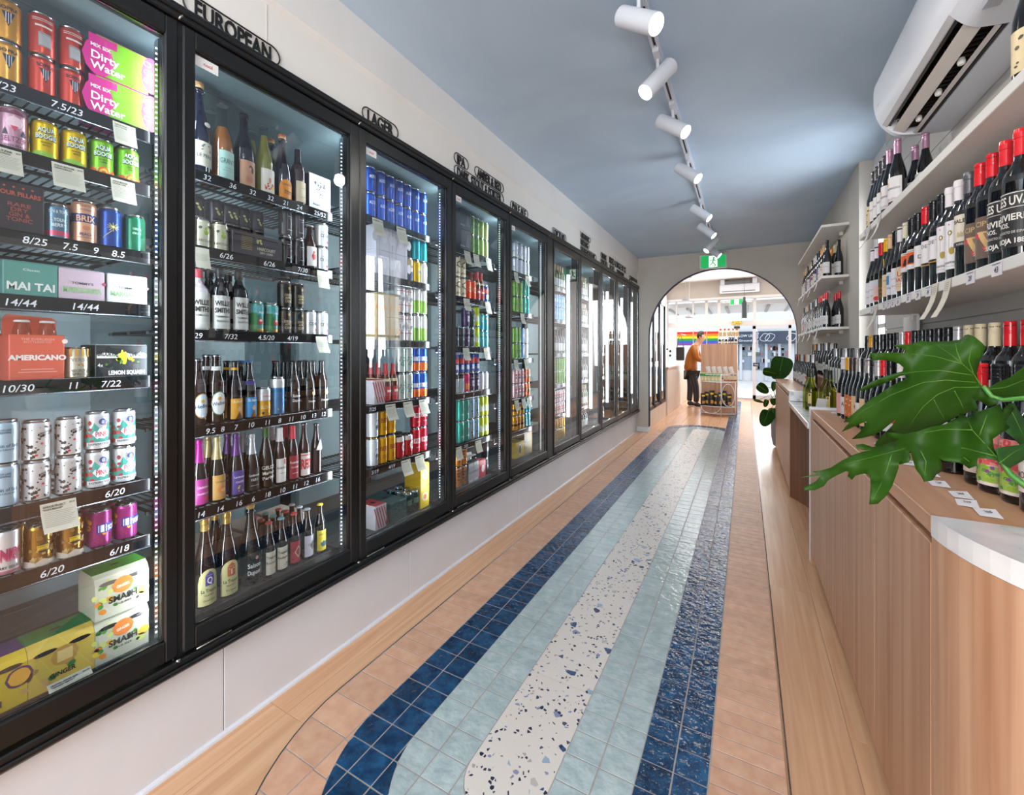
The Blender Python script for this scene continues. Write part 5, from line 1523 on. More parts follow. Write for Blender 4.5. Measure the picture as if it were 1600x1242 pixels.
# ---- first fridge
stock(0, 0, [10], 'or', 2, 1)
stock(0, 0, [65, 110], 'co', 1, 1, 'cb')
stock(0, 0, [181], 'dw', 2, 1)
stock(0, 1, [20], 'sz', 1, 2); stock(0, 1, [67, 114], 'by', 1, 2); stock(0, 1, [158, 199], 'bg', 1, 2)
stock(0, 2, [45], 'fp'); stock(0, 2, [112], 'gb', 1, 2); stock(0, 2, [147], 'br', 1, 2); stock(0, 2, [185], 'st', 1, 2); stock(0, 2, [213], 'gn', 1, 2)
stock(0, 3, [37], 'mt'); stock(0, 3, [113], 'mp'); stock(0, 3, [186], 'mw')
stock(0, 4, [50], 'ac'); stock(0, 4, [115], 'vs', 1, 2); stock(0, 4, [177], 'lsq')
stock(0, 5, [6], 'sl', 2, 1); stock(0, 5, [57, 107], 'bw', 2, 1); stock(0, 5, [151, 193], 'rp', 2, 1)
stock(0, 6, [8], 'pk', 1, 2); stock(0, 6, [60, 109], 'go', 1, 2); stock(0, 6, [155, 196], 'pf', 1, 2)
stock(0, 7, [-3], 'pu4'); stock(0, 7, [92], 'gi'); stock(0, 7, [188], 'of', 2)
# ---- European fridge
stock(1, 0, [317], 'lp'); stock(1, 0, [352], 'gr', 1, 2); stock(1, 0, [386], 'bm'); stock(1, 0, [416], 'gc', 1, 2); stock(1, 0, [444], 'oo', 1, 2); stock(1, 0, [466], 'bp', 1, 1); stock(1, 0, [496], 'pg')
stock(1, 1, [308], 'gw'); stock(1, 1, [335, 361], 'pr', 1, 1)
stock(1, 1, [416], 'hc'); stock(1, 1, [466, 484], 'bk', 2, 1); stock(1, 1, [500], 'aw', 1, 2); stock(1, 1, [511], 'wc', 2, 1)
for j, u in enumerate((355, 378, 400)):
    kd = K['pb']
    kd.place((XS - 0.09 - kd.r, yu(u, XS - 0.09 - kd.r), SHELF[1][1] + 0.112), 0, '%s dark pear can on the upper layer behind the cream pear cans, European fridge' % NTH[j], 'drink cans in the European fridge')
    K['pr'].place((XS - 0.09 - kd.r, yu(u, XS - 0.09 - kd.r), SHELF[1][1] + 0.0105), 0, '%s hidden cream pear can under the dark pear cans, European fridge' % NTH[j], 'drink cans in the European fridge')
stock(1, 2, [314], 'wk', 1, 1); stock(1, 2, [345, 371], 'wl', 1, 2); stock(1, 2, [394, 418], 'rg', 1, 2); stock(1, 2, [443, 462], 'bo', 2, 1); stock(1, 2, [480, 499], 'wc', 1, 2)
stock(1, 3, [309], 'wb', 1, 2); stock(1, 3, [332], 'wo', 1, 2); stock(1, 3, [367], 'ya', 1, 2); stock(1, 3, [387], 'yz', 1, 2); stock(1, 3, [409], 'yb'); stock(1, 3, [431], 'bt'); stock(1, 3, [458], 'sd', 1, 3); stock(1, 3, [482, 503], 'du', 1, 3)
stock(1, 4, [311], 'lm', 1, 2); stock(1, 4, [339], 'lj', 1, 2); stock(1, 4, [369], 'lv', 1, 2); stock(1, 4, [393], 'ls', 1, 2); stock(1, 4, [414], 'gz', 1, 1); stock(1, 4, [437], 'rw1', 1, 2); stock(1, 4, [457], 'rw2', 1, 2); stock(1, 4, [475], 'rw3', 1, 1); stock(1, 4, [494], 'tr', 1, 1)
stock(1, 5, [320], 'tq'); stock(1, 5, [354], 'tt', 1, 2); stock(1, 5, [391], 'sx'); stock(1, 5, [419], 'r6', 1, 3); stock(1, 5, [439], 'r8', 1, 3); stock(1, 5, [459], 'cr', 1, 3); stock(1, 5, [480], 'cw', 1, 3); stock(1, 5, [500], 'cy', 1, 1)
# ---- lager fridge
stock(2, 0, [583, 600, 614, 627, 639, 650, 661], 'al', 2, 1)
stock(2, 1, [587, 612], 'fl', 2, 1); stock(2, 1, [639], 'be', 1, 1); stock(2, 1, [652], 'ye', 1, 2, 'te'); stock(2, 1, [663], 'wh', 1, 2, 'te')
stock(2, 2, [592], 'bs', 2, 1); stock(2, 2, [625, 638], 'li', 2, 1); stock(2, 2, [651, 662], 'wg', 2, 1)
stock(2, 3, [581], 'rs', 1); stock(2, 3, [599, 612], 'rb', 1, 3); stock(2, 3, [625, 637], 'gs', 2, 1); stock(2, 3, [652, 663], 'gg', 2, 1)
stock(2, 4, [583], 'ww', 2, 1); stock(2, 4, [596, 609], 'bb', 2, 1); stock(2, 4, [624, 638], 'rw', 1, 2); stock(2, 4, [652, 663], 'ro', 2, 1)
stock(2, 5, [582], 'rs'); stock(2, 5, [606], 'dv', 1); stock(2, 5, [629, 641], 'gk', 1, 3); stock(2, 5, [655], 'yx', 2)
# ---- stout fridge
stock(3, 0, [722], 'sp', 2, 1); stock(3, 0, [739, 747], 'lg', 2, 1); stock(3, 0, [755, 763], 'lo', 2, 1)
stock(3, 1, [718, 728], 'cm', 2, 1); stock(3, 1, [736, 744], 'ra', 1, 2); stock(3, 1, [752, 759], 'rb', 1, 2); stock(3, 1, [766], 'nv', 1)
stock(3, 2, [718, 726], 'ti', 1, 2); stock(3, 2, [734], 'pu', 2); stock(3, 2, [742], 'ti', 2, 1); stock(3, 2, [750], 'ly', 2); stock(3, 2, [758, 765], 'aq', 2, 1)
stock(3, 3, [717, 725], 'gy', 1, 2, 'nv'); stock(3, 3, [733], 'mg', 1, 2, 'nv'); stock(3, 3, [741, 748], 'pu', 1, 2, 'nv'); stock(3, 3, [756, 763], 'ws', 1, 2)
stock(3, 4, [718, 725], 'tl', 2, 1); stock(3, 4, [735, 744], 'gf', 2, 1); stock(3, 4, [753, 762], 'ly', 2, 1)
stock(3, 5, [718, 726], 'cp', 2, 1); stock(3, 5, [737], 'wp'); stock(3, 5, [748], 'wp'); stock(3, 5, [759], 'rx', 1, 1); stock(3, 5, [768], 'dk', 2, 1)
# ---- pale ale fridge
stock(4, 0, [804, 811, 817, 822], 'ws', 2, 1)
stock(4, 1, [804, 811], 'lg', 2, 1); stock(4, 1, [817, 822], 'tl', 2, 1)
stock(4, 2, [803, 808], 'lg', 2, 1); stock(4, 2, [814], 'lb', 2); stock(4, 2, [820], 'wh', 2)
stock(4, 3, [803, 808, 813], 'pe', 2, 1); stock(4, 3, [818, 823], 'oc', 2, 1)
stock(4, 4, [803, 808, 813], 'am', 2, 1); stock(4, 4, [818, 823], 'aq', 2, 1)
stock(4, 5, [808], 'yc'); stock(4, 5, [819], 'kc', 2)
# ---- sixth to tenth fridges: the near column of each shelf shows beside the light tube
for b, plan in ((5, ['wy', 'lb', 'wn', 'lg', 'pe', 'yo']), (6, ['wy', 'wy', 'wn', 'wn', 'wy', 'wn']), (7, ['wn', 'wy', 'wy', 'wn', 'wy', 'wn']), (8, ['wy', 'wn', 'wy', 'wy', 'wn', 'wy']), (9, ['wn', 'wy', 'wn', 'wy', 'wn', 'wy'])):
    for s, k in enumerate(plan):
        kd = K[k]
        n = 5 if b == 5 else 3
        for j in range(n):
            stock(b, s, [(BAYS[b][1] + (0.016 if b < 9 else -0.05) - kd.r - (n - 1 - j) * (2 * kd.r + 0.0036),)], k, 2 if kd.cat == 'drink can' else 1)

fill_shelves()
K['wv'].place((XS - 0.105, yu(346, XS - 0.075), SHELF[1][3] + 0.0105), 0, 'brown beer bottle with violet label between the white oval label and amber label bottles', 'bottles in the European fridge')
for j, y in enumerate((0.80, 0.862, 0.924)):
    for l, k in enumerate(('pr', 'pb')):
        K[k].place((XS - 0.088 - 0.03, y, SHELF[1][1] + 0.0105 + l * 0.1015), 0, '%s %s in the row behind the cream pear cans, European fridge' % (NTH[j], ('cream pear can', 'black pear can on top')[l]), 'drink cans in the European fridge')
for j, y in enumerate((1.67, 1.75)):
    for l in range(2):
        K['ro'].place((XS - 0.19 - 0.031, y, SHELF[2][4] + 0.0105 + l * 0.1435), 0, '%s %s crimson lager can behind the wide red cans, lager fridge' % (NTH[j], ('lower', 'upper')[l]), 'drink cans in the lager fridge')

for j, (x, y) in enumerate(((-1.905, 1.25), (-1.905, 1.10), (-1.905, 0.95))):
    K['bc'].place((x, y, SHELF[1][5] + 0.0105), 0.05, '%s dusty beige beer slab behind the small trappist bottles, European fridge' % NTH[j], 'beer slabs in the European fridge')
# ------------------------------------------------------------------ paper notes clipped to the shelves
def note(b, s, u, w, h, text, sub='', lean=0.25, drop=0.0, flatz=None):
    X = XS + 0.004
    y, z = yu(u, X), SHELF[b][s] + 0.004 - drop
    mb = MB()
    vs = []
    n = 5
    for i in range(n + 1):
        t = i / n
        zz = -h * t
        xx = lean * h * t * t * 0.5
        for yy in (-w / 2, w / 2):
            vs.append((xx, yy + 0.012 * t * lean, zz))
    mb.add(vs, [(2 * i, 2 * i + 2, 2 * i + 3, 2 * i + 1) for i in range(n)], '#d2d0bf|p')
    mb.add([(x - 0.0007, y_, z_) for x, y_, z_ in vs], [(2 * i, 2 * i + 1, 2 * i + 3, 2 * i + 2) for i in range(n)], '#d2d0bf|p')
    def pl(x, zz):
        t = min(max(-zz / h, 0), 1)
        return (lean * h * t * t * 0.5 + 0.0008, x + 0.012 * t * lean, zz)
    if text:
        put_text(mb, text, h * 0.07, '#2a2c28|p', pl, w * 0.62, x=-w * 0.12, z=-h * 0.12, bold=0.03)
        if sub:
            put_text(mb, sub, h * 0.06, '#2a2c28|p', pl, w * 0.55, x=-w * 0.16, z=-h * 0.22, bold=0.03)
        put_text(mb, '$6/20', h * 0.06, '#2a2c28|p', pl, w * 0.16, x=w * 0.38, z=-h * 0.10, bold=0.02)
    for k in range(9):
        if not text and k > 5:
            break
        put_shape(mb, 'r', -w * 0.03 * (k % 3), -h * (0.32 + 0.06 * k), w * (0.84 - 0.05 * (k % 3)), h * 0.012, '#8d8f86|p', pl, n=2)
    o = mb.build('price_note', None, (X, y, z))
    k = NOTES[b] = NOTES.get(b, -1) + 1
    return tag(o, 'cream tasting note clipped to the %s shelf, %s along, %s fridge' % (sname(b, s), NTH[sum(1 for q in NOTED if q == (b, s))], BN[b]), 'paper note', 'tasting notes in the fridges'), NOTED.append((b, s))


NOTES, NOTED = {}, []
note(0, 0, 194, 0.052, 0.062, 'GARAGE PROJECT', 'DIRTY WATER')
note(0, 1, 10, 0.05, 0.062, 'SELTZER', 'WHITE PEACH'); note(0, 1, 106, 0.062, 0.064, 'AQUA BOOGIE', 'PINEAPPLE MANGO'); note(0, 1, 192, 0.055, 0.066, 'AQUA BOOGIE', 'GUAVA LIME')
note(0, 5, 91, 0.068, 0.075, 'GARAGE PROJECT', '"WHITE MISCHIEF"', 0.4)
note(0, 7, 108, 0.085, 0.055, 'CRAFTED GINGER BEER', '"GINGER SMASH"', 0.9, drop=-0.03)
note(1, 1, 315, 0.045, 0.068, ''); note(1, 1, 504, 0.055, 0.075, ''); note(1, 2, 502, 0.055, 0.07, '', '', 0.5)
for u in (590, 627):
    note(2, 0, u, 0.07, 0.085, 'ALBERTS', '', 0.4)
for u in (610, 637, 661):
    note(2, 3, u, 0.07, 0.08, 'LAGER', '', 0.5)
for u in (634, 655):
    note(2, 4, u, 0.07, 0.08, 'LAGER', '', 0.5)
for u in (730, 744, 763):
    note(3, 0, u, 0.07, 0.085, 'STOUT', '', 0.4)
for u in (729, 762):
    note(3, 1, u, 0.07, 0.08, '', '', 0.4)
for u in (728, 760):
    note(3, 2, u, 0.07, 0.08, '', '', 0.4)
for u in (716, 747):
    note(3, 4, u, 0.07, 0.08, 'IPA', '', 0.4)
for u in (806, 824):
    note(4, 0, u, 0.07, 0.085, '', '', 0.4)
for u in (806, 822):
    note(4, 2, u, 0.07, 0.085, '', '', 0.4)
for u in (807, 818, 826):
    note(4, 3, u, 0.07, 0.08, '', '', 0.4)
note(4, 1, 816, 0.07, 0.085, '', '', 0.4)

# ------------------------------------------------------------------ black metal signs over the doors
def pill_sign(text, u0, u1, row, pill=True, big=1.0):
    X = XL + 0.002
    y0, y1 = yu(u0, X), yu(u1, X)
    zc = 2.313 + row * 0.074
    h = 0.064 * big
    w = y1 - y0
    label = 'black metal sign reading %s above the fridge doors' % text.lower()
    root = empty('wall_sign', (X, (y0 + y1) / 2, zc), label, 'sign', 'category signs over the fridges')
    if pill:
        rr = h / 2
        pts = []
        for cx, a0 in ((w / 2 - rr, -PI / 2), (-w / 2 + rr, PI / 2)):
            for i in range(11):
                t = a0 + PI * i / 10
                pts.append((0.004, cx + rr * math.cos(t), rr * math.sin(t)))
        MB().tube(pts, 0.0026, '#0d0d0e', 6, closed=True).build('border', root)
    lt = MB()
    text_solid(lt, text, h * 0.86, '#0d0d0e', lambda x, z, t: (t, x, z), 0.005, w - (h * 1.0 if pill else 0.02), 0.02)
    lt.build('lettering', root)


for a in (('EUROPEAN', 285, 436, 0), ('LAGER', 565, 621, 0), ('DARK, STOUT & PORTER', 709, 786, 0), ('IPA', 709, 731, 1), ('AMBER & RED', 741, 786, 1), ('PALE ALE', 797, 824, 0), ('LOW TO NO', 862, 884, 0),
          ('SAUVIGNON BLANC', 906, 931, 0), ('RIESLING', 906, 920, 1), ('AROMATIC', 906, 922, 2), ('SPRITZER', 938, 949, 0), ('WHITES', 938, 948, 1), ('ROSE', 952, 960, 0), ('CHARDONNAY', 963, 975, 0, False)):
    pill_sign(*a)
pill_sign('MIXED & SINGLE BY ICE', 951, 978, 1.15, False, 1.5)
pill_sign('CHAMPAGNE', 983, 996, 0.4, False)
pill_sign('ICE', 983, 988, -0.25, False)
# ================================================================== THE BOTTLE SIDE
HC = 0.908
# near counter: oak front with a finger gap, oak top, marble round end
CF = 0.338
counter = empty('shop_counter', (CF, 1.2, 0), 'long oak front counter with rounded marble end holding wine bottles', 'counter')
def cpart(mb, name, parent=None):
    o = mb.build(name, parent or counter)
    (o if parent is None else o).matrix_parent_inverse = Matrix.Identity(4)
    if parent is None:
        o.location = (-CF, -1.2, 0)
    return o
mb = MB()
mb.bbox(CF, XR - 0.008, 1.2, 3.07, HC - 0.037, HC, 'oak_top', 0.0015)
cpart(mb, 'worktop')
mb = MB()
mb.box(CF + 0.06, XR - 0.008, 1.2, 3.06, 0.02, HC - 0.037, 'oak_dark')
mb.box(CF + 0.022, CF + 0.06, 1.2, 3.05, 0.62, HC - 0.037, 'oak_dark')
mb.box(CF + 0.09, CF + 0.10, 1.2, 3.05, 0.0, 0.08, 'oak_dark')
cpart(mb, 'carcass')
for a, b_ in ((1.2, 1.643), (1.643, 2.1), (2.1, 2.57), (2.57, 3.048)):
    mb = MB().bbox(CF, CF + 0.02, a + 0.0012, b_ - 0.0012, 0.075, HC - 0.056, 'oak_front', 0.0012)
    cpart(mb, 'cabinet_door')
cpart(MB().bbox(CF - 0.001, XR - 0.008, 3.05, 3.072, 0.0, HC - 0.037, 'oak_front', 0.001), 'end_panel')
mb = MB().bbox(CF - 0.004, XR - 0.008, 3.072, 3.11, 0.0, HC + 0.012, 'white_laminate', 0.004)
cpart(mb, 'white_end')
RC, CCX, CCY = 0.41, CF + 0.41, 1.198
arcp = [(CCX - RC * math.cos(PI / 2 * i / 20), CCY - RC * math.sin(PI / 2 * i / 20)) for i in range(21)]
cpart(MB().prism([(CCX, CCY)] + arcp, 'z', HC - 0.04, HC + 0.002, 'marble'), 'marble_end')
arc2 = [(CCX - (RC - 0.001) * math.cos(PI / 2 * i / 20), CCY - (RC - 0.001) * math.sin(PI / 2 * i / 20)) for i in range(21)]
mb = MB()
mb.add([(x, y, z) for x, y in arc2 for z in (0.0, HC - 0.041)], [(2 * i, 2 * i + 1, 2 * i + 3, 2 * i + 2) for i in range(20)], 'oak_front')
mb.box(CCX - 0.002, XR - 0.008, CCY - RC + 0.01, CCY, 0, HC - 0.041, 'oak_front')
cpart(mb, 'curved_front')

# riser at the back of the counter
riser = tag(MB().bbox(0.605, XR - 0.006, 1.0, 3.04, HC, HC + 0.115, 'oak_top', 0.002).build('display_riser'), 'low oak step along the back of the near counter under wine bottles', 'riser')

# lower marble counter and the far cabinet
mc = empty('marble_counter', (0.33, 3.7, 0), 'lower marble topped counter with curved walnut front between two cabinets', 'counter')
def mpart(mb, name, p=mc):
    o = mb.build(name, p)
    o.location = -Vector(p.location)
    return o
mpart(MB().bbox(0.325, 0.757, 3.112, 4.385, 0.785, 0.8225, 'marble', 0.003), 'marble_top')
fr_ = []
for i in range(15):
    t = i / 14
    y = 4.385 - 1.27 * t
    x = 0.335 + 0.13 * math.sin(min(1, t * 3.2) * PI / 2)
    fr_.append((x, y))
mb = MB()
mb.prism([(0.75, 4.385)] + fr_ + [(0.75, 3.115)], 'z', 0.0, 0.785, 'oak_dark')
mpart(mb, 'curved_front')
fc = empty('oak_cabinet', (0.33, 5.3, 0), 'far oak cabinet with marble end block and wine bottles on it', 'cabinet')
fp = lambda mb, n: mpart(mb, n, fc)
fp(MB().bbox(0.33, 0.76, 4.42, 6.31, HC - 0.037, HC, 'oak_top', 0.002), 'worktop')
fp(MB().box(0.36, 0.76, 4.42, 6.30, 0.02, HC - 0.037, 'oak_dark'), 'carcass')
for a, b_ in ((4.42, 5.05), (5.05, 5.68), (5.68, 6.31)):
    fp(MB().bbox(0.33, 0.352, a + 0.001, b_ - 0.001, 0.06, HC - 0.056, 'oak_front', 0.001), 'cabinet_door')
fp(MB().bbox(0.33, 0.76, 4.385, 4.42, 0.0, 0.785, 'oak_front', 0.002), 'end_panel')
fp(MB().bbox(0.328, 0.76, 4.36, 4.42, 0.826, HC + 0.004, 'marble', 0.003), 'marble_block')
riser2 = tag(MB().bbox(0.56, 0.757, 3.12, 4.34, 0.8232, 0.97, 'oak_top', 0.002).build('display_riser'), 'oak step at the back of the lower marble counter', 'riser')
riser3 = tag(MB().bbox(0.60, 0.757, 4.44, 6.2, HC + 0.0008, HC + 0.11, 'oak_top', 0.002).build('display_riser'), 'oak step at the back of the far oak cabinet', 'riser')

# shelves on the wall
def wshelf(x0, x1, y0, y1, zb, label, t=0.03):
    mb = MB().bbox(x0, x1, y0, y1, zb, zb + t, 'wall_cream', 0.0015)
    root = mb.build('wall_shelf')
    tag(root, label, 'shelf', 'wine shelves on the wall')
    for yy in (y0 + 0.25, (y0 + y1) / 2, y1 - 0.05):
        MB().box(x1 - 0.03, x1 - 0.002, yy - 0.004, yy + 0.004, zb - 0.03, zb, 'wall_cream').build('bracket', root)
    return zb + t
ZU = wshelf(0.53, XR - 0.005, 0.3, 2.88, 1.836, 'upper white wall shelf with pink capped wine bottles below the air conditioner')
ZM = wshelf(0.53, XR - 0.005, 0.3, 2.88, 1.437, 'middle white wall shelf carrying a long row of red wine bottles')
ZF1 = wshelf(0.572, 0.762, 4.5, 6.34, 2.313, 'highest empty white shelf beside the arch', 0.022)
ZF2 = wshelf(0.572, 0.762, 4.5, 6.34, 1.876, 'far white shelf beside the arch with two big white label bottles', 0.022)
ZF3 = wshelf(0.572, 0.762, 4.5, 6.34, 1.437, 'far white shelf beside the arch with red capped bottles', 0.022)
br = MB()
for y in (2.2, 2.3):
    br.box(0.735, 0.752, y, y + 0.012, 1.868, 2.06, '#8b8885')
tag(br.build('shelf_upright'), 'pair of grey shelf uprights on the wall under the air conditioner', 'bracket')

# ------------------------------------------------------------------ wine
BK = '#0b0d11|c'
WK = {}
def wine(key, desc, shape, lab, cap, deco=(), h=0.31, r=0.0315, gl=BK, neck=None):
    WK[key] = bottle(desc, shape, gl, h, r, lab, cap, deco, neck=neck)
RC_ = '#d5202a|g'
wine('pink', 'burgundy bottle with mauve cap and white label', 'burgundy', (0.12, 0.46, 1.0, '#e0dcdc'), ('screw', '#b48aa2|m', 0.79), [('t', 'MORNINGSIDE', 0.3, 0.009, '#5a5054', 0.05), ('e', -0.022, 0.37, 0.010, 0.016, '#d0a83a'), ('wave', 0, 0.16, 0.06, 0.014, '#c9b9c0')])
wine('grys', 'burgundy bottle with dark cap and white label', 'burgundy', (0.12, 0.44, 1.0, '#e2dedd'), ('screw', '#2a2a30|g', 0.80), [('t', 'PINOT NOIR', 0.3, 0.008, '#5a5054', 0.044)], neck=(0.78, 0.87, '#8d8389'))
wine('crm', 'burgundy bottle with dark cap and tan illustrated label', 'burgundy', (0.10, 0.42, 1.0, '#d9c49a'), ('screw', '#2a2a30|g', 0.80), [('e', 0.012, 0.26, 0.018, 0.05, '#2a2622'), ('dots', 6, 2, 0.006, 0.012, ['#4a3a2a'], 0.14, 0.38, 0.03)], neck=(0.78, 0.87, '#8d8389'))
wine('suv', 'claret bottle with red banded cap and black lettered label', 'bordeaux', (0.10, 0.52, 1.1, '#2a2829'), ('foil', RC_, 0.80), [('r', 0, 0.51, 0.08, 0.002, '#dedad4'), ('t', 'LES UVA', 0.455, 0.022, '#e6e2da', 0.062, 0, 0, 0.02), ('r', 0, 0.40, 0.08, 0.0014, '#dedad4'), ('t', 'RIVIERE', 0.33, 0.016, '#e6e2da', 0.056, 0, 0, 0.02), ('t', 'NOS.', 0.27, 0.012, '#e6e2da', 0.024, -0.014), ('t', 'PRODUCTO DE ESPANA', 0.215, 0.006, '#cfcac2', 0.06), ('t', 'RIOJA 1888', 0.15, 0.012, '#e6e2da', 0.058, 0, 0, 0.03)], h=0.315, neck=(0.81, 0.85, '#1c1a1c'))
wine('cip', 'claret bottle with ribbed red cap and brown V label', 'bordeaux', (0.10, 0.46, 1.0, '#6d5a4f'), ('screw', RC_, 0.80), [('t', 'CIPRL', 0.40, 0.014, '#c4a878', 0.044), ('dn', 0.004, 0.25, 0.046, 0.05, '#cfa873'), ('dn', 0.012, 0.25, 0.03, 0.04, '#8a7260'), ('r', -0.008, 0.24, 0.010, 0.05, '#d8304a', 0.5), ('t', '2020', 0.17, 0.009, '#d8cdc2', 0.024, 0.012)], h=0.31)
wine('bal', 'claret bottle with grey capsule and cream label', 'bordeaux', (0.34, 0.60, 1.0, '#dad0bd'), ('foil', '#6b6a6e|m', 0.80), [('t', 'BALBAS', 0.54, 0.012, '#3a362f', 0.05, 0, 0, 0.02), ('wave', -0.004, 0.42, 0.02, 0.02, '#b9a98a'), ('r', 0, 0.32, 0.078, 0.014, '#2a2a2e'), ('t', 'RIBERA', 0.32, 0.006, '#c9c4bc', 0.03)])
wine('gld', 'claret bottle with white cap and gold dotted label', 'bordeaux', (0.12, 0.60, 1.0, '#e4dfe2'), ('foil', '#dfd9dc|p', 0.80), [('e', -0.006, 0.48, 0.013, 0.016, '#8a7a3c'), ('e', -0.006, 0.48, 0.006, 0.009, '#e9e4d8'), ('e', -0.001, 0.30, 0.016, 0.022, '#a8944a'), ('r', -0.008, 0.39, 0.001, 0.05, '#a8944a'), ('dots', 3, 2, 0.003, 0.005, ['#c23a4a'], 0.54, 0.58, 0.02), ('t', 'castelar', 0.19, 0.008, '#5a565a', 0.044), ('r', 0, 0.15, 0.05, 0.001, '#9a969a')], neck=(0.985, 1.0, '#d84a4a'))
wine('dta', 'claret bottle with black cap and white gold-edged label', 'bordeaux', (0.30, 0.55, 1.05, '#e3dfe0'), ('screw', '#15161a|g', 0.80), [('t', 'DETA', 0.49, 0.013, '#45424a', 0.05, 0, 0, 0.0), ('r', 0, 0.29, 0.08, 0.006, '#26231f'), ('wave', 0, 0.275, 0.07, 0.006, '#b8863a')])
wine('ddr', 'claret bottle with red cap and white half label', 'bordeaux', (0.30, 0.55, 1.05, '#e2dedf'), ('screw', RC_, 0.80), [('t', 'DR.', 0.42, 0.014, '#45424a', 0.03, 0.008)])
wine('buf', 'claret bottle with black cap and orange animal label', 'bordeaux', (0.32, 0.56, 1.05, '#e08a4a'), ('screw', '#15161a|g', 0.80), [('r', 0, 0.54, 0.078, 0.010, '#dcdcdf'), ('t', 'Icario', 0.54, 0.006, '#2a2a2a', 0.03), ('r', 0, 0.45, 0.079, 0.044, '#dc5a1a'), ('e', 0.006, 0.44, 0.034, 0.030, '#241d22'), ('r', 0.0, 0.41, 0.026, 0.012, '#241d22'), ('r', 0, 0.345, 0.079, 0.018, '#dcd6d8')])
wine('usa', 'bottle with white cap and beige label of red letters', 'burgundy', (0.10, 0.42, 1.05, '#d9bfa2'), ('screw', '#d8d2b8|p', 0.80), [('t', "US", 0.33, 0.022, '#b03a34', 0.036, 0.004, 0, 0.02), ('t', 'RAYS', 0.25, 0.016, '#b03a34', 0.05, 0, 0, 0.02), ('r', 0, 0.19, 0.04, 0.001, '#8a6f5a'), ('r', 0, 0.16, 0.04, 0.001, '#8a6f5a')])
wine('blu', 'bottle with black cap and white label with blue block', 'burgundy', (0.10, 0.42, 1.05, '#d5d6df'), ('screw', '#15161a|g', 0.80), [('r', -0.02, 0.31, 0.03, 0.04, '#3a78b0'), ('t', 'blanc', 0.2, 0.010, '#6a7090', 0.034)])
wine('pch', 'bottle with peach cap and cream label', 'burgundy', (0.10, 0.42, 1.0, '#e0c69e'), ('screw', '#e3b891|p', 0.80), [('t', 'Luna', 0.34, 0.010, '#5a4a34', 0.03), ('r', 0, 0.24, 0.04, 0.001, '#8a7050')])
wine('ylw', 'bottle with yellow cap and dark gold engraved label', 'burgundy', (0.08, 0.40, 1.0, '#5a4420'), ('screw', '#e5b412|g', 0.80), [('dots', 14, 3, 0.006, 0.014, ['#a8823a', '#c29a4a', '#30240f'], 0.1, 0.38, 0.03, 'blob'), ('r', 0.01, 0.62, 0.003, 0.04, '#d8c02a')])
wine('rdp', 'bottle with red cap and pink faded label', 'burgundy', (0.08, 0.42, 1.0, '#d9b3ae'), ('screw', RC_, 0.80), [('r', 0, 0.37, 0.07, 0.03, '#c3c6d0'), ('e', 0, 0.13, 0.05, 0.02, '#cf3a34')])
wine('wht', 'bottle with white cap and plain white label', 'burgundy', (0.08, 0.44, 1.0, '#dedae2'), ('screw', '#e2dbe4|p', 0.80), [('wave', 0, 0.3, 0.06, 0.01, '#c4bfc9'), ('t', 'syrah', 0.2, 0.008, '#8d8894', 0.03)], neck=(0.965, 1.0, '#1c1c20'))
wine('bkw', 'black bottle with black cap and small grey crest', 'bordeaux', (0.20, 0.42, 0.9, '#1b1d22'), ('screw', '#16181c|g', 0.80), [('t', 'Lodge', 0.36, 0.010, '#b9bcc2', 0.034), ('r', 0, 0.28, 0.02, 0.001, '#b9bcc2')])
wine('bkn', 'black claret bottle with white print', 'bordeaux', (0.14, 0.46, 1.0, '#d5d0d4'), ('screw', '#1a1c20|g', 0.78), [('t', 'Estate', 0.36, 0.010, '#34343a', 0.036)])
wine('slv', 'bottle with silver grey cap and pale label', 'burgundy', (0.10, 0.42, 1.0, '#dcd6cf'), ('screw', '#c9c6ca|m', 0.78), [('t', 'Vino', 0.32, 0.012, '#3a3438', 0.036)])
wine('crc', 'claret bottle with cream capsule', 'bordeaux', (0.12, 0.46, 1.0, '#e2d9c8'), ('screw', '#d9cba8|p', 0.78), [('t', 'RISERVA', 0.34, 0.010, '#5a4630', 0.044)])
wine('red', 'claret bottle with glossy red capsule', 'bordeaux', (0.12, 0.46, 1.0, '#d8d0cc'), ('screw', RC_, 0.78), [('t', 'TINTO', 0.34, 0.012, '#8a2a2a', 0.044)])
wine('mos', 'bottle with pink and green mosaic label', 'burgundy', (0.06, 0.46, 1.15, '#e8ddd2'), ('screw', '#16181c|g', 0.80), [('r', 0, 0.34, 0.078, 0.075, '#dd8a82'), ('r', 0, 0.15, 0.078, 0.04, '#9dbb55'), ('dots', 44, 5, 0.012, 0.02, ['#d8605a', '#e0807a', '#c94450', '#eab0a6'], 0.23, 0.44, 0.04, 'dia'), ('dots', 26, 8, 0.010, 0.018, ['#8fb03a', '#a8c24a', '#4f8a4a'], 0.09, 0.22, 0.04, 'dia'), ('dots', 4, 9, 0.008, 0.012, ['#8a4a8a'], 0.15, 0.3, 0.02, 'blob')], r=0.037)
wine('jon', 'bottle with cream label of cherries and serif lettering', 'bordeaux', (0.14, 0.50, 1.1, '#ddd0c8'), ('screw', '#16181c|g', 0.80), [('t', 'MONTEJON', 0.26, 0.015, '#6a4a4a', 0.064), ('dots', 5, 3, 0.006, 0.010, ['#8a2a3a'], 0.38, 0.44, 0.02), ('r', 0, 0.35, 0.08, 0.001, '#8a7070')], r=0.037)
wine('pkl', 'bottle with white cap and pink watercolour label', 'burgundy', (0.06, 0.40, 1.1, '#e2a2a2'), ('screw', '#d9d4d6|p', 0.80), [('dots', 8, 3, 0.012, 0.022, ['#e0685a', '#eab6c2', '#f0d2d0'], 0.1, 0.36, 0.03, 'blob')])
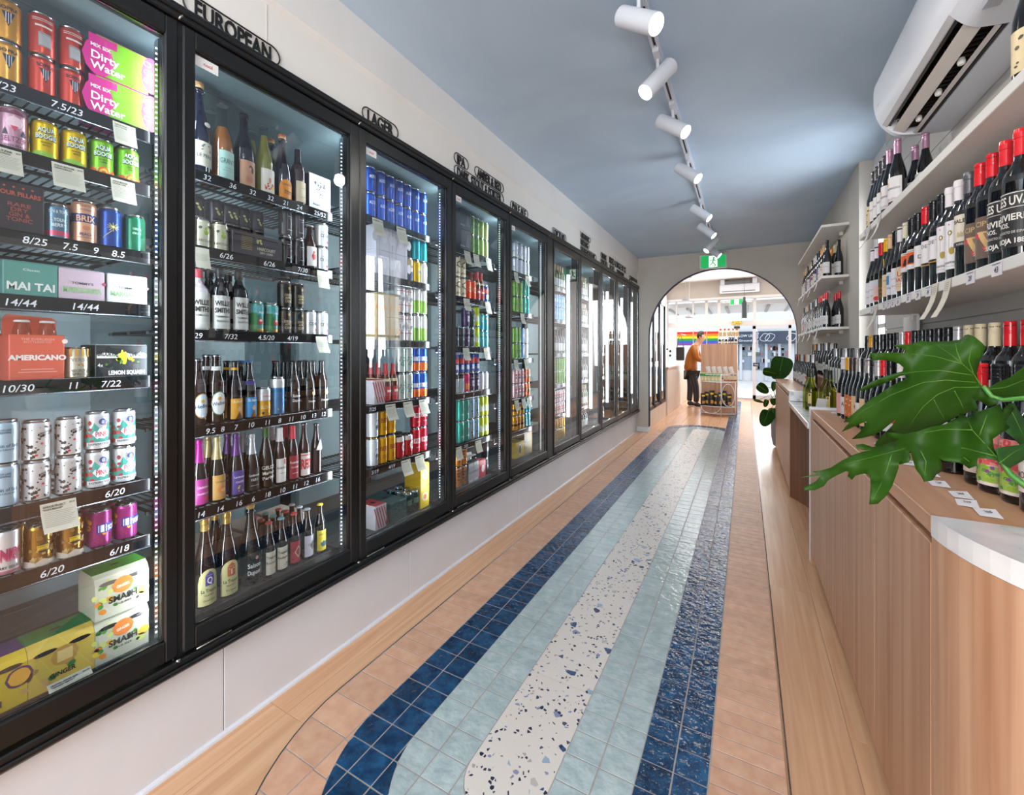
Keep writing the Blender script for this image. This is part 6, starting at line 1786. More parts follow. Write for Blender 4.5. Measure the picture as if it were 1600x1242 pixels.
wine('yor', 'bottle with amber cap and white lettered label', 'burgundy', (0.08, 0.36, 1.1, '#dcd4d8'), ('screw', '#d99a1c|g', 0.80), [('t', 'AR', 0.25, 0.02, '#2a2a30', 0.034, 0, 0, 0.02)])
wine('ora', 'bottle with brown cap and burnt orange label', 'burgundy', (0.08, 0.42, 1.1, '#c8682e'), ('screw', '#3a2a26|g', 0.80), [('dots', 6, 2, 0.006, 0.012, ['#e6c8a8'], 0.12, 0.38, 0.02, 'blob')])
wine('art', 'bottle with silver cap and dancing figure label', 'burgundy', (0.06, 0.44, 1.15, '#d9b98e'), ('screw', '#b9b4b2|m', 0.80), [('blob', 0.004, 0.28, 0.024, 0.04, '#8a2a30'), ('blob', 0.016, 0.22, 0.016, 0.03, '#3a3440'), ('t', 'joy', 0.14, 0.009, '#5a4030', 0.02)])
wine('blk', 'dark bottle with black cap and white square label', 'burgundy', (0.14, 0.36, 1.0, '#dcd8d4'), ('screw', '#16181c|g', 0.80), [('t', 'noir', 0.26, 0.009, '#3a3a40', 0.024)])
wine('wcr', 'dark bottle with white and red label', 'burgundy', (0.10, 0.40, 1.1, '#e2dcd8'), ('screw', '#d9d4d2|p', 0.80), [('r', 0, 0.32, 0.06, 0.03, '#c03038')])
wine('rdb', 'dark bottle with red cap', 'burgundy', (0.10, 0.36, 1.0, '#d4c4b4'), ('screw', RC_, 0.80))
wine('wlb', 'tall burgundy bottle with plain white label', 'burgundy', (0.10, 0.40, 1.0, '#d8d3d3'), ('foil', '#15161a|g', 0.80), [('t', 'Cuvee', 0.28, 0.010, '#8a8588', 0.04)], h=0.32)
wine('rcb', 'burgundy bottle with bright red capsule', 'burgundy', (0.10, 0.34, 0.95, '#d8d3d3'), ('screw', RC_, 0.80), [('t', 'grenache', 0.22, 0.007, '#6a6064', 0.036)])
wine('rcw', 'burgundy bottle with red and white capsule', 'burgundy', (0.10, 0.36, 0.95, '#ddd9d4'), ('screw', RC_, 0.86), neck=(0.80, 0.86, '#e2d9cc'))
wine('col', 'bottle with lively patchwork label', 'burgundy', (0.08, 0.46, 1.1, '#d8d2c8'), ('screw', '#c9b08a|p', 0.80), [('dots', 14, 3, 0.008, 0.018, ['#4a4a9a', '#d8c83a', '#c83a7a', '#e0762a', '#3a8a8a'], 0.1, 0.42, 0.035, 'blob')])
wine('vio', 'bottle with violet and yellow label', 'burgundy', (0.08, 0.46, 1.1, '#6a5a9a'), ('screw', '#1a1a1e|g', 0.80), [('r', 0.01, 0.2, 0.03, 0.04, '#d8cc3a')])
wine('nk', 'dark claret bottle with white neck band', 'bordeaux', (0.14, 0.52, 0.55, '#d9d9d6'), ('foil', '#17181c|g', 0.80), [('t', 'E', 0.3, 0.012, '#5a5a60', 0.008)], h=0.30, neck=(0.80, 0.85, '#d9d9d6'))
wine('nks', 'dark claret bottle with silver cap', 'bordeaux', (0.14, 0.52, 0.55, '#cfcfca'), ('screw', '#c4c1c2|m', 0.80), h=0.30)
wine('grn', 'see-through olive green bottle with narrow back label', 'burgundy', (0.10, 0.42, 0.28, '#d6c07a'), ('screw', '#2a2f26|g', 0.80), [('e', 0, 0.38, 0.012, 0.014, '#5a2a4a'), ('r', 0, 0.14, 0.02, 0.02, '#3a3440')], h=0.30, r=0.041, gl='green_bottle_glass')
wine('ore', 'dark bottle with orange foil and bright label', 'burgundy', (0.08, 0.42, 1.0, '#d8d2d2'), ('foil', '#c8803a|m', 0.78), [('dots', 8, 4, 0.008, 0.016, ['#c83a6a', '#e0922a', '#4a6ab0'], 0.1, 0.4, 0.03, 'blob')])


WCN = {}
def wines(where, X, z, seq, face=PI + 0.75, jit=0.1, X2=None):
    """seq: (photo column of the cap, kind) or ((y,), kind), ordered from the far end towards the camera; bottles never closer than touching"""
    last, lr = 99.0, 0.0
    us = [u for u, _ in seq if not isinstance(u, tuple)]
    for u, k in seq:
        kd = WK[k]
        x = X if X2 is None else X2 if isinstance(u, tuple) else X + (X2 - X) * (u - us[0]) / (us[-1] - us[0])
        y = u[0] if isinstance(u, tuple) else yu(u, x)
        y = min(y, last - lr - kd.r - 0.0045)
        last, lr = y, kd.r
        n = WCN[where] = WCN.get(where, -1) + 1
        kd.place((x, y, z), face + RND.uniform(-jit, jit), '%s, %s from arch on %s' % (kd.desc, NTH[n], where), 'wine bottles on ' + where)


# upper shelf
wines('upper shelf', 0.583, ZU, [(1366, 'crm'), (1371, 'grys'), (1376.5, 'grys'), (1382, 'grys'), (1390.5, 'pink'), (1402.5, 'pink')])
wines('upper shelf back row', 0.672, ZU, [(1430, 'pink'), (1446, 'pink')])
wines('upper shelf', 0.583, ZU, [((1.45,), 'crm'), ((1.36,), 'grys')])
# middle shelf
wines('middle shelf', 0.581, ZM, [(1365, 'wht'), (1371.5, 'wht'), (1378, 'rdp'), (1386, 'ylw'), (1393, 'pch'), (1400, 'blu'), (1408, 'wht'), (1416.5, 'usa'), (1424, 'buf'), (1434, 'buf'), (1447, 'ddr'), (1459, 'dta'), (1472, 'dta'),
      (1484, 'gld'), (1496, 'gld'), (1511.5, 'bal'), (1530, 'cip'), (1550, 'cip'), (1571, 'suv'), (1593, 'suv'), ((1.36,), 'suv'), ((1.28,), 'cip')])
# near counter: riser row and front row
wines('counter step', 0.588, HC + 0.116, [(1356, 'bkn'), (1362, 'yor'), (1369, 'bkn'), (1380, 'bkn'), (1391, 'bkw'), (1402, 'bkw'), (1409, 'slv'), (1417, 'rdb'), (1428, 'bkw'), (1439, 'bkn'), (1451, 'bkw'), (1464, 'bkn'), (1480, 'bkw'), (1496, 'slv'),
      (1505, 'crc'), (1517, 'crc'), (1537, 'crc'), (1557, 'red'), (1580, 'red'), (1603, 'red'), ((1.35,), 'red')], face=PI + 0.7, X2=0.668)
wines('counter front row', 0.455, HC + 0.0005, [(1319, 'pkl'), (1326, 'yor'), (1332, 'ora'), (1338, 'ora'), (1343, 'art'), (1349, 'blk'), (1356, 'art'), (1362, 'blk'), (1368, 'slv'), (1376, 'rdb'), (1386, 'blk'), (1409, 'wcr'), (1422, 'blk'), (1452, 'wcr'),
      (1470, 'blk'), (1489, 'bkn'), (1533, 'rdb'), (1553, 'mos'), (1581, 'mos'), ((1.33,), 'jon')], face=PI + 0.8, X2=0.552)
# lower marble counter
wines('marble counter', 0.42, 0.8225, [((3.90,), 'grn'), ((3.78,), 'grn')], face=PI + 1.2)
wines('marble counter', 0.50, 0.8225, [((3.72,), 'grn'), ((3.56,), 'grn')], face=PI + 1.2)
wines('marble counter step', 0.62, 0.97, [((4.24,), 'nk'), ((4.13,), 'nks'), ((4.02,), 'nk'), ((3.90,), 'nk'), ((3.78,), 'nks'), ((3.66,), 'nk'), ((3.54,), 'nk'), ((3.42,), 'nks'), ((3.30,), 'nk')], face=PI + 1.1)
wines('marble step back row', 0.73, 0.97, [((4.2,), 'nk'), ((4.05,), 'nk'), ((3.9,), 'nk'), ((3.7,), 'nk')], face=PI + 1.1)
# far cabinet
wines('oak cabinet', 0.52, HC, [((6.0,), 'blk'), ((5.88,), 'rdb'), ((5.76,), 'blk'), ((5.64,), 'ore'), ((5.52,), 'blk'), ((5.40,), 'slv'), ((5.28,), 'slv'), ((5.16,), 'blk'), ((5.04,), 'ore'), ((4.92,), 'slv'), ((4.80,), 'wcr'), ((4.68,), 'blk'), ((4.56,), 'slv')], face=PI + 0.9)
wines('oak cabinet step', 0.675, HC + 0.11, [((5.9,), 'blk'), ((5.75,), 'ore'), ((5.6,), 'blk'), ((5.45,), 'slv'), ((5.3,), 'blk'), ((5.15,), 'blk'), ((5.0,), 'slv'), ((4.85,), 'blk'), ((4.7,), 'nks'), ((4.55,), 'nk')], face=PI + 0.9)
# far shelves beside the arch
wines('far second shelf', 0.625, ZF2, [((6.2,), 'ore'), ((6.08,), 'crc'), ((5.96,), 'col'), ((5.84,), 'vio'), ((5.72,), 'col'), ((5.6,), 'slv'), ((5.48,), 'vio'), ((5.36,), 'wcr'), ((5.24,), 'slv'), ((5.12,), 'blk'), ((5.0,), 'vio'), ((4.88,), 'ore'), ((4.76,), 'col'), ((4.60,), 'wlb')], face=PI + 0.9)
wines('far second shelf, back', 0.71, ZF2, [((4.95,), 'ore'), ((4.8,), 'crc'), ((4.62,), 'wlb')], face=PI + 0.9)
wines('far third shelf', 0.625, ZF3, [((6.2,), 'blk'), ((6.08,), 'pkl'), ((5.96,), 'slv'), ((5.84,), 'ore'), ((5.72,), 'blk'), ((5.6,), 'slv'), ((5.48,), 'blk'), ((5.36,), 'blk'), ((5.24,), 'slv'), ((5.12,), 'blk'), ((5.0,), 'rcb'), ((4.88,), 'rcb'), ((4.76,), 'rcw'), ((4.64,), 'rcb')], face=PI + 0.9)
wines('far third shelf, back', 0.71, ZF3, [((4.78,), 'rcb'), ((4.6,), 'rcb')], face=PI + 0.9)

# ------------------------------------------------------------------ price tags and paper strips
TG = {}
def price_tag(X, y, z, w, h, txt, where, curl=0.0, color='#e4e0e6|p'):
    """small card on a shelf edge, facing the aisle"""
    mb = MB()
    n = 4 if curl else 1
    vs = []
    for i in range(n + 1):
        t = i / n
        for s in (-w / 2, w / 2):
            vs.append((-curl * t * t * h * 0.5, s - (0.25 * h * t * t if curl else 0), -h * t))
    mb.add(vs, [(2 * i, 2 * i + 1, 2 * i + 3, 2 * i + 2) for i in range(n)], color)
    mb.add([(x + 0.0007, y_, z_) for x, y_, z_ in vs], [(2 * i, 2 * i + 2, 2 * i + 3, 2 * i + 1) for i in range(n)], color)
    if txt:
        put_text(mb, txt, h * 0.42, '#3a3a44|p', lambda x, zz: (-0.0009, -x, -h * 0.55 + zz), shear=0.2)
        put_shape(mb, 'r', 0, -h * 0.15, w * 0.8, h * 0.05, '#55555f|p', lambda x, zz: (-0.0009, -x, zz), n=1)
    else:
        for k in range(5):
            put_shape(mb, 'r', 0, -h * (0.10 + 0.05 * k), w * 0.7, h * 0.012, '#8d8a84|p', lambda x, zz: (-0.0012 - curl * (zz / h) ** 2 * h * 0.5, -x - (0.25 * h * (zz / h) ** 2 if curl else 0), zz), n=1)
    k = TG[where] = TG.get(where, -1) + 1
    return tag(mb.build('price_tag', None, (X, y, z)), '%s paper price card, %s from the arch end of %s' % ('long curled' if curl else 'small white', NTH[k], where), 'price tag', 'price cards on ' + where)


XE = 0.5285
for u, tx in ((1362, '28'), (1381, '30'), (1388, '27'), (1395, '35'), (1403, '26'), (1419, '32'), (1434, '29'), (1450, '34'), (1516, '28'), (1557, '43')):
    price_tag(XE, yu(u, XE), ZM - 0.002, 0.05, 0.034, tx, 'the middle shelf edge')
for u in (1369, 1461, 1481):
    price_tag(XE, yu(u, XE), ZM - 0.001, 0.045, 0.115, '', 'the middle shelf edge', 0.7, '#dcd4c4|p')
for u in (1358, 1374):
    price_tag(XE, yu(u, XE), ZU - 0.001, 0.045, 0.115, '', 'the upper shelf edge', 0.7, '#e2ddda|p')
price_tag(XE, 1.10, ZU - 0.002, 0.06, 0.04, '45', 'the upper shelf edge'); price_tag(XE, yu(1352, XE), ZU - 0.002, 0.04, 0.034, '39', 'the upper shelf edge')
for j in range(7):
    price_tag(0.5705, 6.2 - j * 0.24, ZF2 - 0.002, 0.06, 0.03 if j % 2 else 0.10, '' if j % 2 == 0 else '31', 'the far second shelf edge', 0.5 if j % 2 == 0 else 0)
for j in range(7):
    price_tag(0.5705, 6.2 - j * 0.24, ZF3 - 0.002, 0.06, 0.03 if j % 2 else 0.10, '' if j % 2 == 0 else '27', 'the far third shelf edge', 0.5 if j % 2 == 0 else 0)
# cards lying flat on the counter top
for j, y in enumerate((2.94, 2.78, 2.50, 2.24, 2.02, 1.86, 1.72, 1.60, 1.49, 1.40, 1.33, 1.27)):
    mb = MB()
    w, d = 0.05, 0.034
    hs = (0.001, 0.001, 0.006, 0.002)
    vs = [(-d / 2, -w / 2, hs[0]), (d / 2, -w / 2, hs[1]), (d / 2, w / 2, hs[2]), (-d / 2, w / 2, hs[3])]
    mb.add(vs, [(0, 1, 2, 3)], '#e8e6ea|p')
    mb.add([(a, b_, c - 0.0006) for a, b_, c in vs], [(3, 2, 1, 0)], '#e8e6ea|p')
    put_text(mb, ['24', '31', '28', '36', '27', '29', '33', '26', '34', '30', '25', '38'][j], 0.012, '#34343c|p', lambda x, z: (-z, -x, 0.0042 + 0.001), shear=0.2)
    o = mb.build('price_tag', None, (0.435 + 0.012 * (j % 2), y, HC + 0.0005), RND.uniform(-0.25, 0.25))
    tag(o, 'white price card lying on the near oak counter, %s from the arch end' % NTH[j], 'price tag', 'price cards lying on the counter')
mb = MB()
mb.add([(0, -0.03, 0.0), (0.0, 0.03, 0.0), (0.045, 0.03, 0.115), (0.045, -0.03, 0.115)], [(0, 1, 2, 3), (3, 2, 1, 0)], '#eceae8|p')
tag(mb.build('menu_card', None, (0.42, 3.42, 0.8235), 1.0), 'leaning white menu card on the lower marble counter', 'card')
mb = MB().bbox(-0.006, 0.006, -0.10, 0.10, 0, 0.405, '#e6e4e2|p', 0.001)
tag(mb.build('white_board', None, (0.738, 2.88, HC + 0.115), 0.0), 'blank white board standing behind the bottles at the far end of the counter', 'board')

# ------------------------------------------------------------------ air conditioner over the shelves
Y0, Y1 = 1.32, 2.46
ac = empty('air_conditioner', (XR, 1.9, 2.18), 'white split air conditioner mounted above the upper wine shelf', 'air conditioner')
def ap(mb, n):
    o = mb.build(n, ac)
    o.location = -Vector(ac.location)
    return o
def curve(P, n=5):
    out = []
    for i in range(len(P) - 1):
        p0, p1, p2, p3 = P[max(i - 1, 0)], P[i], P[i + 1], P[min(i + 2, len(P) - 1)]
        for k in range(n):
            t = k / n
            out.append(tuple(0.5 * (2 * b_ + (c - a) * t + (2 * a - 5 * b_ + 4 * c - d) * t * t + (3 * b_ - a - 3 * c + d) * t ** 3) for a, b_, c, d in zip(p0, p1, p2, p3)))
    return out + [P[-1]]
front_ = curve([(0.53, 2.245), (0.512, 2.29), (0.503, 2.35), (0.505, 2.42), (0.52, 2.455), (0.55, 2.475)])
prof = [(XR, 2.178)] + curve([(0.662, 2.178), (0.60, 2.186), (0.562, 2.206), (0.53, 2.245)])[:-1] + front_ + [(XR, 2.48)]
notch = [(XR, 2.178), (0.655, 2.178), (0.655, 2.25), (0.60, 2.27), (0.558, 2.262), (0.545, 2.232)] + front_ + [(XR, 2.48)]
body = MB()
body.prism(prof, 'y', Y0, 1.735, 'white_laminate')
body.prism(notch, 'y', 1.735, 2.435, 'white_laminate')
body.prism(prof, 'y', 2.435, Y1, 'white_laminate')
ap(body, 'body')
dk = MB()
dk.prism([(0.654, 2.182), (0.654, 2.249), (0.60, 2.269), (0.559, 2.261), (0.548, 2.236), (0.556, 2.232), (0.567, 2.255), (0.60, 2.262), (0.645, 2.244), (0.645, 2.182)], 'y', 1.736, 2.434, '#17130f')
for k in range(24):
    y = 1.75 + k * 0.029
    dk.box(0.575, 0.645, y, y + 0.002, 2.205, 2.245, '#2a2623')
ap(dk, 'outlet_grille')
ap(MB().prism([(0.562, 2.212), (0.600, 2.192), (0.604, 2.197), (0.566, 2.218)], 'y', 1.742, 2.430, '#d9d2cc'), 'louvre')
ap(MB().prism([(0.628, 2.186), (0.640, 2.180), (0.643, 2.184), (0.631, 2.190)], 'y', 1.740, 2.430, '#d9d2cc'), 'louvre')
ap(MB().prism([(0.5445, 2.2345), (0.5415, 2.2315), (0.528, 2.2465), (0.531, 2.2495)], 'y', 1.734, 2.436, '#b9b6b8'), 'outlet_lip')
for y in (1.93, 2.12, 2.32):
    ap(MB().lathe([(0.001, 2.182, '#dcdad6'), (0.009, 2.186, '#dcdad6'), (0.011, 2.195, '#dcdad6'), (0.009, 2.206, '#dcdad6')], 10, mtx=Matrix.Translation((0.618, y, 0))), 'louvre_stud')
dp = MB()
dp.box(0.565, 0.60, 1.50, 1.64, 2.181, 2.2, '#a9adb6')
for y in (1.45, 1.47):
    dp.box(0.60, 0.606, y, y + 0.01, 2.1805, 2.19, '#3a3a40')
dp.box(0.62, 0.655, 1.44, 1.46, 2.1772, 2.18, '#a9a6a4')
ap(dp, 'display')
lg = MB()
put_text(lg, 'Panel', 0.011, '#8d8a90', lambda x, z: (0.5055 - 0.0, 2.40 - x, 2.325 + z), bold=0.02)
ap(lg, 'badge')

# ------------------------------------------------------------------ track lights
tr = MB()
tr.box(TRACK_X - 0.018, TRACK_X - 0.006, 0.0, 6.4, CEIL - 0.03, CEIL, 'white_laminate')
tr.box(TRACK_X + 0.006, TRACK_X + 0.018, 0.0, 6.4, CEIL - 0.03, CEIL, 'white_laminate')
tr.box(TRACK_X - 0.006, TRACK_X + 0.006, 0.0, 6.4, CEIL - 0.016, CEIL, '#3a3c40')
tag(tr.build('lighting_track'), 'white lighting track with black slot along the blue ceiling', 'lighting track')
for j, (y, dr) in enumerate(SPOTS):
    v = Vector(dr).normalized()
    c = Vector((TRACK_X, y, 2.555))
    root = empty('track_spotlight', (TRACK_X, y, CEIL), 'white cylinder spotlight on the ceiling track, %s from the arch' % NTH[(7 - j) if j < 8 else j], 'spotlight', 'track spotlights on the ceiling')
    q = v.to_track_quat('Z', 'Y').to_matrix().to_4x4()
    mt = Matrix.Translation(c - root.location) @ q
    m2 = MB().lathe([(0.036, -0.105, 'white_laminate'), (0.0395, -0.10, 'white_laminate'), (0.0395, 0.098, 'white_laminate'), (0.037, 0.1, 'white_laminate'), (0.035, 0.09, 'white_laminate')], 28, mtx=mt, cap=False)
    m2.lathe([(0.0005, -0.1055, 'white_laminate'), (0.036, -0.105, 'white_laminate')], 28, mtx=mt, cap=False)
    m2.build('lamp_body', root)
    MB().lathe([(0.035, 0.090, 'lamp_lens'), (0.0005, 0.0902, 'lamp_lens')], 24, mtx=mt, cap=False).build('lens', root)
    ad = MB().box(-0.014, 0.014, -0.06, 0.06, -0.05, -0.018, 'white_laminate')
    ad.lathe([(0.008, -0.145, 'white_laminate'), (0.008, -0.05, 'white_laminate')], 10, mtx=Matrix.Translation((0, 0, 0)))
    ad.build('adaptor', root)

# ------------------------------------------------------------------ exit sign over the arch
def exit_sign(loc, w, h, label, scale=1.0):
    root = empty('exit_sign', loc, label, 'exit sign')
    MB().bbox(-w / 2, w / 2, -0.03, 0.0, -h / 2, h / 2, '#d9dbd8', 0.004).build('housing', root)
    f = MB()
    P_ = lambda x, z: (x, -0.031, z)
    put_shape(f, 'r', 0, 0, w * 0.90, h * 0.86, 'exit_green', P_, n=2)
    P2 = lambda x, z: (x, -0.0316, z)
    put_shape(f, 'r', 0, 0, w * 0.30, h * 0.78, 'exit_white', P2, n=2)
    P3 = lambda x, z: (x, -0.0322, z)
    put_shape(f, 'e', 0.01 * scale, h * 0.26, h * 0.13, h * 0.13, 'exit_green', P3)
    for x, z, a, b_, rt in ((0, 0.08, 0.30, 0.10, 1.2), (-0.10, -0.16, 0.30, 0.075, 0.7), (0.07, -0.16, 0.26, 0.075, -0.9), (0.12, -0.30, 0.16, 0.07, 0.5), (-0.14, 0.10, 0.2, 0.06, 0.4), (0.13, 0.06, 0.2, 0.06, -0.5)):
        put_shape(f, 'r', x * h, z * h, a * h, b_ * h, 'exit_green', P3, rt, 2)
    f.build('sign_face', root)
    return root
exit_sign((ACX - 0.055, YF - 0.002, 2.545), 0.36, 0.205, 'green running man exit sign on the wall over the arch')
# ================================================================== PLANTS
def leaf(name, pts, depth, key, parent, veins=(), step=13, vr=0.0007):
    """a blade filled from its edge outline: every point sits on the blade's own curved surface in the room"""
    P2 = [Vector(p) for p in pts]
    n = len(P2)
    extra = []
    x0, x1 = min(p.x for p in P2), max(p.x for p in P2)
    y0, y1 = min(p.y for p in P2), max(p.y for p in P2)

    def inside(x, y):
        c = False
        for i in range(n):
            a, b_ = P2[i], P2[i - 1]
            if (a.y > y) != (b_.y > y) and x < (b_.x - a.x) * (y - a.y) / (b_.y - a.y) + a.x:
                c = not c
        return c
    y = y0 + step / 2
    while y < y1:
        x = x0 + step / 2
        while x < x1:
            if inside(x, y):
                if min((p - Vector((x, y))).length for p in P2) > step * 0.45:
                    extra.append(Vector((x, y)))
            x += step
        y += step
    co, ed, fa = delaunay_2d_cdt(P2 + extra, [(i, (i + 1) % n) for i in range(n)], [], 1, 1e-4)[:3]
    vs = [at(p.x, p.y, depth(p.x, p.y)) for p in co]
    mb = MB()
    mb.add(vs, [tuple(f) for f in fa], key, True)
    o = mb.build(name, parent)
    md = o.modifiers.new('thickness', 'SOLIDIFY')
    md.thickness = 0.0012
    if veins:
        vm = MB()
        for ln in veins:
            L = []
            for (xa, ya), (xb, yb) in zip(ln, ln[1:]):
                for k in range(5):
                    t = k / 5
                    x, y = xa + (xb - xa) * t, ya + (yb - ya) * t
                    L.append(at(x, y, depth(x, y) - 0.0012))
            L.append(at(*ln[-1], depth(*ln[-1]) - 0.0012))
            m_ = len(L)
            vm.tube(L, [vr * (1.6 - 1.2 * i / m_) for i in range(m_)], '#47731f|p', 6)
        vm.build('vein', o)
    return o


plant = empty('leafy_potted_plant', (0, 0, 0), 'big green plant with deeply cut leaves reaching over the near counter', 'plant')
pot = MB().lathe([(0.055, HC + 0.002, '#b8b2aa'), (0.07, HC + 0.02, '#b8b2aa'), (0.078, HC + 0.13, '#b8b2aa'), (0.070, HC + 0.13, '#b8b2aa'), (0.066, HC + 0.115, '#2a211a')], 24, mtx=Matrix.Translation((0.68, 0.90, 0)))
pot.build('pot', plant)
z1 = lambda L: [(1300 + x * 0.1875, 500 + y * 0.1875) for x, y in L]
z2 = lambda L: [(1240 + x * 0.225, 620 + y * 0.225) for x, y in L]
L1 = z1([(1260, 575), (1215, 500), (1205, 440), (1215, 390), (1235, 330), (1255, 280), (1278, 225), (1250, 190), (1220, 165), (1190, 140), (1140, 122), (1110, 128), (1085, 160), (1040, 170), (960, 180), (860, 180), (790, 180), (740, 170), (715, 185),
         (640, 200), (510, 207), (530, 222), (590, 240), (612, 260), (600, 275), (540, 270), (430, 272), (310, 278), (320, 305), (345, 322), (275, 336), (420, 332), (500, 342), (560, 365), (595, 395), (590, 425), (540, 440), (440, 470), (340, 510), (260, 555), (215, 590),
         (290, 578), (400, 540), (500, 500), (570, 465), (620, 458), (630, 472), (600, 500), (520, 535), (430, 590), (380, 630), (330, 650), (270, 700), (200, 760), (95, 848), (150, 846), (110, 890), (80, 930), (140, 905), (230, 865), (290, 845), (275, 880), (235, 930), (165, 992),
         (250, 985), (340, 960), (420, 920), (480, 870), (535, 822), (500, 880), (430, 950), (370, 1010), (355, 1045), (440, 1075), (560, 1050), (700, 990), (820, 920), (950, 850), (1050, 800), (1150, 765), (1225, 738), (1197, 680), (1215, 668), (1260, 690), (1300, 720), (1380, 700), (1370, 660), (1310, 620)])
d1 = lambda u, v: 0.78 + (1541 - u) / 223 * 0.13 + (v - 610) * 0.00022 + 0.012 * math.sin((u + v) * 0.045) + 0.00000035 * (v - 600) ** 2 * 8
v1 = [z1(q) for q in ([(1260, 575), (1180, 450), (1080, 360), (980, 280), (880, 215)], [(1240, 560), (1020, 560), (880, 620), (760, 720), (680, 830), (620, 940)], [(1180, 450), (1140, 340), (1165, 200)], [(1080, 360), (1040, 260), (1030, 200)],
                       [(1180, 460), (900, 420), (700, 430), (560, 450)], [(1200, 520), (950, 500), (760, 520), (500, 620), (250, 760), (140, 870)], [(1080, 365), (850, 300), (640, 280)], [(1020, 590), (1070, 680), (1110, 770)], [(850, 665), (900, 760), (940, 830)])]
l1 = leaf('leaf', L1, d1, 'leaf_green', plant, v1)
L2 = z2([(1440, 450), (1395, 380), (1385, 330), (1380, 290), (1440, 250), (1500, 215), (1470, 180), (1490, 140), (1530, 80), (1495, 45), (1460, 85), (1450, 115), (1430, 50), (1380, 70), (1330, 90), (1285, 105), (1265, 90), (1240, 105), (1250, 135), (1210, 145), (1160, 115), (1140, 150), (1090, 170),
         (1050, 190), (960, 205), (900, 225), (860, 240), (760, 258), (700, 250), (650, 245), (650, 275), (690, 295), (750, 292), (700, 315), (600, 338), (545, 350), (480, 328), (430, 335), (440, 360), (500, 372), (545, 368), (470, 385), (420, 400), (340, 440), (260, 490), (190, 512), (130, 518),
         (160, 533), (45, 562), (190, 545), (150, 590), (65, 632), (80, 650), (150, 648), (210, 620), (240, 580), (300, 545), (370, 512), (385, 522), (375, 550), (405, 578), (430, 545), (490, 530), (530, 545), (535, 620), (525, 745), (580, 740), (640, 690), (685, 620), (710, 550), (730, 490), (725, 450),
         (735, 470), (800, 455), (815, 420), (800, 385), (815, 380), (830, 440), (850, 500), (890, 560), (905, 590), (960, 580), (985, 540), (1030, 510), (1025, 460), (990, 400), (1000, 420), (1040, 445), (1150, 458), (1180, 470), (1220, 498), (1270, 480), (1280, 425), (1330, 428), (1400, 442)])
d2 = lambda u, v: 0.70 + (1564 - u) / 315 * 0.14 + 0.010 * math.sin(u * 0.06) - (v - 700) * 0.00035 + 0.006 * math.sin(v * 0.12)
v2 = [z2(q) for q in ([(1440, 450), (1340, 340), (1240, 230), (1215, 170)], [(1240, 230), (1050, 225), (900, 250)], [(1400, 410), (1200, 360), (1000, 335), (800, 352), (560, 415), (350, 465)], [(1290, 270), (1330, 160), (1350, 110)], [(680, 400), (650, 500), (600, 620), (545, 720)], [(880, 370), (920, 450), (910, 540)], [(1180, 420), (1220, 450)])]
leaf('leaf', L2, d2, 'leaf_green', plant, v2)
L3 = z1([(1285, 575), (1380, 520), (1480, 480), (1540, 430), (1610, 380), (1720, 330), (1830, 420), (1860, 560), (1760, 660), (1600, 655), (1450, 652), (1340, 628)])
leaf('leaf', L3, lambda u, v: 0.80 + (u - 1541) * 0.0004 + 0.008 * math.sin(u * 0.05), 'leaf_green', plant, [z1([(1285, 580), (1450, 560), (1650, 480), (1800, 440)])])
L4 = z1([(1420, 745), (1470, 700), (1510, 690), (1545, 750), (1600, 830), (1690, 910), (1660, 1030), (1575, 1055), (1530, 1000), (1440, 930), (1470, 900), (1440, 830)])
leaf('leaf', L4, lambda u, v: 0.735 + (u - 1580) * 0.0003, 'leaf_dark', plant, [z1([(1480, 730), (1540, 850), (1600, 980)])])
L5 = z1([(1385, 1180), (1360, 1070), (1450, 1052), (1560, 1040), (1660, 990), (1700, 1060), (1620, 1150), (1480, 1230)])
leaf('leaf', L5, lambda u, v: 0.69 + (u - 1580) * 0.0004, 'leaf_dark', plant, [z1([(1395, 1190), (1500, 1110), (1650, 1020)])])
st = MB()
pc = Vector((0.68, 0.90, HC + 0.12))
st.tube([at(1536, 603, 0.779), at(1549, 619, 0.775), at(1568, 625, 0.765), at(1600, 622, 0.73), at(1650, 640, 0.69), Vector((0.60, 0.92, 1.10)), pc], [0.0035, 0.0038, 0.004, 0.0042, 0.0045, 0.005, 0.005], '#4f8a3c', 8)
st.build('stem', plant)
st = MB()
st.tube([at(1540, 690, 0.712), at(1564, 721, 0.700), at(1580, 742, 0.69), at(1606, 762, 0.67), at(1660, 780, 0.65), Vector((0.62, 0.90, 1.03)), pc + Vector((0.01, 0, 0))], [0.003, 0.004, 0.0046, 0.005, 0.005, 0.005, 0.005], '#3f7a2c', 8)
st.build('stem', plant)

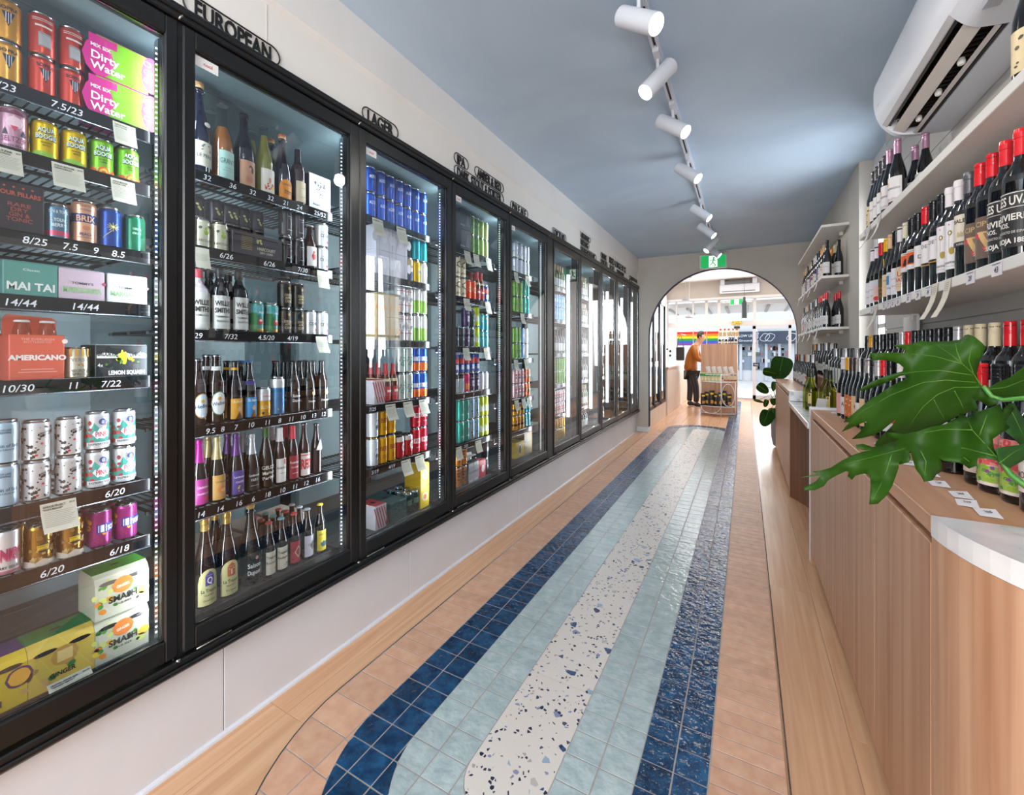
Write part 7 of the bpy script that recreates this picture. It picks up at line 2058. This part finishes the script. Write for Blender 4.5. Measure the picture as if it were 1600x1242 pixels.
# trailing plant at the end of the far cabinet
tp = empty('trailing_plant', (0.40, 6.58, 0), 'trailing heart leaved plant in grey tub at the arch end of the oak cabinet', 'plant')
MB().lathe([(0.05, 0.0, '#8f8f93'), (0.085, 0.03, '#8f8f93'), (0.105, 0.14, '#8f8f93'), (0.112, 0.46, '#8f8f93'), (0.10, 0.46, '#8f8f93'), (0.095, 0.43, '#2a211a')], 24).build('tub', tp)
def heart(w, h):
    out = []
    for i in range(22):
        t = 2 * PI * i / 22
        x = math.sin(t) * (0.5 - 0.08 * math.cos(t))
        y = 0.42 * math.cos(t) - 0.10 * math.cos(2 * t) - 0.05
        out.append((x * w, y * h))
    return out
def small_leaf(c, w, h, roll, yaw, key='leaf_dark', parent=tp, name='leaf', curl=0.25):
    mb = MB()
    pts = heart(w, h)
    vs = [(0, 0.0, 0)] + [(x, -curl * (abs(x) ** 2) / w - curl * 0.3 * y * y / h, y) for x, y in pts]
    q = Matrix.Translation(Vector(c)) @ Matrix.Rotation(yaw, 4, 'Z') @ Matrix.Rotation(roll, 4, 'Y')
    n = len(pts)
    mb.add(vs, [(0, 1 + i, 1 + (i + 1) % n) for i in range(n)], key, True, q)
    mb.add([(x, y + 0.002, z) for x, y, z in vs], [(0, 1 + (i + 1) % n, 1 + i) for i in range(n)], key, True, q)
    mb.tube([(0, -0.003, h * 0.36), (0, -0.004, 0), (0, -0.003, -h * 0.45)], 0.0022, '#7fa04a', 5, q)
    return mb.build(name, parent)
DP = 5.62
base = Vector((0.40, 6.58, 0))
stalk = []
for u, v, w, h, roll, yaw, key in ((1221, 569, 0.26, 0.36, 0.2, 0.3, 'leaf_dark'), (1200, 581, 0.11, 0.24, -1.35, 0.4, 'leaf_green'), (1211, 586, 0.10, 0.17, -1.9, 0.2, 'leaf_dark'), (1189, 605, 0.12, 0.20, -0.9, 0.4, 'leaf_green'), (1183, 626, 0.035, 0.15, -1.3, 0.2, 'leaf_green'),
                                      (1197, 628, 0.075, 0.12, 0.3, 0.6, 'leaf_green'), (1208, 626, 0.075, 0.11, -0.2, 0.3, 'leaf_green'), (1198, 649, 0.19, 0.26, 0.35, 0.5, 'leaf_dark'), (1208, 643, 0.12, 0.17, 0.0, -0.3, 'leaf_dark'), (1209, 601, 0.07, 0.15, 0.1, 0.5, 'leaf_dark')):
    p = at(u, v, DP - 0.08)
    small_leaf(p - base, w, h, roll, yaw, key)
    stalk.append(p - base)
sm = MB()
for p in stalk:
    a = Vector((0.0, 0.0, 0.45))
    m_ = (a + p) / 2 + Vector((0.02, 0, 0.16))
    sm.tube([a, m_, p + Vector((0, 0.004, 0.0))], 0.004, '#5a7a3a', 6)
sm.build('stem', tp)

# ================================================================== THE FRONT ROOM
# second fridge bank beyond the arch
f2 = empty('display_fridge', (-1.36, 7.9, 0), 'black framed glass fridge beyond the arch on the white kickboard', 'fridge')
def f2p(mb, n, p=f2):
    o = mb.build(n, p)
    if p is f2:
        o.location = -Vector(f2.location)
    return o
f2p(MB().box(-1.92, -1.40, 7.0, 8.75, 0.28, 2.18, '#14171a'), 'cabinet')
f2p(MB().bbox(-1.92, -1.36, 7.0, 8.75, 0.0, 0.28, 'pale_wood', 0.002), 'kickboard')
for a in (7.02, 7.59, 8.16):
    d = MB()
    for p in ((a, a + 0.05, 0.28, 2.18), (a + 0.52, a + 0.57, 0.28, 2.18), (a, a + 0.57, 0.28, 0.34), (a, a + 0.57, 2.11, 2.18)):
        d.box(-1.40, -1.36, p[0], p[1], p[2], p[3], 'black_frame')
    dd = f2p(d, 'fridge_door')
    MB().box(-1.381, -1.377, a + 0.05, a + 0.52, 0.34, 2.11, 'door_glass').build('glass_pane', dd)
    MB().box(-1.398, -1.394, a + 0.36, a + 0.42, 0.5, 2.0, 'led_tube').build('led_tube', dd)

# service counter along the left wall
sc_ = empty('service_counter', (-1.6, 10.6, 0), 'pale timber service counter behind the man in the mustard jacket', 'counter')
o = MB().bbox(-0.33, 0.25, -1.72, 1.7, 0, 0.90, 'pale_wood', 0.003).build('front', sc_)
MB().bbox(-0.34, 0.27, -1.74, 1.72, 0.90, 0.94, 'oak_top', 0.003).build('worktop', sc_)
for k in range(3):
    mb = MB().bbox(-1.945, -1.76, 8.95, 11.6, 1.20 + k * 0.27, 1.215 + k * 0.27, 'white_laminate', 0.002)
    tag(mb.build('wall_shelf'), '%s white shelf over the service counter with small goods' % ('lowest', 'middle', 'highest')[k], 'shelf', 'shelves over the service counter')
gk = ['#c23a3a', '#1f2226', '#d8d2c8', '#8a4a2a', '#2a2a2e', '#d9b8b0', '#3a5a4a', '#e3e0da']
for k in range(3):
    for j in range(8):
        h, w = 0.10 + 0.06 * ((j * 3 + k) % 3), 0.08
        mb = MB().lathe([(w * 0.42, 0, gk[(j + k * 3) % 8]), (w * 0.5, 0.01, gk[(j + k * 3) % 8]), (w * 0.5, h * 0.7, gk[(j + k * 3) % 8]), (w * 0.25, h * 0.82, gk[(j + k * 3) % 8]), (w * 0.25, h, gk[(j + k * 3 + 2) % 8])], 12)
        tag(mb.build('jar', None, (-1.85, 9.05 + j * 0.31, 1.216 + k * 0.27)), '%s jar, %s along the %s shelf over the service counter' % (('red', 'black', 'cream', 'brown', 'charcoal', 'blush', 'green', 'ivory')[(j + k * 3) % 8], NTH[j], ('lowest', 'middle', 'highest')[k]), 'jar', 'jars over the service counter')
bag = empty('black_tote_bag', (fx(1063, 11.7), 11.7, 1.02), 'black bag hanging from a strap beside the rainbow flags', 'bag')
MB().bbox(-0.10, 0.10, -0.04, 0.04, 0.0, 0.34, '#1c1d20', 0.02).build('bag_body', bag)
MB().tube([(-0.08, 0, 0.33), (-0.04, 0, 0.55), (0.0, 0, 0.70), (0.05, 0, 0.5), (0.08, 0, 0.33)], 0.008, '#23315a', 6).build('strap', bag)
tag(MB().tube([(fx(1063, 11.7), 11.72, 1.70), (fx(1063, 11.7), 12.98, 1.70)], 0.008, '#d9d9d9', 6).build('hanging_rail'), 'thin white rail carrying the black bag by the street window', 'rail')
hp = empty('hanging_plant', (-1.70, 10.2, 0.94), 'small trailing green plant on the service counter', 'plant')
MB().lathe([(0.05, 0, '#d8d2c8'), (0.065, 0.02, '#d8d2c8'), (0.07, 0.12, '#d8d2c8'), (0.06, 0.12, '#2a211a')], 14).build('pot', hp)
r = random.Random(4)
for k in range(26):
    small_leaf((r.uniform(-0.10, 0.22), r.uniform(-0.16, 0.16), r.uniform(0.05, 0.38)), 0.05, 0.07, r.uniform(-2, 2), r.uniform(-1, 1), 'leaf_green', hp)

# rainbow flags in the street window
for j, (ua, ub) in enumerate(((1057.5, 1082.5), (1083.5, 1103.5), (1104.5, 1122.5))):
    xa, xb = fx(ua, 12.9), fx(ub, 12.9)
    root = empty('rainbow_flag', ((xa + xb) / 2, 12.945, 1.42), 'rainbow striped flag, %s from the service counter, in the street window' % NTH[j], 'flag', 'rainbow flags in the street window')
    for q in (-0.4, 0.4):
        MB().tube([((xb - xa) * q, 0.001, 0.375), ((xb - xa) * q, 0.017, 0.53)], 0.003, '#e8e8e8', 5).build('cord', root)
    for k, c in enumerate(('#7a3fb0', '#2a5fc0', '#1f9a4a', '#f0d81f', '#ef8a1c', '#dd2420')):
        mb = MB()
        vs, n = [], 6
        for i in range(n + 1):
            x = (xb - xa) * (i / n - 0.5) * 0.97
            for z in (k * 0.063, k * 0.063 + 0.063):
                vs.append((x, 0.008 * math.sin(i * 1.3 + z * 9), z))
        mb.add(vs, [(2 * i, 2 * i + 2, 2 * i + 3, 2 * i + 1) for i in range(n)], c + '|p')
        mb.add([(x, y + 0.002, z) for x, y, z in vs], [(2 * i, 2 * i + 1, 2 * i + 3, 2 * i + 2) for i in range(n)], c + '|p')
        mb.build('stripe', root)

# oak display stand with jars on it
ds = empty('display_stand', (-0.47, 9.7, 0), 'oak panelled display stand the man is leaning over', 'display stand')
mb = MB()
for k in range(4):
    x = -0.325 + k * 0.1625
    MB().bbox(x + 0.0008, x + 0.1617, -0.25, -0.21, 0.02, 1.40, 'oak_front', 0.001).build('panel', ds)
MB().bbox(-0.325, -0.30, -0.21, 0.30, 0.02, 1.36, 'oak_front', 0.002).build('side', ds)
MB().bbox(0.30, 0.325, -0.21, 0.30, 0.02, 1.36, 'oak_front', 0.002).build('side', ds)
for z in (0.02, 0.45, 0.85, 1.20):
    MB().bbox(-0.30, 0.30, -0.21, 0.30, z, z + 0.03, 'oak_top', 0.002).build('shelf', ds)
MB().bbox(-0.325, 0.325, -0.21, 0.30, 1.36, 1.385, 'oak_top', 0.002).build('top', ds)
tier = empty('wire_tier', (-0.30, 9.78, 1.386), 'small white two-tier rack of jars on top of the oak display stand', 'rack')
for z in (0.0, 0.155):
    MB().bbox(-0.20, 0.17, -0.07, 0.07, z, z + 0.012, 'white_laminate', 0.002).build('tray', tier)
for x in (-0.19, 0.16):
    MB().tube([(x, -0.06, 0), (x, -0.06, 0.165)], 0.005, 'white_laminate', 6).build('post', tier)
for j in range(5):
    root = empty('jar', (-0.45 + j * 0.075, 9.77, 1.386 + 0.1675), 'jar of pale preserve with orange lid, %s along the upper tray on the oak stand' % NTH[j], 'jar', 'orange lidded jars on the oak stand')
    MB().lathe([(0.028, 0, '#cdb493'), (0.031, 0.005, '#cdb493'), (0.031, 0.09, '#c2a67e'), (0.018, 0.115, '#d8c8b0'), (0.018, 0.13, '#d8c8b0')], 14).build('glass_body', root)
    MB().lathe([(0.02, 0.128, '#c8641f'), (0.02, 0.155, '#c8641f'), (0.015, 0.16, '#c8641f')], 14).build('lid', root)
for j in range(6):
    c = ('#22201f', '#9aa04a', '#1c1a1c', '#4a2a3a', '#22201f', '#3a2430')[j]
    root = empty('jar', (-0.465 + j * 0.058, 9.76, 1.386 + 0.0125), 'dark jar with cream label, %s along the lower tray on the oak stand' % NTH[j], 'jar', 'dark jars on the oak stand')
    MB().lathe([(0.023, 0, c), (0.025, 0.005, c), (0.025, 0.075, c), (0.02, 0.085, c)], 14).build('glass_body', root)
    MB().lathe([(0.0256, 0.02, '#d6cdb4'), (0.0256, 0.055, '#d6cdb4')], 14, cap=False).build('label', root)
    MB().lathe([(0.022, 0.085, '#15151a'), (0.022, 0.10, '#15151a')], 14).build('lid', root)

# white wire basket stand with bags
bs = empty('wire_stand', (-0.47, 9.18, 0), 'white wire stand with round hoops holding snack bags in front of the oak panel', 'stand')
def bow(z, k=0.0):
    return [(-0.30 + 0.60 * i / 12, -0.02 - 0.10 * math.sin(PI * i / 12), z) for i in range(13)]
for z in (0.06, 0.19, 0.66, 0.80):
    mb = MB().tube(bow(z), 0.007, 'white_laminate', 6)
    mb.tube([(-0.30, -0.02, z), (-0.30, 0.16, z), (0.30, 0.16, z), (0.30, -0.02, z)], 0.006, 'white_laminate', 6)
    mb.build('rail', bs)
for x, y in ((-0.30, -0.02), (0.30, -0.02), (0.06, -0.12), (-0.30, 0.16), (0.30, 0.16)):
    MB().tube([(x, y, 0), (x, y, 0.82)], 0.008, 'white_laminate', 6).build('post', bs)
for z in (0.19, 0.66):
    MB().prism([(x, y) for x, y, _ in bow(0)] + [(0.30, 0.16), (-0.30, 0.16)], 'z', z - 0.004, z + 0.002, 'white_laminate').build('tray', bs)
MB().tube([(0.18 + 0.11 * math.cos(t), -0.085, 0.42 + 0.21 * math.sin(t)) for t in [2 * PI * i / 24 for i in range(24)]], 0.007, 'white_laminate', 6, closed=True).build('hoop', bs)
MB().tube([(-0.12 + 0.17 * math.cos(PI + PI * i / 16), -0.10, 0.19 + 0.13 * math.sin(PI + PI * i / 16)) for i in range(17)], 0.007, 'white_laminate', 6).build('hoop', bs)
def pouch(name, loc, w, h, d, key, label, group, tilt=0.0, rot=0.0, print_=None, lean=0.0):
    mb = MB()
    cols, rows_ = 6, 6
    fr_v, bk_v = [], []
    for j in range(rows_ + 1):
        t = j / rows_
        for i in range(cols + 1):
            s_ = i / cols * 2 - 1
            puff = d * (1 - s_ * s_) * math.sin(PI * min(1, 0.12 + t * 0.88)) ** 0.7
            x = s_ * w / 2 * (1 - 0.06 * math.sin(PI * t))
            fr_v.append((x, -puff, t * h))
            bk_v.append((x, puff * 0.6, t * h))
    q = lambda o: [(o + j * (cols + 1) + i, o + j * (cols + 1) + i + 1, o + (j + 1) * (cols + 1) + i + 1, o + (j + 1) * (cols + 1) + i) for j in range(rows_) for i in range(cols)]
    n = len(fr_v)
    mt = Matrix.Rotation(rot, 4, 'Z') @ Matrix.Rotation(lean, 4, 'Y') @ Matrix.Rotation(tilt, 4, 'X')
    mb.add(fr_v, q(0), key, True, mt)
    mb.add(bk_v, [f[::-1] for f in q(0)], key, True, mt)
    o = tag(mb.build(name, None, loc), label, 'snack bag', group)
    if print_:
        pm_ = MB()
        for z, hh, ww, c in print_:
            put_shape(pm_, 'r', 0, z * h, ww * w, hh * h, c, lambda x, zz: mt @ Vector((x, -d * (1 - (x / w * 2) ** 2) * math.sin(PI * min(1, 0.12 + zz / h * 0.88)) ** 0.7 - 0.0015, zz)), n=6)
        pm_.build('bag_print', o)
    return o
for j in range(5):
    pouch('snack_bag', (-0.60 + j * 0.10, 9.27, 0.668), 0.085, 0.30, 0.03, '#d9d0cc', 'white snack bag, %s along the back row on the wire stand' % NTH[j], 'white bags on the wire stand', 0.12, 0.25, [(0.2, 0.12, 0.7, '#b8483a'), (0.35, 0.05, 0.6, '#8a7a74')], -0.22)
for j in range(6):
    pouch('snack_bag', (-0.735 + j * 0.062, 9.14, 0.668), 0.075, 0.17, 0.018, '#d6cfa4', 'cream bag with green leaf band, %s along the front row on the wire stand' % NTH[j], 'green banded bags on the wire stand', 0.1, 0.3, [(0.78, 0.3, 0.9, '#1f8a3a'), (0.3, 0.2, 0.6, '#e8e0bc')], -0.15)
for j in range(4):
    pouch('snack_bag', (-0.345 + j * 0.055, 9.13, 0.668), 0.072, 0.17, 0.018, '#d2c2a4', 'cream bag with red and blue band, %s along the front row on the wire stand' % NTH[j], 'red banded bags on the wire stand', 0.1, 0.3, [(0.2, 0.12, 0.8, '#b83a34'), (0.8, 0.1, 0.5, '#3a5aa0')])
for j in range(7):
    pouch('snack_bag', (-0.73 + j * 0.075, 9.16 + 0.02 * (j % 2), 0.195), 0.10, 0.24 + 0.03 * (j % 3), 0.03, '#1d1a16', 'black bag with yellow emblem, %s along the bottom tray of the wire stand' % NTH[j], 'black bags on the wire stand', 0.05, 0.4 * (-1) ** j, [(0.28, 0.22, 0.5, '#c2924a'), (0.8, 0.12, 0.6, '#d9b81f')])

# hanging things of the front room
ac2 = empty('air_conditioner', (fx(1155, 12.55), 12.55, 2.78), 'white air conditioner on the bulkhead over the street window', 'air conditioner')
MB().bbox(-0.46, 0.46, 0.0, 0.2, 0, 0.22, 'white_laminate', 0.02).build('body', ac2)
MB().box(-0.40, 0.36, -0.002, 0.02, 0.025, 0.045, '#55585c').build('outlet', ac2)
MB().box(-0.36, 0.24, 0.03, 0.2, 0.225, 0.30, '#6d7074').build('top_grille', ac2)
for x in (-0.44, 0.30):
    MB().bbox(x, x + 0.10, 0.02, 0.2, 0.2, 0.36, 'white_laminate', 0.004).build('bracket', ac2)
exit_sign((fx(1151, 12.62), 12.64, 2.54), 0.32, 0.155, 'green running man exit sign hanging over the street window', 1.0)
MB_ = MB().tube([(fx(1151, 12.62), 12.66, 2.6), (fx(1151, 12.62), 12.74, 2.665)], 0.008, '#d9d9d9', 6)
tag(MB_.build('sign_bracket'), 'short white bracket of the exit sign over the street window', 'bracket')
hb = empty('hanging_banner', (fx(1163, 12.5), 12.5, 2.10), 'dark bottle shaped hanging sign beside the street exit sign', 'sign')
MB().lathe([(0.06, 0.0, '#2f3a3d'), (0.066, 0.01, '#2f3a3d'), (0.066, 0.40, '#2f3a3d'), (0.03, 0.46, '#2f3a3d'), (0.03, 0.54, '#2f3a3d')], 16).build('bottle_shape', hb)
MB().tube([(0, 0, 0.53), (0, 0, 1.05)], 0.004, '#2f3a3d', 5).build('cord', hb)
yl = MB()
text_solid(yl, 'OPEN', 0.10, '#e6c81f', lambda x, z, t: (fx(1151, 12.9) + x, 12.94 - t, 2.02 + z), 0.02, 0.24, 0.04)
tag(yl.build('lettering_sign'), 'small yellow lettering fixed to the rail over the street door', 'sign')
se = MB().bbox(fx(1151.5, 12.9) - 0.07, fx(1151.5, 12.9) + 0.07, 12.90, 12.96, 1.86, 1.92, '#22252a', 0.008)
tag(se.build('door_sensor'), 'black sensor box under the rail by the street door', 'sensor')
for j, (u, y) in enumerate(((1081, 9.4), (1094, 9.0), (1102, 8.4))):
    x = fx(u, y)
    root = empty('ceiling_spotlight', (x, y, FCEIL), 'white cylinder lamp on the front room ceiling, %s from the fridge side' % NTH[j], 'spotlight', 'front room ceiling lamps')
    MB().tube([(0, 0, 0), (0, 0, -0.2)], 0.008, 'white_laminate', 6).build('rod', root)
    MB().lathe([(0.045, -0.42, 'white_laminate'), (0.045, -0.2, 'white_laminate')], 16, mtx=Matrix.Rotation((0, 0.5, -0.5)[j], 4, 'Y')).build('lamp_body', root)
for j, u in enumerate((1071, 1077)):
    yy = (12.3, 11.7)[j]
    x = fx(u, yy)
    root = empty('pendant_lamp', (x, yy, (2.62, 2.10)[j]), '%s grey dome lamp hanging before the street window' % ('upper', 'lower')[j], 'lamp')
    MB().lathe([(0.02, 0.10, '#a9a9ab'), (0.10, 0.03, '#a9a9ab'), (0.10, 0.0, '#a9a9ab')], 16, cap=False).build('shade', root)
    MB().tube([(0, 0, 0.09), (0, 0, FCEIL - (2.62, 2.10)[j])], 0.005, '#c9c9c9', 5).build('cord', root)

# across the street: dark hoarding with chalk writing over a shop window
st_ = empty('shopfront', (0, 21, 0), 'shop across the street with dark chalk lettered fascia and lit shelves', 'building')
def sp(mb, n):
    return mb.build(n, st_)
sp(MB().box(-8, 8, 0.3, 0.6, -0.1, 5.2, '#e3e3e4'), 'wall')
xa, xb = fx(1138, 20.9), fx(1262, 20.9)
fa = MB().bbox(xa, xb, -0.1, 0.25, 1.58, 2.10, '#2f3c50', 0.01)
sp(fa, 'fascia')
tx = MB()
put_text(tx, 'FOLLOW US', 0.11, '#dfe4ea', lambda x, z: (fx(1160, 20.9) + x, -0.112, 1.92 + z), 0.75)
put_text(tx, 'on Ground', 0.09, '#dfe4ea', lambda x, z: (fx(1160, 20.9) + x, -0.112, 1.72 + z), 0.7)
for cx in (fx(1195, 20.9), fx(1203, 20.9), fx(1237, 20.9)):
    tx.tube([(cx + 0.16 * math.cos(t) * (1 + 0.3 * math.sin(2 * t)), -0.112, 1.84 + 0.16 * math.sin(t)) for t in [2 * PI * i / 18 for i in range(18)]], 0.012, '#dfe4ea', 5, closed=True)
sp(tx, 'lettering')
wn = MB().box(xa, xb, 0.26, 0.31, 0.45, 1.56, '#8a97a6')
sp(wn, 'shop_window')
for x in [xa + (xb - xa) * k / 6 for k in range(7)]:
    sp(MB().box(x - 0.05, x + 0.05, 0.18, 0.28, 0.0, 1.58, '#cfd4da'), 'post')
gd = MB()
r = random.Random(2)
for k in range(60):
    x, z = r.uniform(xa + 0.1, xb - 0.2), r.choice((0.5, 0.78, 1.06, 1.30))
    gd.box(x, x + r.uniform(0.06, 0.16), 0.20, 0.258, z, z + r.uniform(0.1, 0.2), r.choice(('#b8a8a0', '#7a8a92', '#d8d8d8', '#a86a6a', '#5a6a5a')))
tag(sp(gd, 'shop_goods'), kind='stuff')

# ================================================================== THE MAN
def skin(name, V, E, key, parent, lvl=2, root=0):
    me = bpy.data.meshes.new(name)
    bm_ = bmesh.new()
    lay = bm_.verts.layers.skin.verify()
    bv = []
    for i, (x, y, z, rx, ry) in enumerate(V):
        v = bm_.verts.new((x, y, z))
        v[lay].radius = (rx, ry)
        v[lay].use_root = i == root
        bv.append(v)
    for a, b_ in E:
        bm_.edges.new((bv[a], bv[b_]))
    bm_.to_mesh(me)
    bm_.free()
    me.materials.append(M(key))
    o = link(name, me, parent)
    md = o.modifiers.new('skin', 'SKIN')
    md.use_smooth_shade = True
    sb = o.modifiers.new('smooth', 'SUBSURF')
    sb.levels = sb.render_levels = lvl
    return o


man = empty('person', (-1.10, 10.55, 0), 'person in mustard jacket and black trousers leaning over the oak display stand', 'person')
V = [(0.0, 0, 0.90, 0.10, 0.085), (0.02, 0, 1.10, 0.10, 0.09), (0.08, 0, 1.30, 0.12, 0.09), (0.15, 0, 1.425, 0.055, 0.055), (0.20, 0, 1.50, 0.062, 0.065), (0.215, 0, 1.58, 0.082, 0.095), (0.205, 0, 1.645, 0.06, 0.07),
     (0.27, 0, 1.53, 0.035, 0.03), (0.315, 0, 1.535, 0.012, 0.014)]
E = [(0, 1), (1, 2), (2, 3), (3, 4), (4, 5), (5, 6), (4, 7), (7, 8)]
for s_ in (-1, 1):
    k = len(V)
    V += [(0.08, s_ * 0.19, 1.34, 0.055, 0.055), (0.15, s_ * 0.23, 1.09, 0.042, 0.042), (0.36, s_ * 0.15, 1.04, 0.03, 0.026), (0.42, s_ * 0.13, 1.035, 0.036, 0.018)]
    E += [(2, k), (k, k + 1), (k + 1, k + 2), (k + 2, k + 3)]
    for f in range(4):
        y = s_ * (0.10 + 0.018 * f)
        ln = (0.07, 0.08, 0.075, 0.06)[f]
        V += [(0.45, y, 1.035, 0.009, 0.009), (0.45 + ln * 0.55, y, 1.03, 0.009, 0.009), (0.45 + ln, y, 1.01, 0.008, 0.008)]
        q = len(V)
        E += [(k + 3, q - 3), (q - 3, q - 2), (q - 2, q - 1)]
    V += [(0.41, s_ * 0.09, 1.03, 0.010, 0.010), (0.45, s_ * 0.075, 1.02, 0.009, 0.009)]
    q = len(V)
    E += [(k + 3, q - 2), (q - 2, q - 1)]
    k = len(V)
    dx = 0.13 if s_ < 0 else -0.03
    V += [(dx * 0.3, s_ * 0.085, 0.80, 0.065, 0.065), (dx * 0.8 + 0.01, s_ * 0.10, 0.47, 0.058, 0.058), (dx - 0.02, s_ * 0.10, 0.09, 0.042, 0.042), (dx + 0.10, s_ * 0.11, 0.04, 0.036, 0.03)]
    E += [(0, k), (k, k + 1), (k + 1, k + 2), (k + 2, k + 3)]
skin('body', V, E, '#cf9f84', man)
JV = [(-0.005, 0, 0.76, 0.185, 0.165), (0.0, 0, 0.92, 0.175, 0.155), (0.015, 0, 1.10, 0.17, 0.14), (0.075, 0, 1.29, 0.18, 0.135), (0.125, 0, 1.385, 0.09, 0.08), (0.145, 0, 1.425, 0.072, 0.068)]
JE = [(0, 1), (1, 2), (2, 3), (3, 4), (4, 5)]
for s_ in (-1, 1):
    k = len(JV)
    JV += [(0.08, s_ * 0.19, 1.34, 0.078, 0.075), (0.13, s_ * 0.235, 1.20, 0.07, 0.068), (0.155, s_ * 0.235, 1.08, 0.064, 0.062), (0.27, s_ * 0.19, 1.05, 0.053, 0.05), (0.34, s_ * 0.155, 1.042, 0.046, 0.042)]
    JE += [(3, k), (k, k + 1), (k + 1, k + 2), (k + 2, k + 3), (k + 3, k + 4)]
skin('jacket', JV, JE, '#a8600f', man)
TV = [(0.0, 0, 0.80, 0.15, 0.13)]
TE = []
for s_ in (-1, 1):
    k = len(TV)
    dx = 0.13 if s_ < 0 else -0.03
    TV += [(dx * 0.35, s_ * 0.095, 0.72, 0.095, 0.095), (dx * 0.8 + 0.01, s_ * 0.10, 0.46, 0.078, 0.075), (dx, s_ * 0.10, 0.24, 0.066, 0.064), (dx - 0.01, s_ * 0.10, 0.10, 0.062, 0.060)]
    TE += [(0, k), (k, k + 1), (k + 1, k + 2), (k + 2, k + 3)]
skin('trousers', TV, TE, '#1b1c22', man)
for s_ in (-1, 1):
    dx = 0.13 if s_ < 0 else -0.03
    skin('shoe', [(dx - 0.06, s_ * 0.10, 0.045, 0.045, 0.045), (dx + 0.02, s_ * 0.10, 0.05, 0.05, 0.045), (dx + 0.12, s_ * 0.11, 0.036, 0.045, 0.034), (dx + 0.17, s_ * 0.11, 0.03, 0.035, 0.026), (dx - 0.03, s_ * 0.10, 0.11, 0.045, 0.045)], [(0, 1), (1, 2), (2, 3), (1, 4)], '#15151a', man, 2, 1)
skin('hair', [(0.185, 0, 1.60, 0.092, 0.10), (0.205, 0, 1.655, 0.078, 0.09), (0.255, 0, 1.665, 0.05, 0.06), (0.285, 0, 1.65, 0.025, 0.03), (0.150, 0, 1.545, 0.055, 0.06), (0.19, 0.083, 1.57, 0.02, 0.02), (0.19, -0.083, 1.57, 0.02, 0.02)], [(0, 1), (1, 2), (2, 3), (0, 4), (0, 5), (0, 6)], '#3a2a22', man)
fa = MB()
for s_ in (-1, 1):
    fa.lathe([(0.0005, -0.008, '#1c1a1a'), (0.008, 0, '#1c1a1a'), (0.0005, 0.008, '#1c1a1a')], 8, mtx=Matrix.Translation((0.288, s_ * 0.034, 1.572)))
    fa.lathe([(0.002, -0.03, '#c8937a'), (0.016, -0.01, '#c8937a'), (0.016, 0.015, '#c8937a'), (0.004, 0.03, '#c8937a')], 8, mtx=Matrix.Translation((0.20, s_ * 0.090, 1.555)))
fa.box(0.292, 0.302, -0.022, 0.022, 1.492, 1.498, '#8a4a44')
fa.build('facial_features', man)
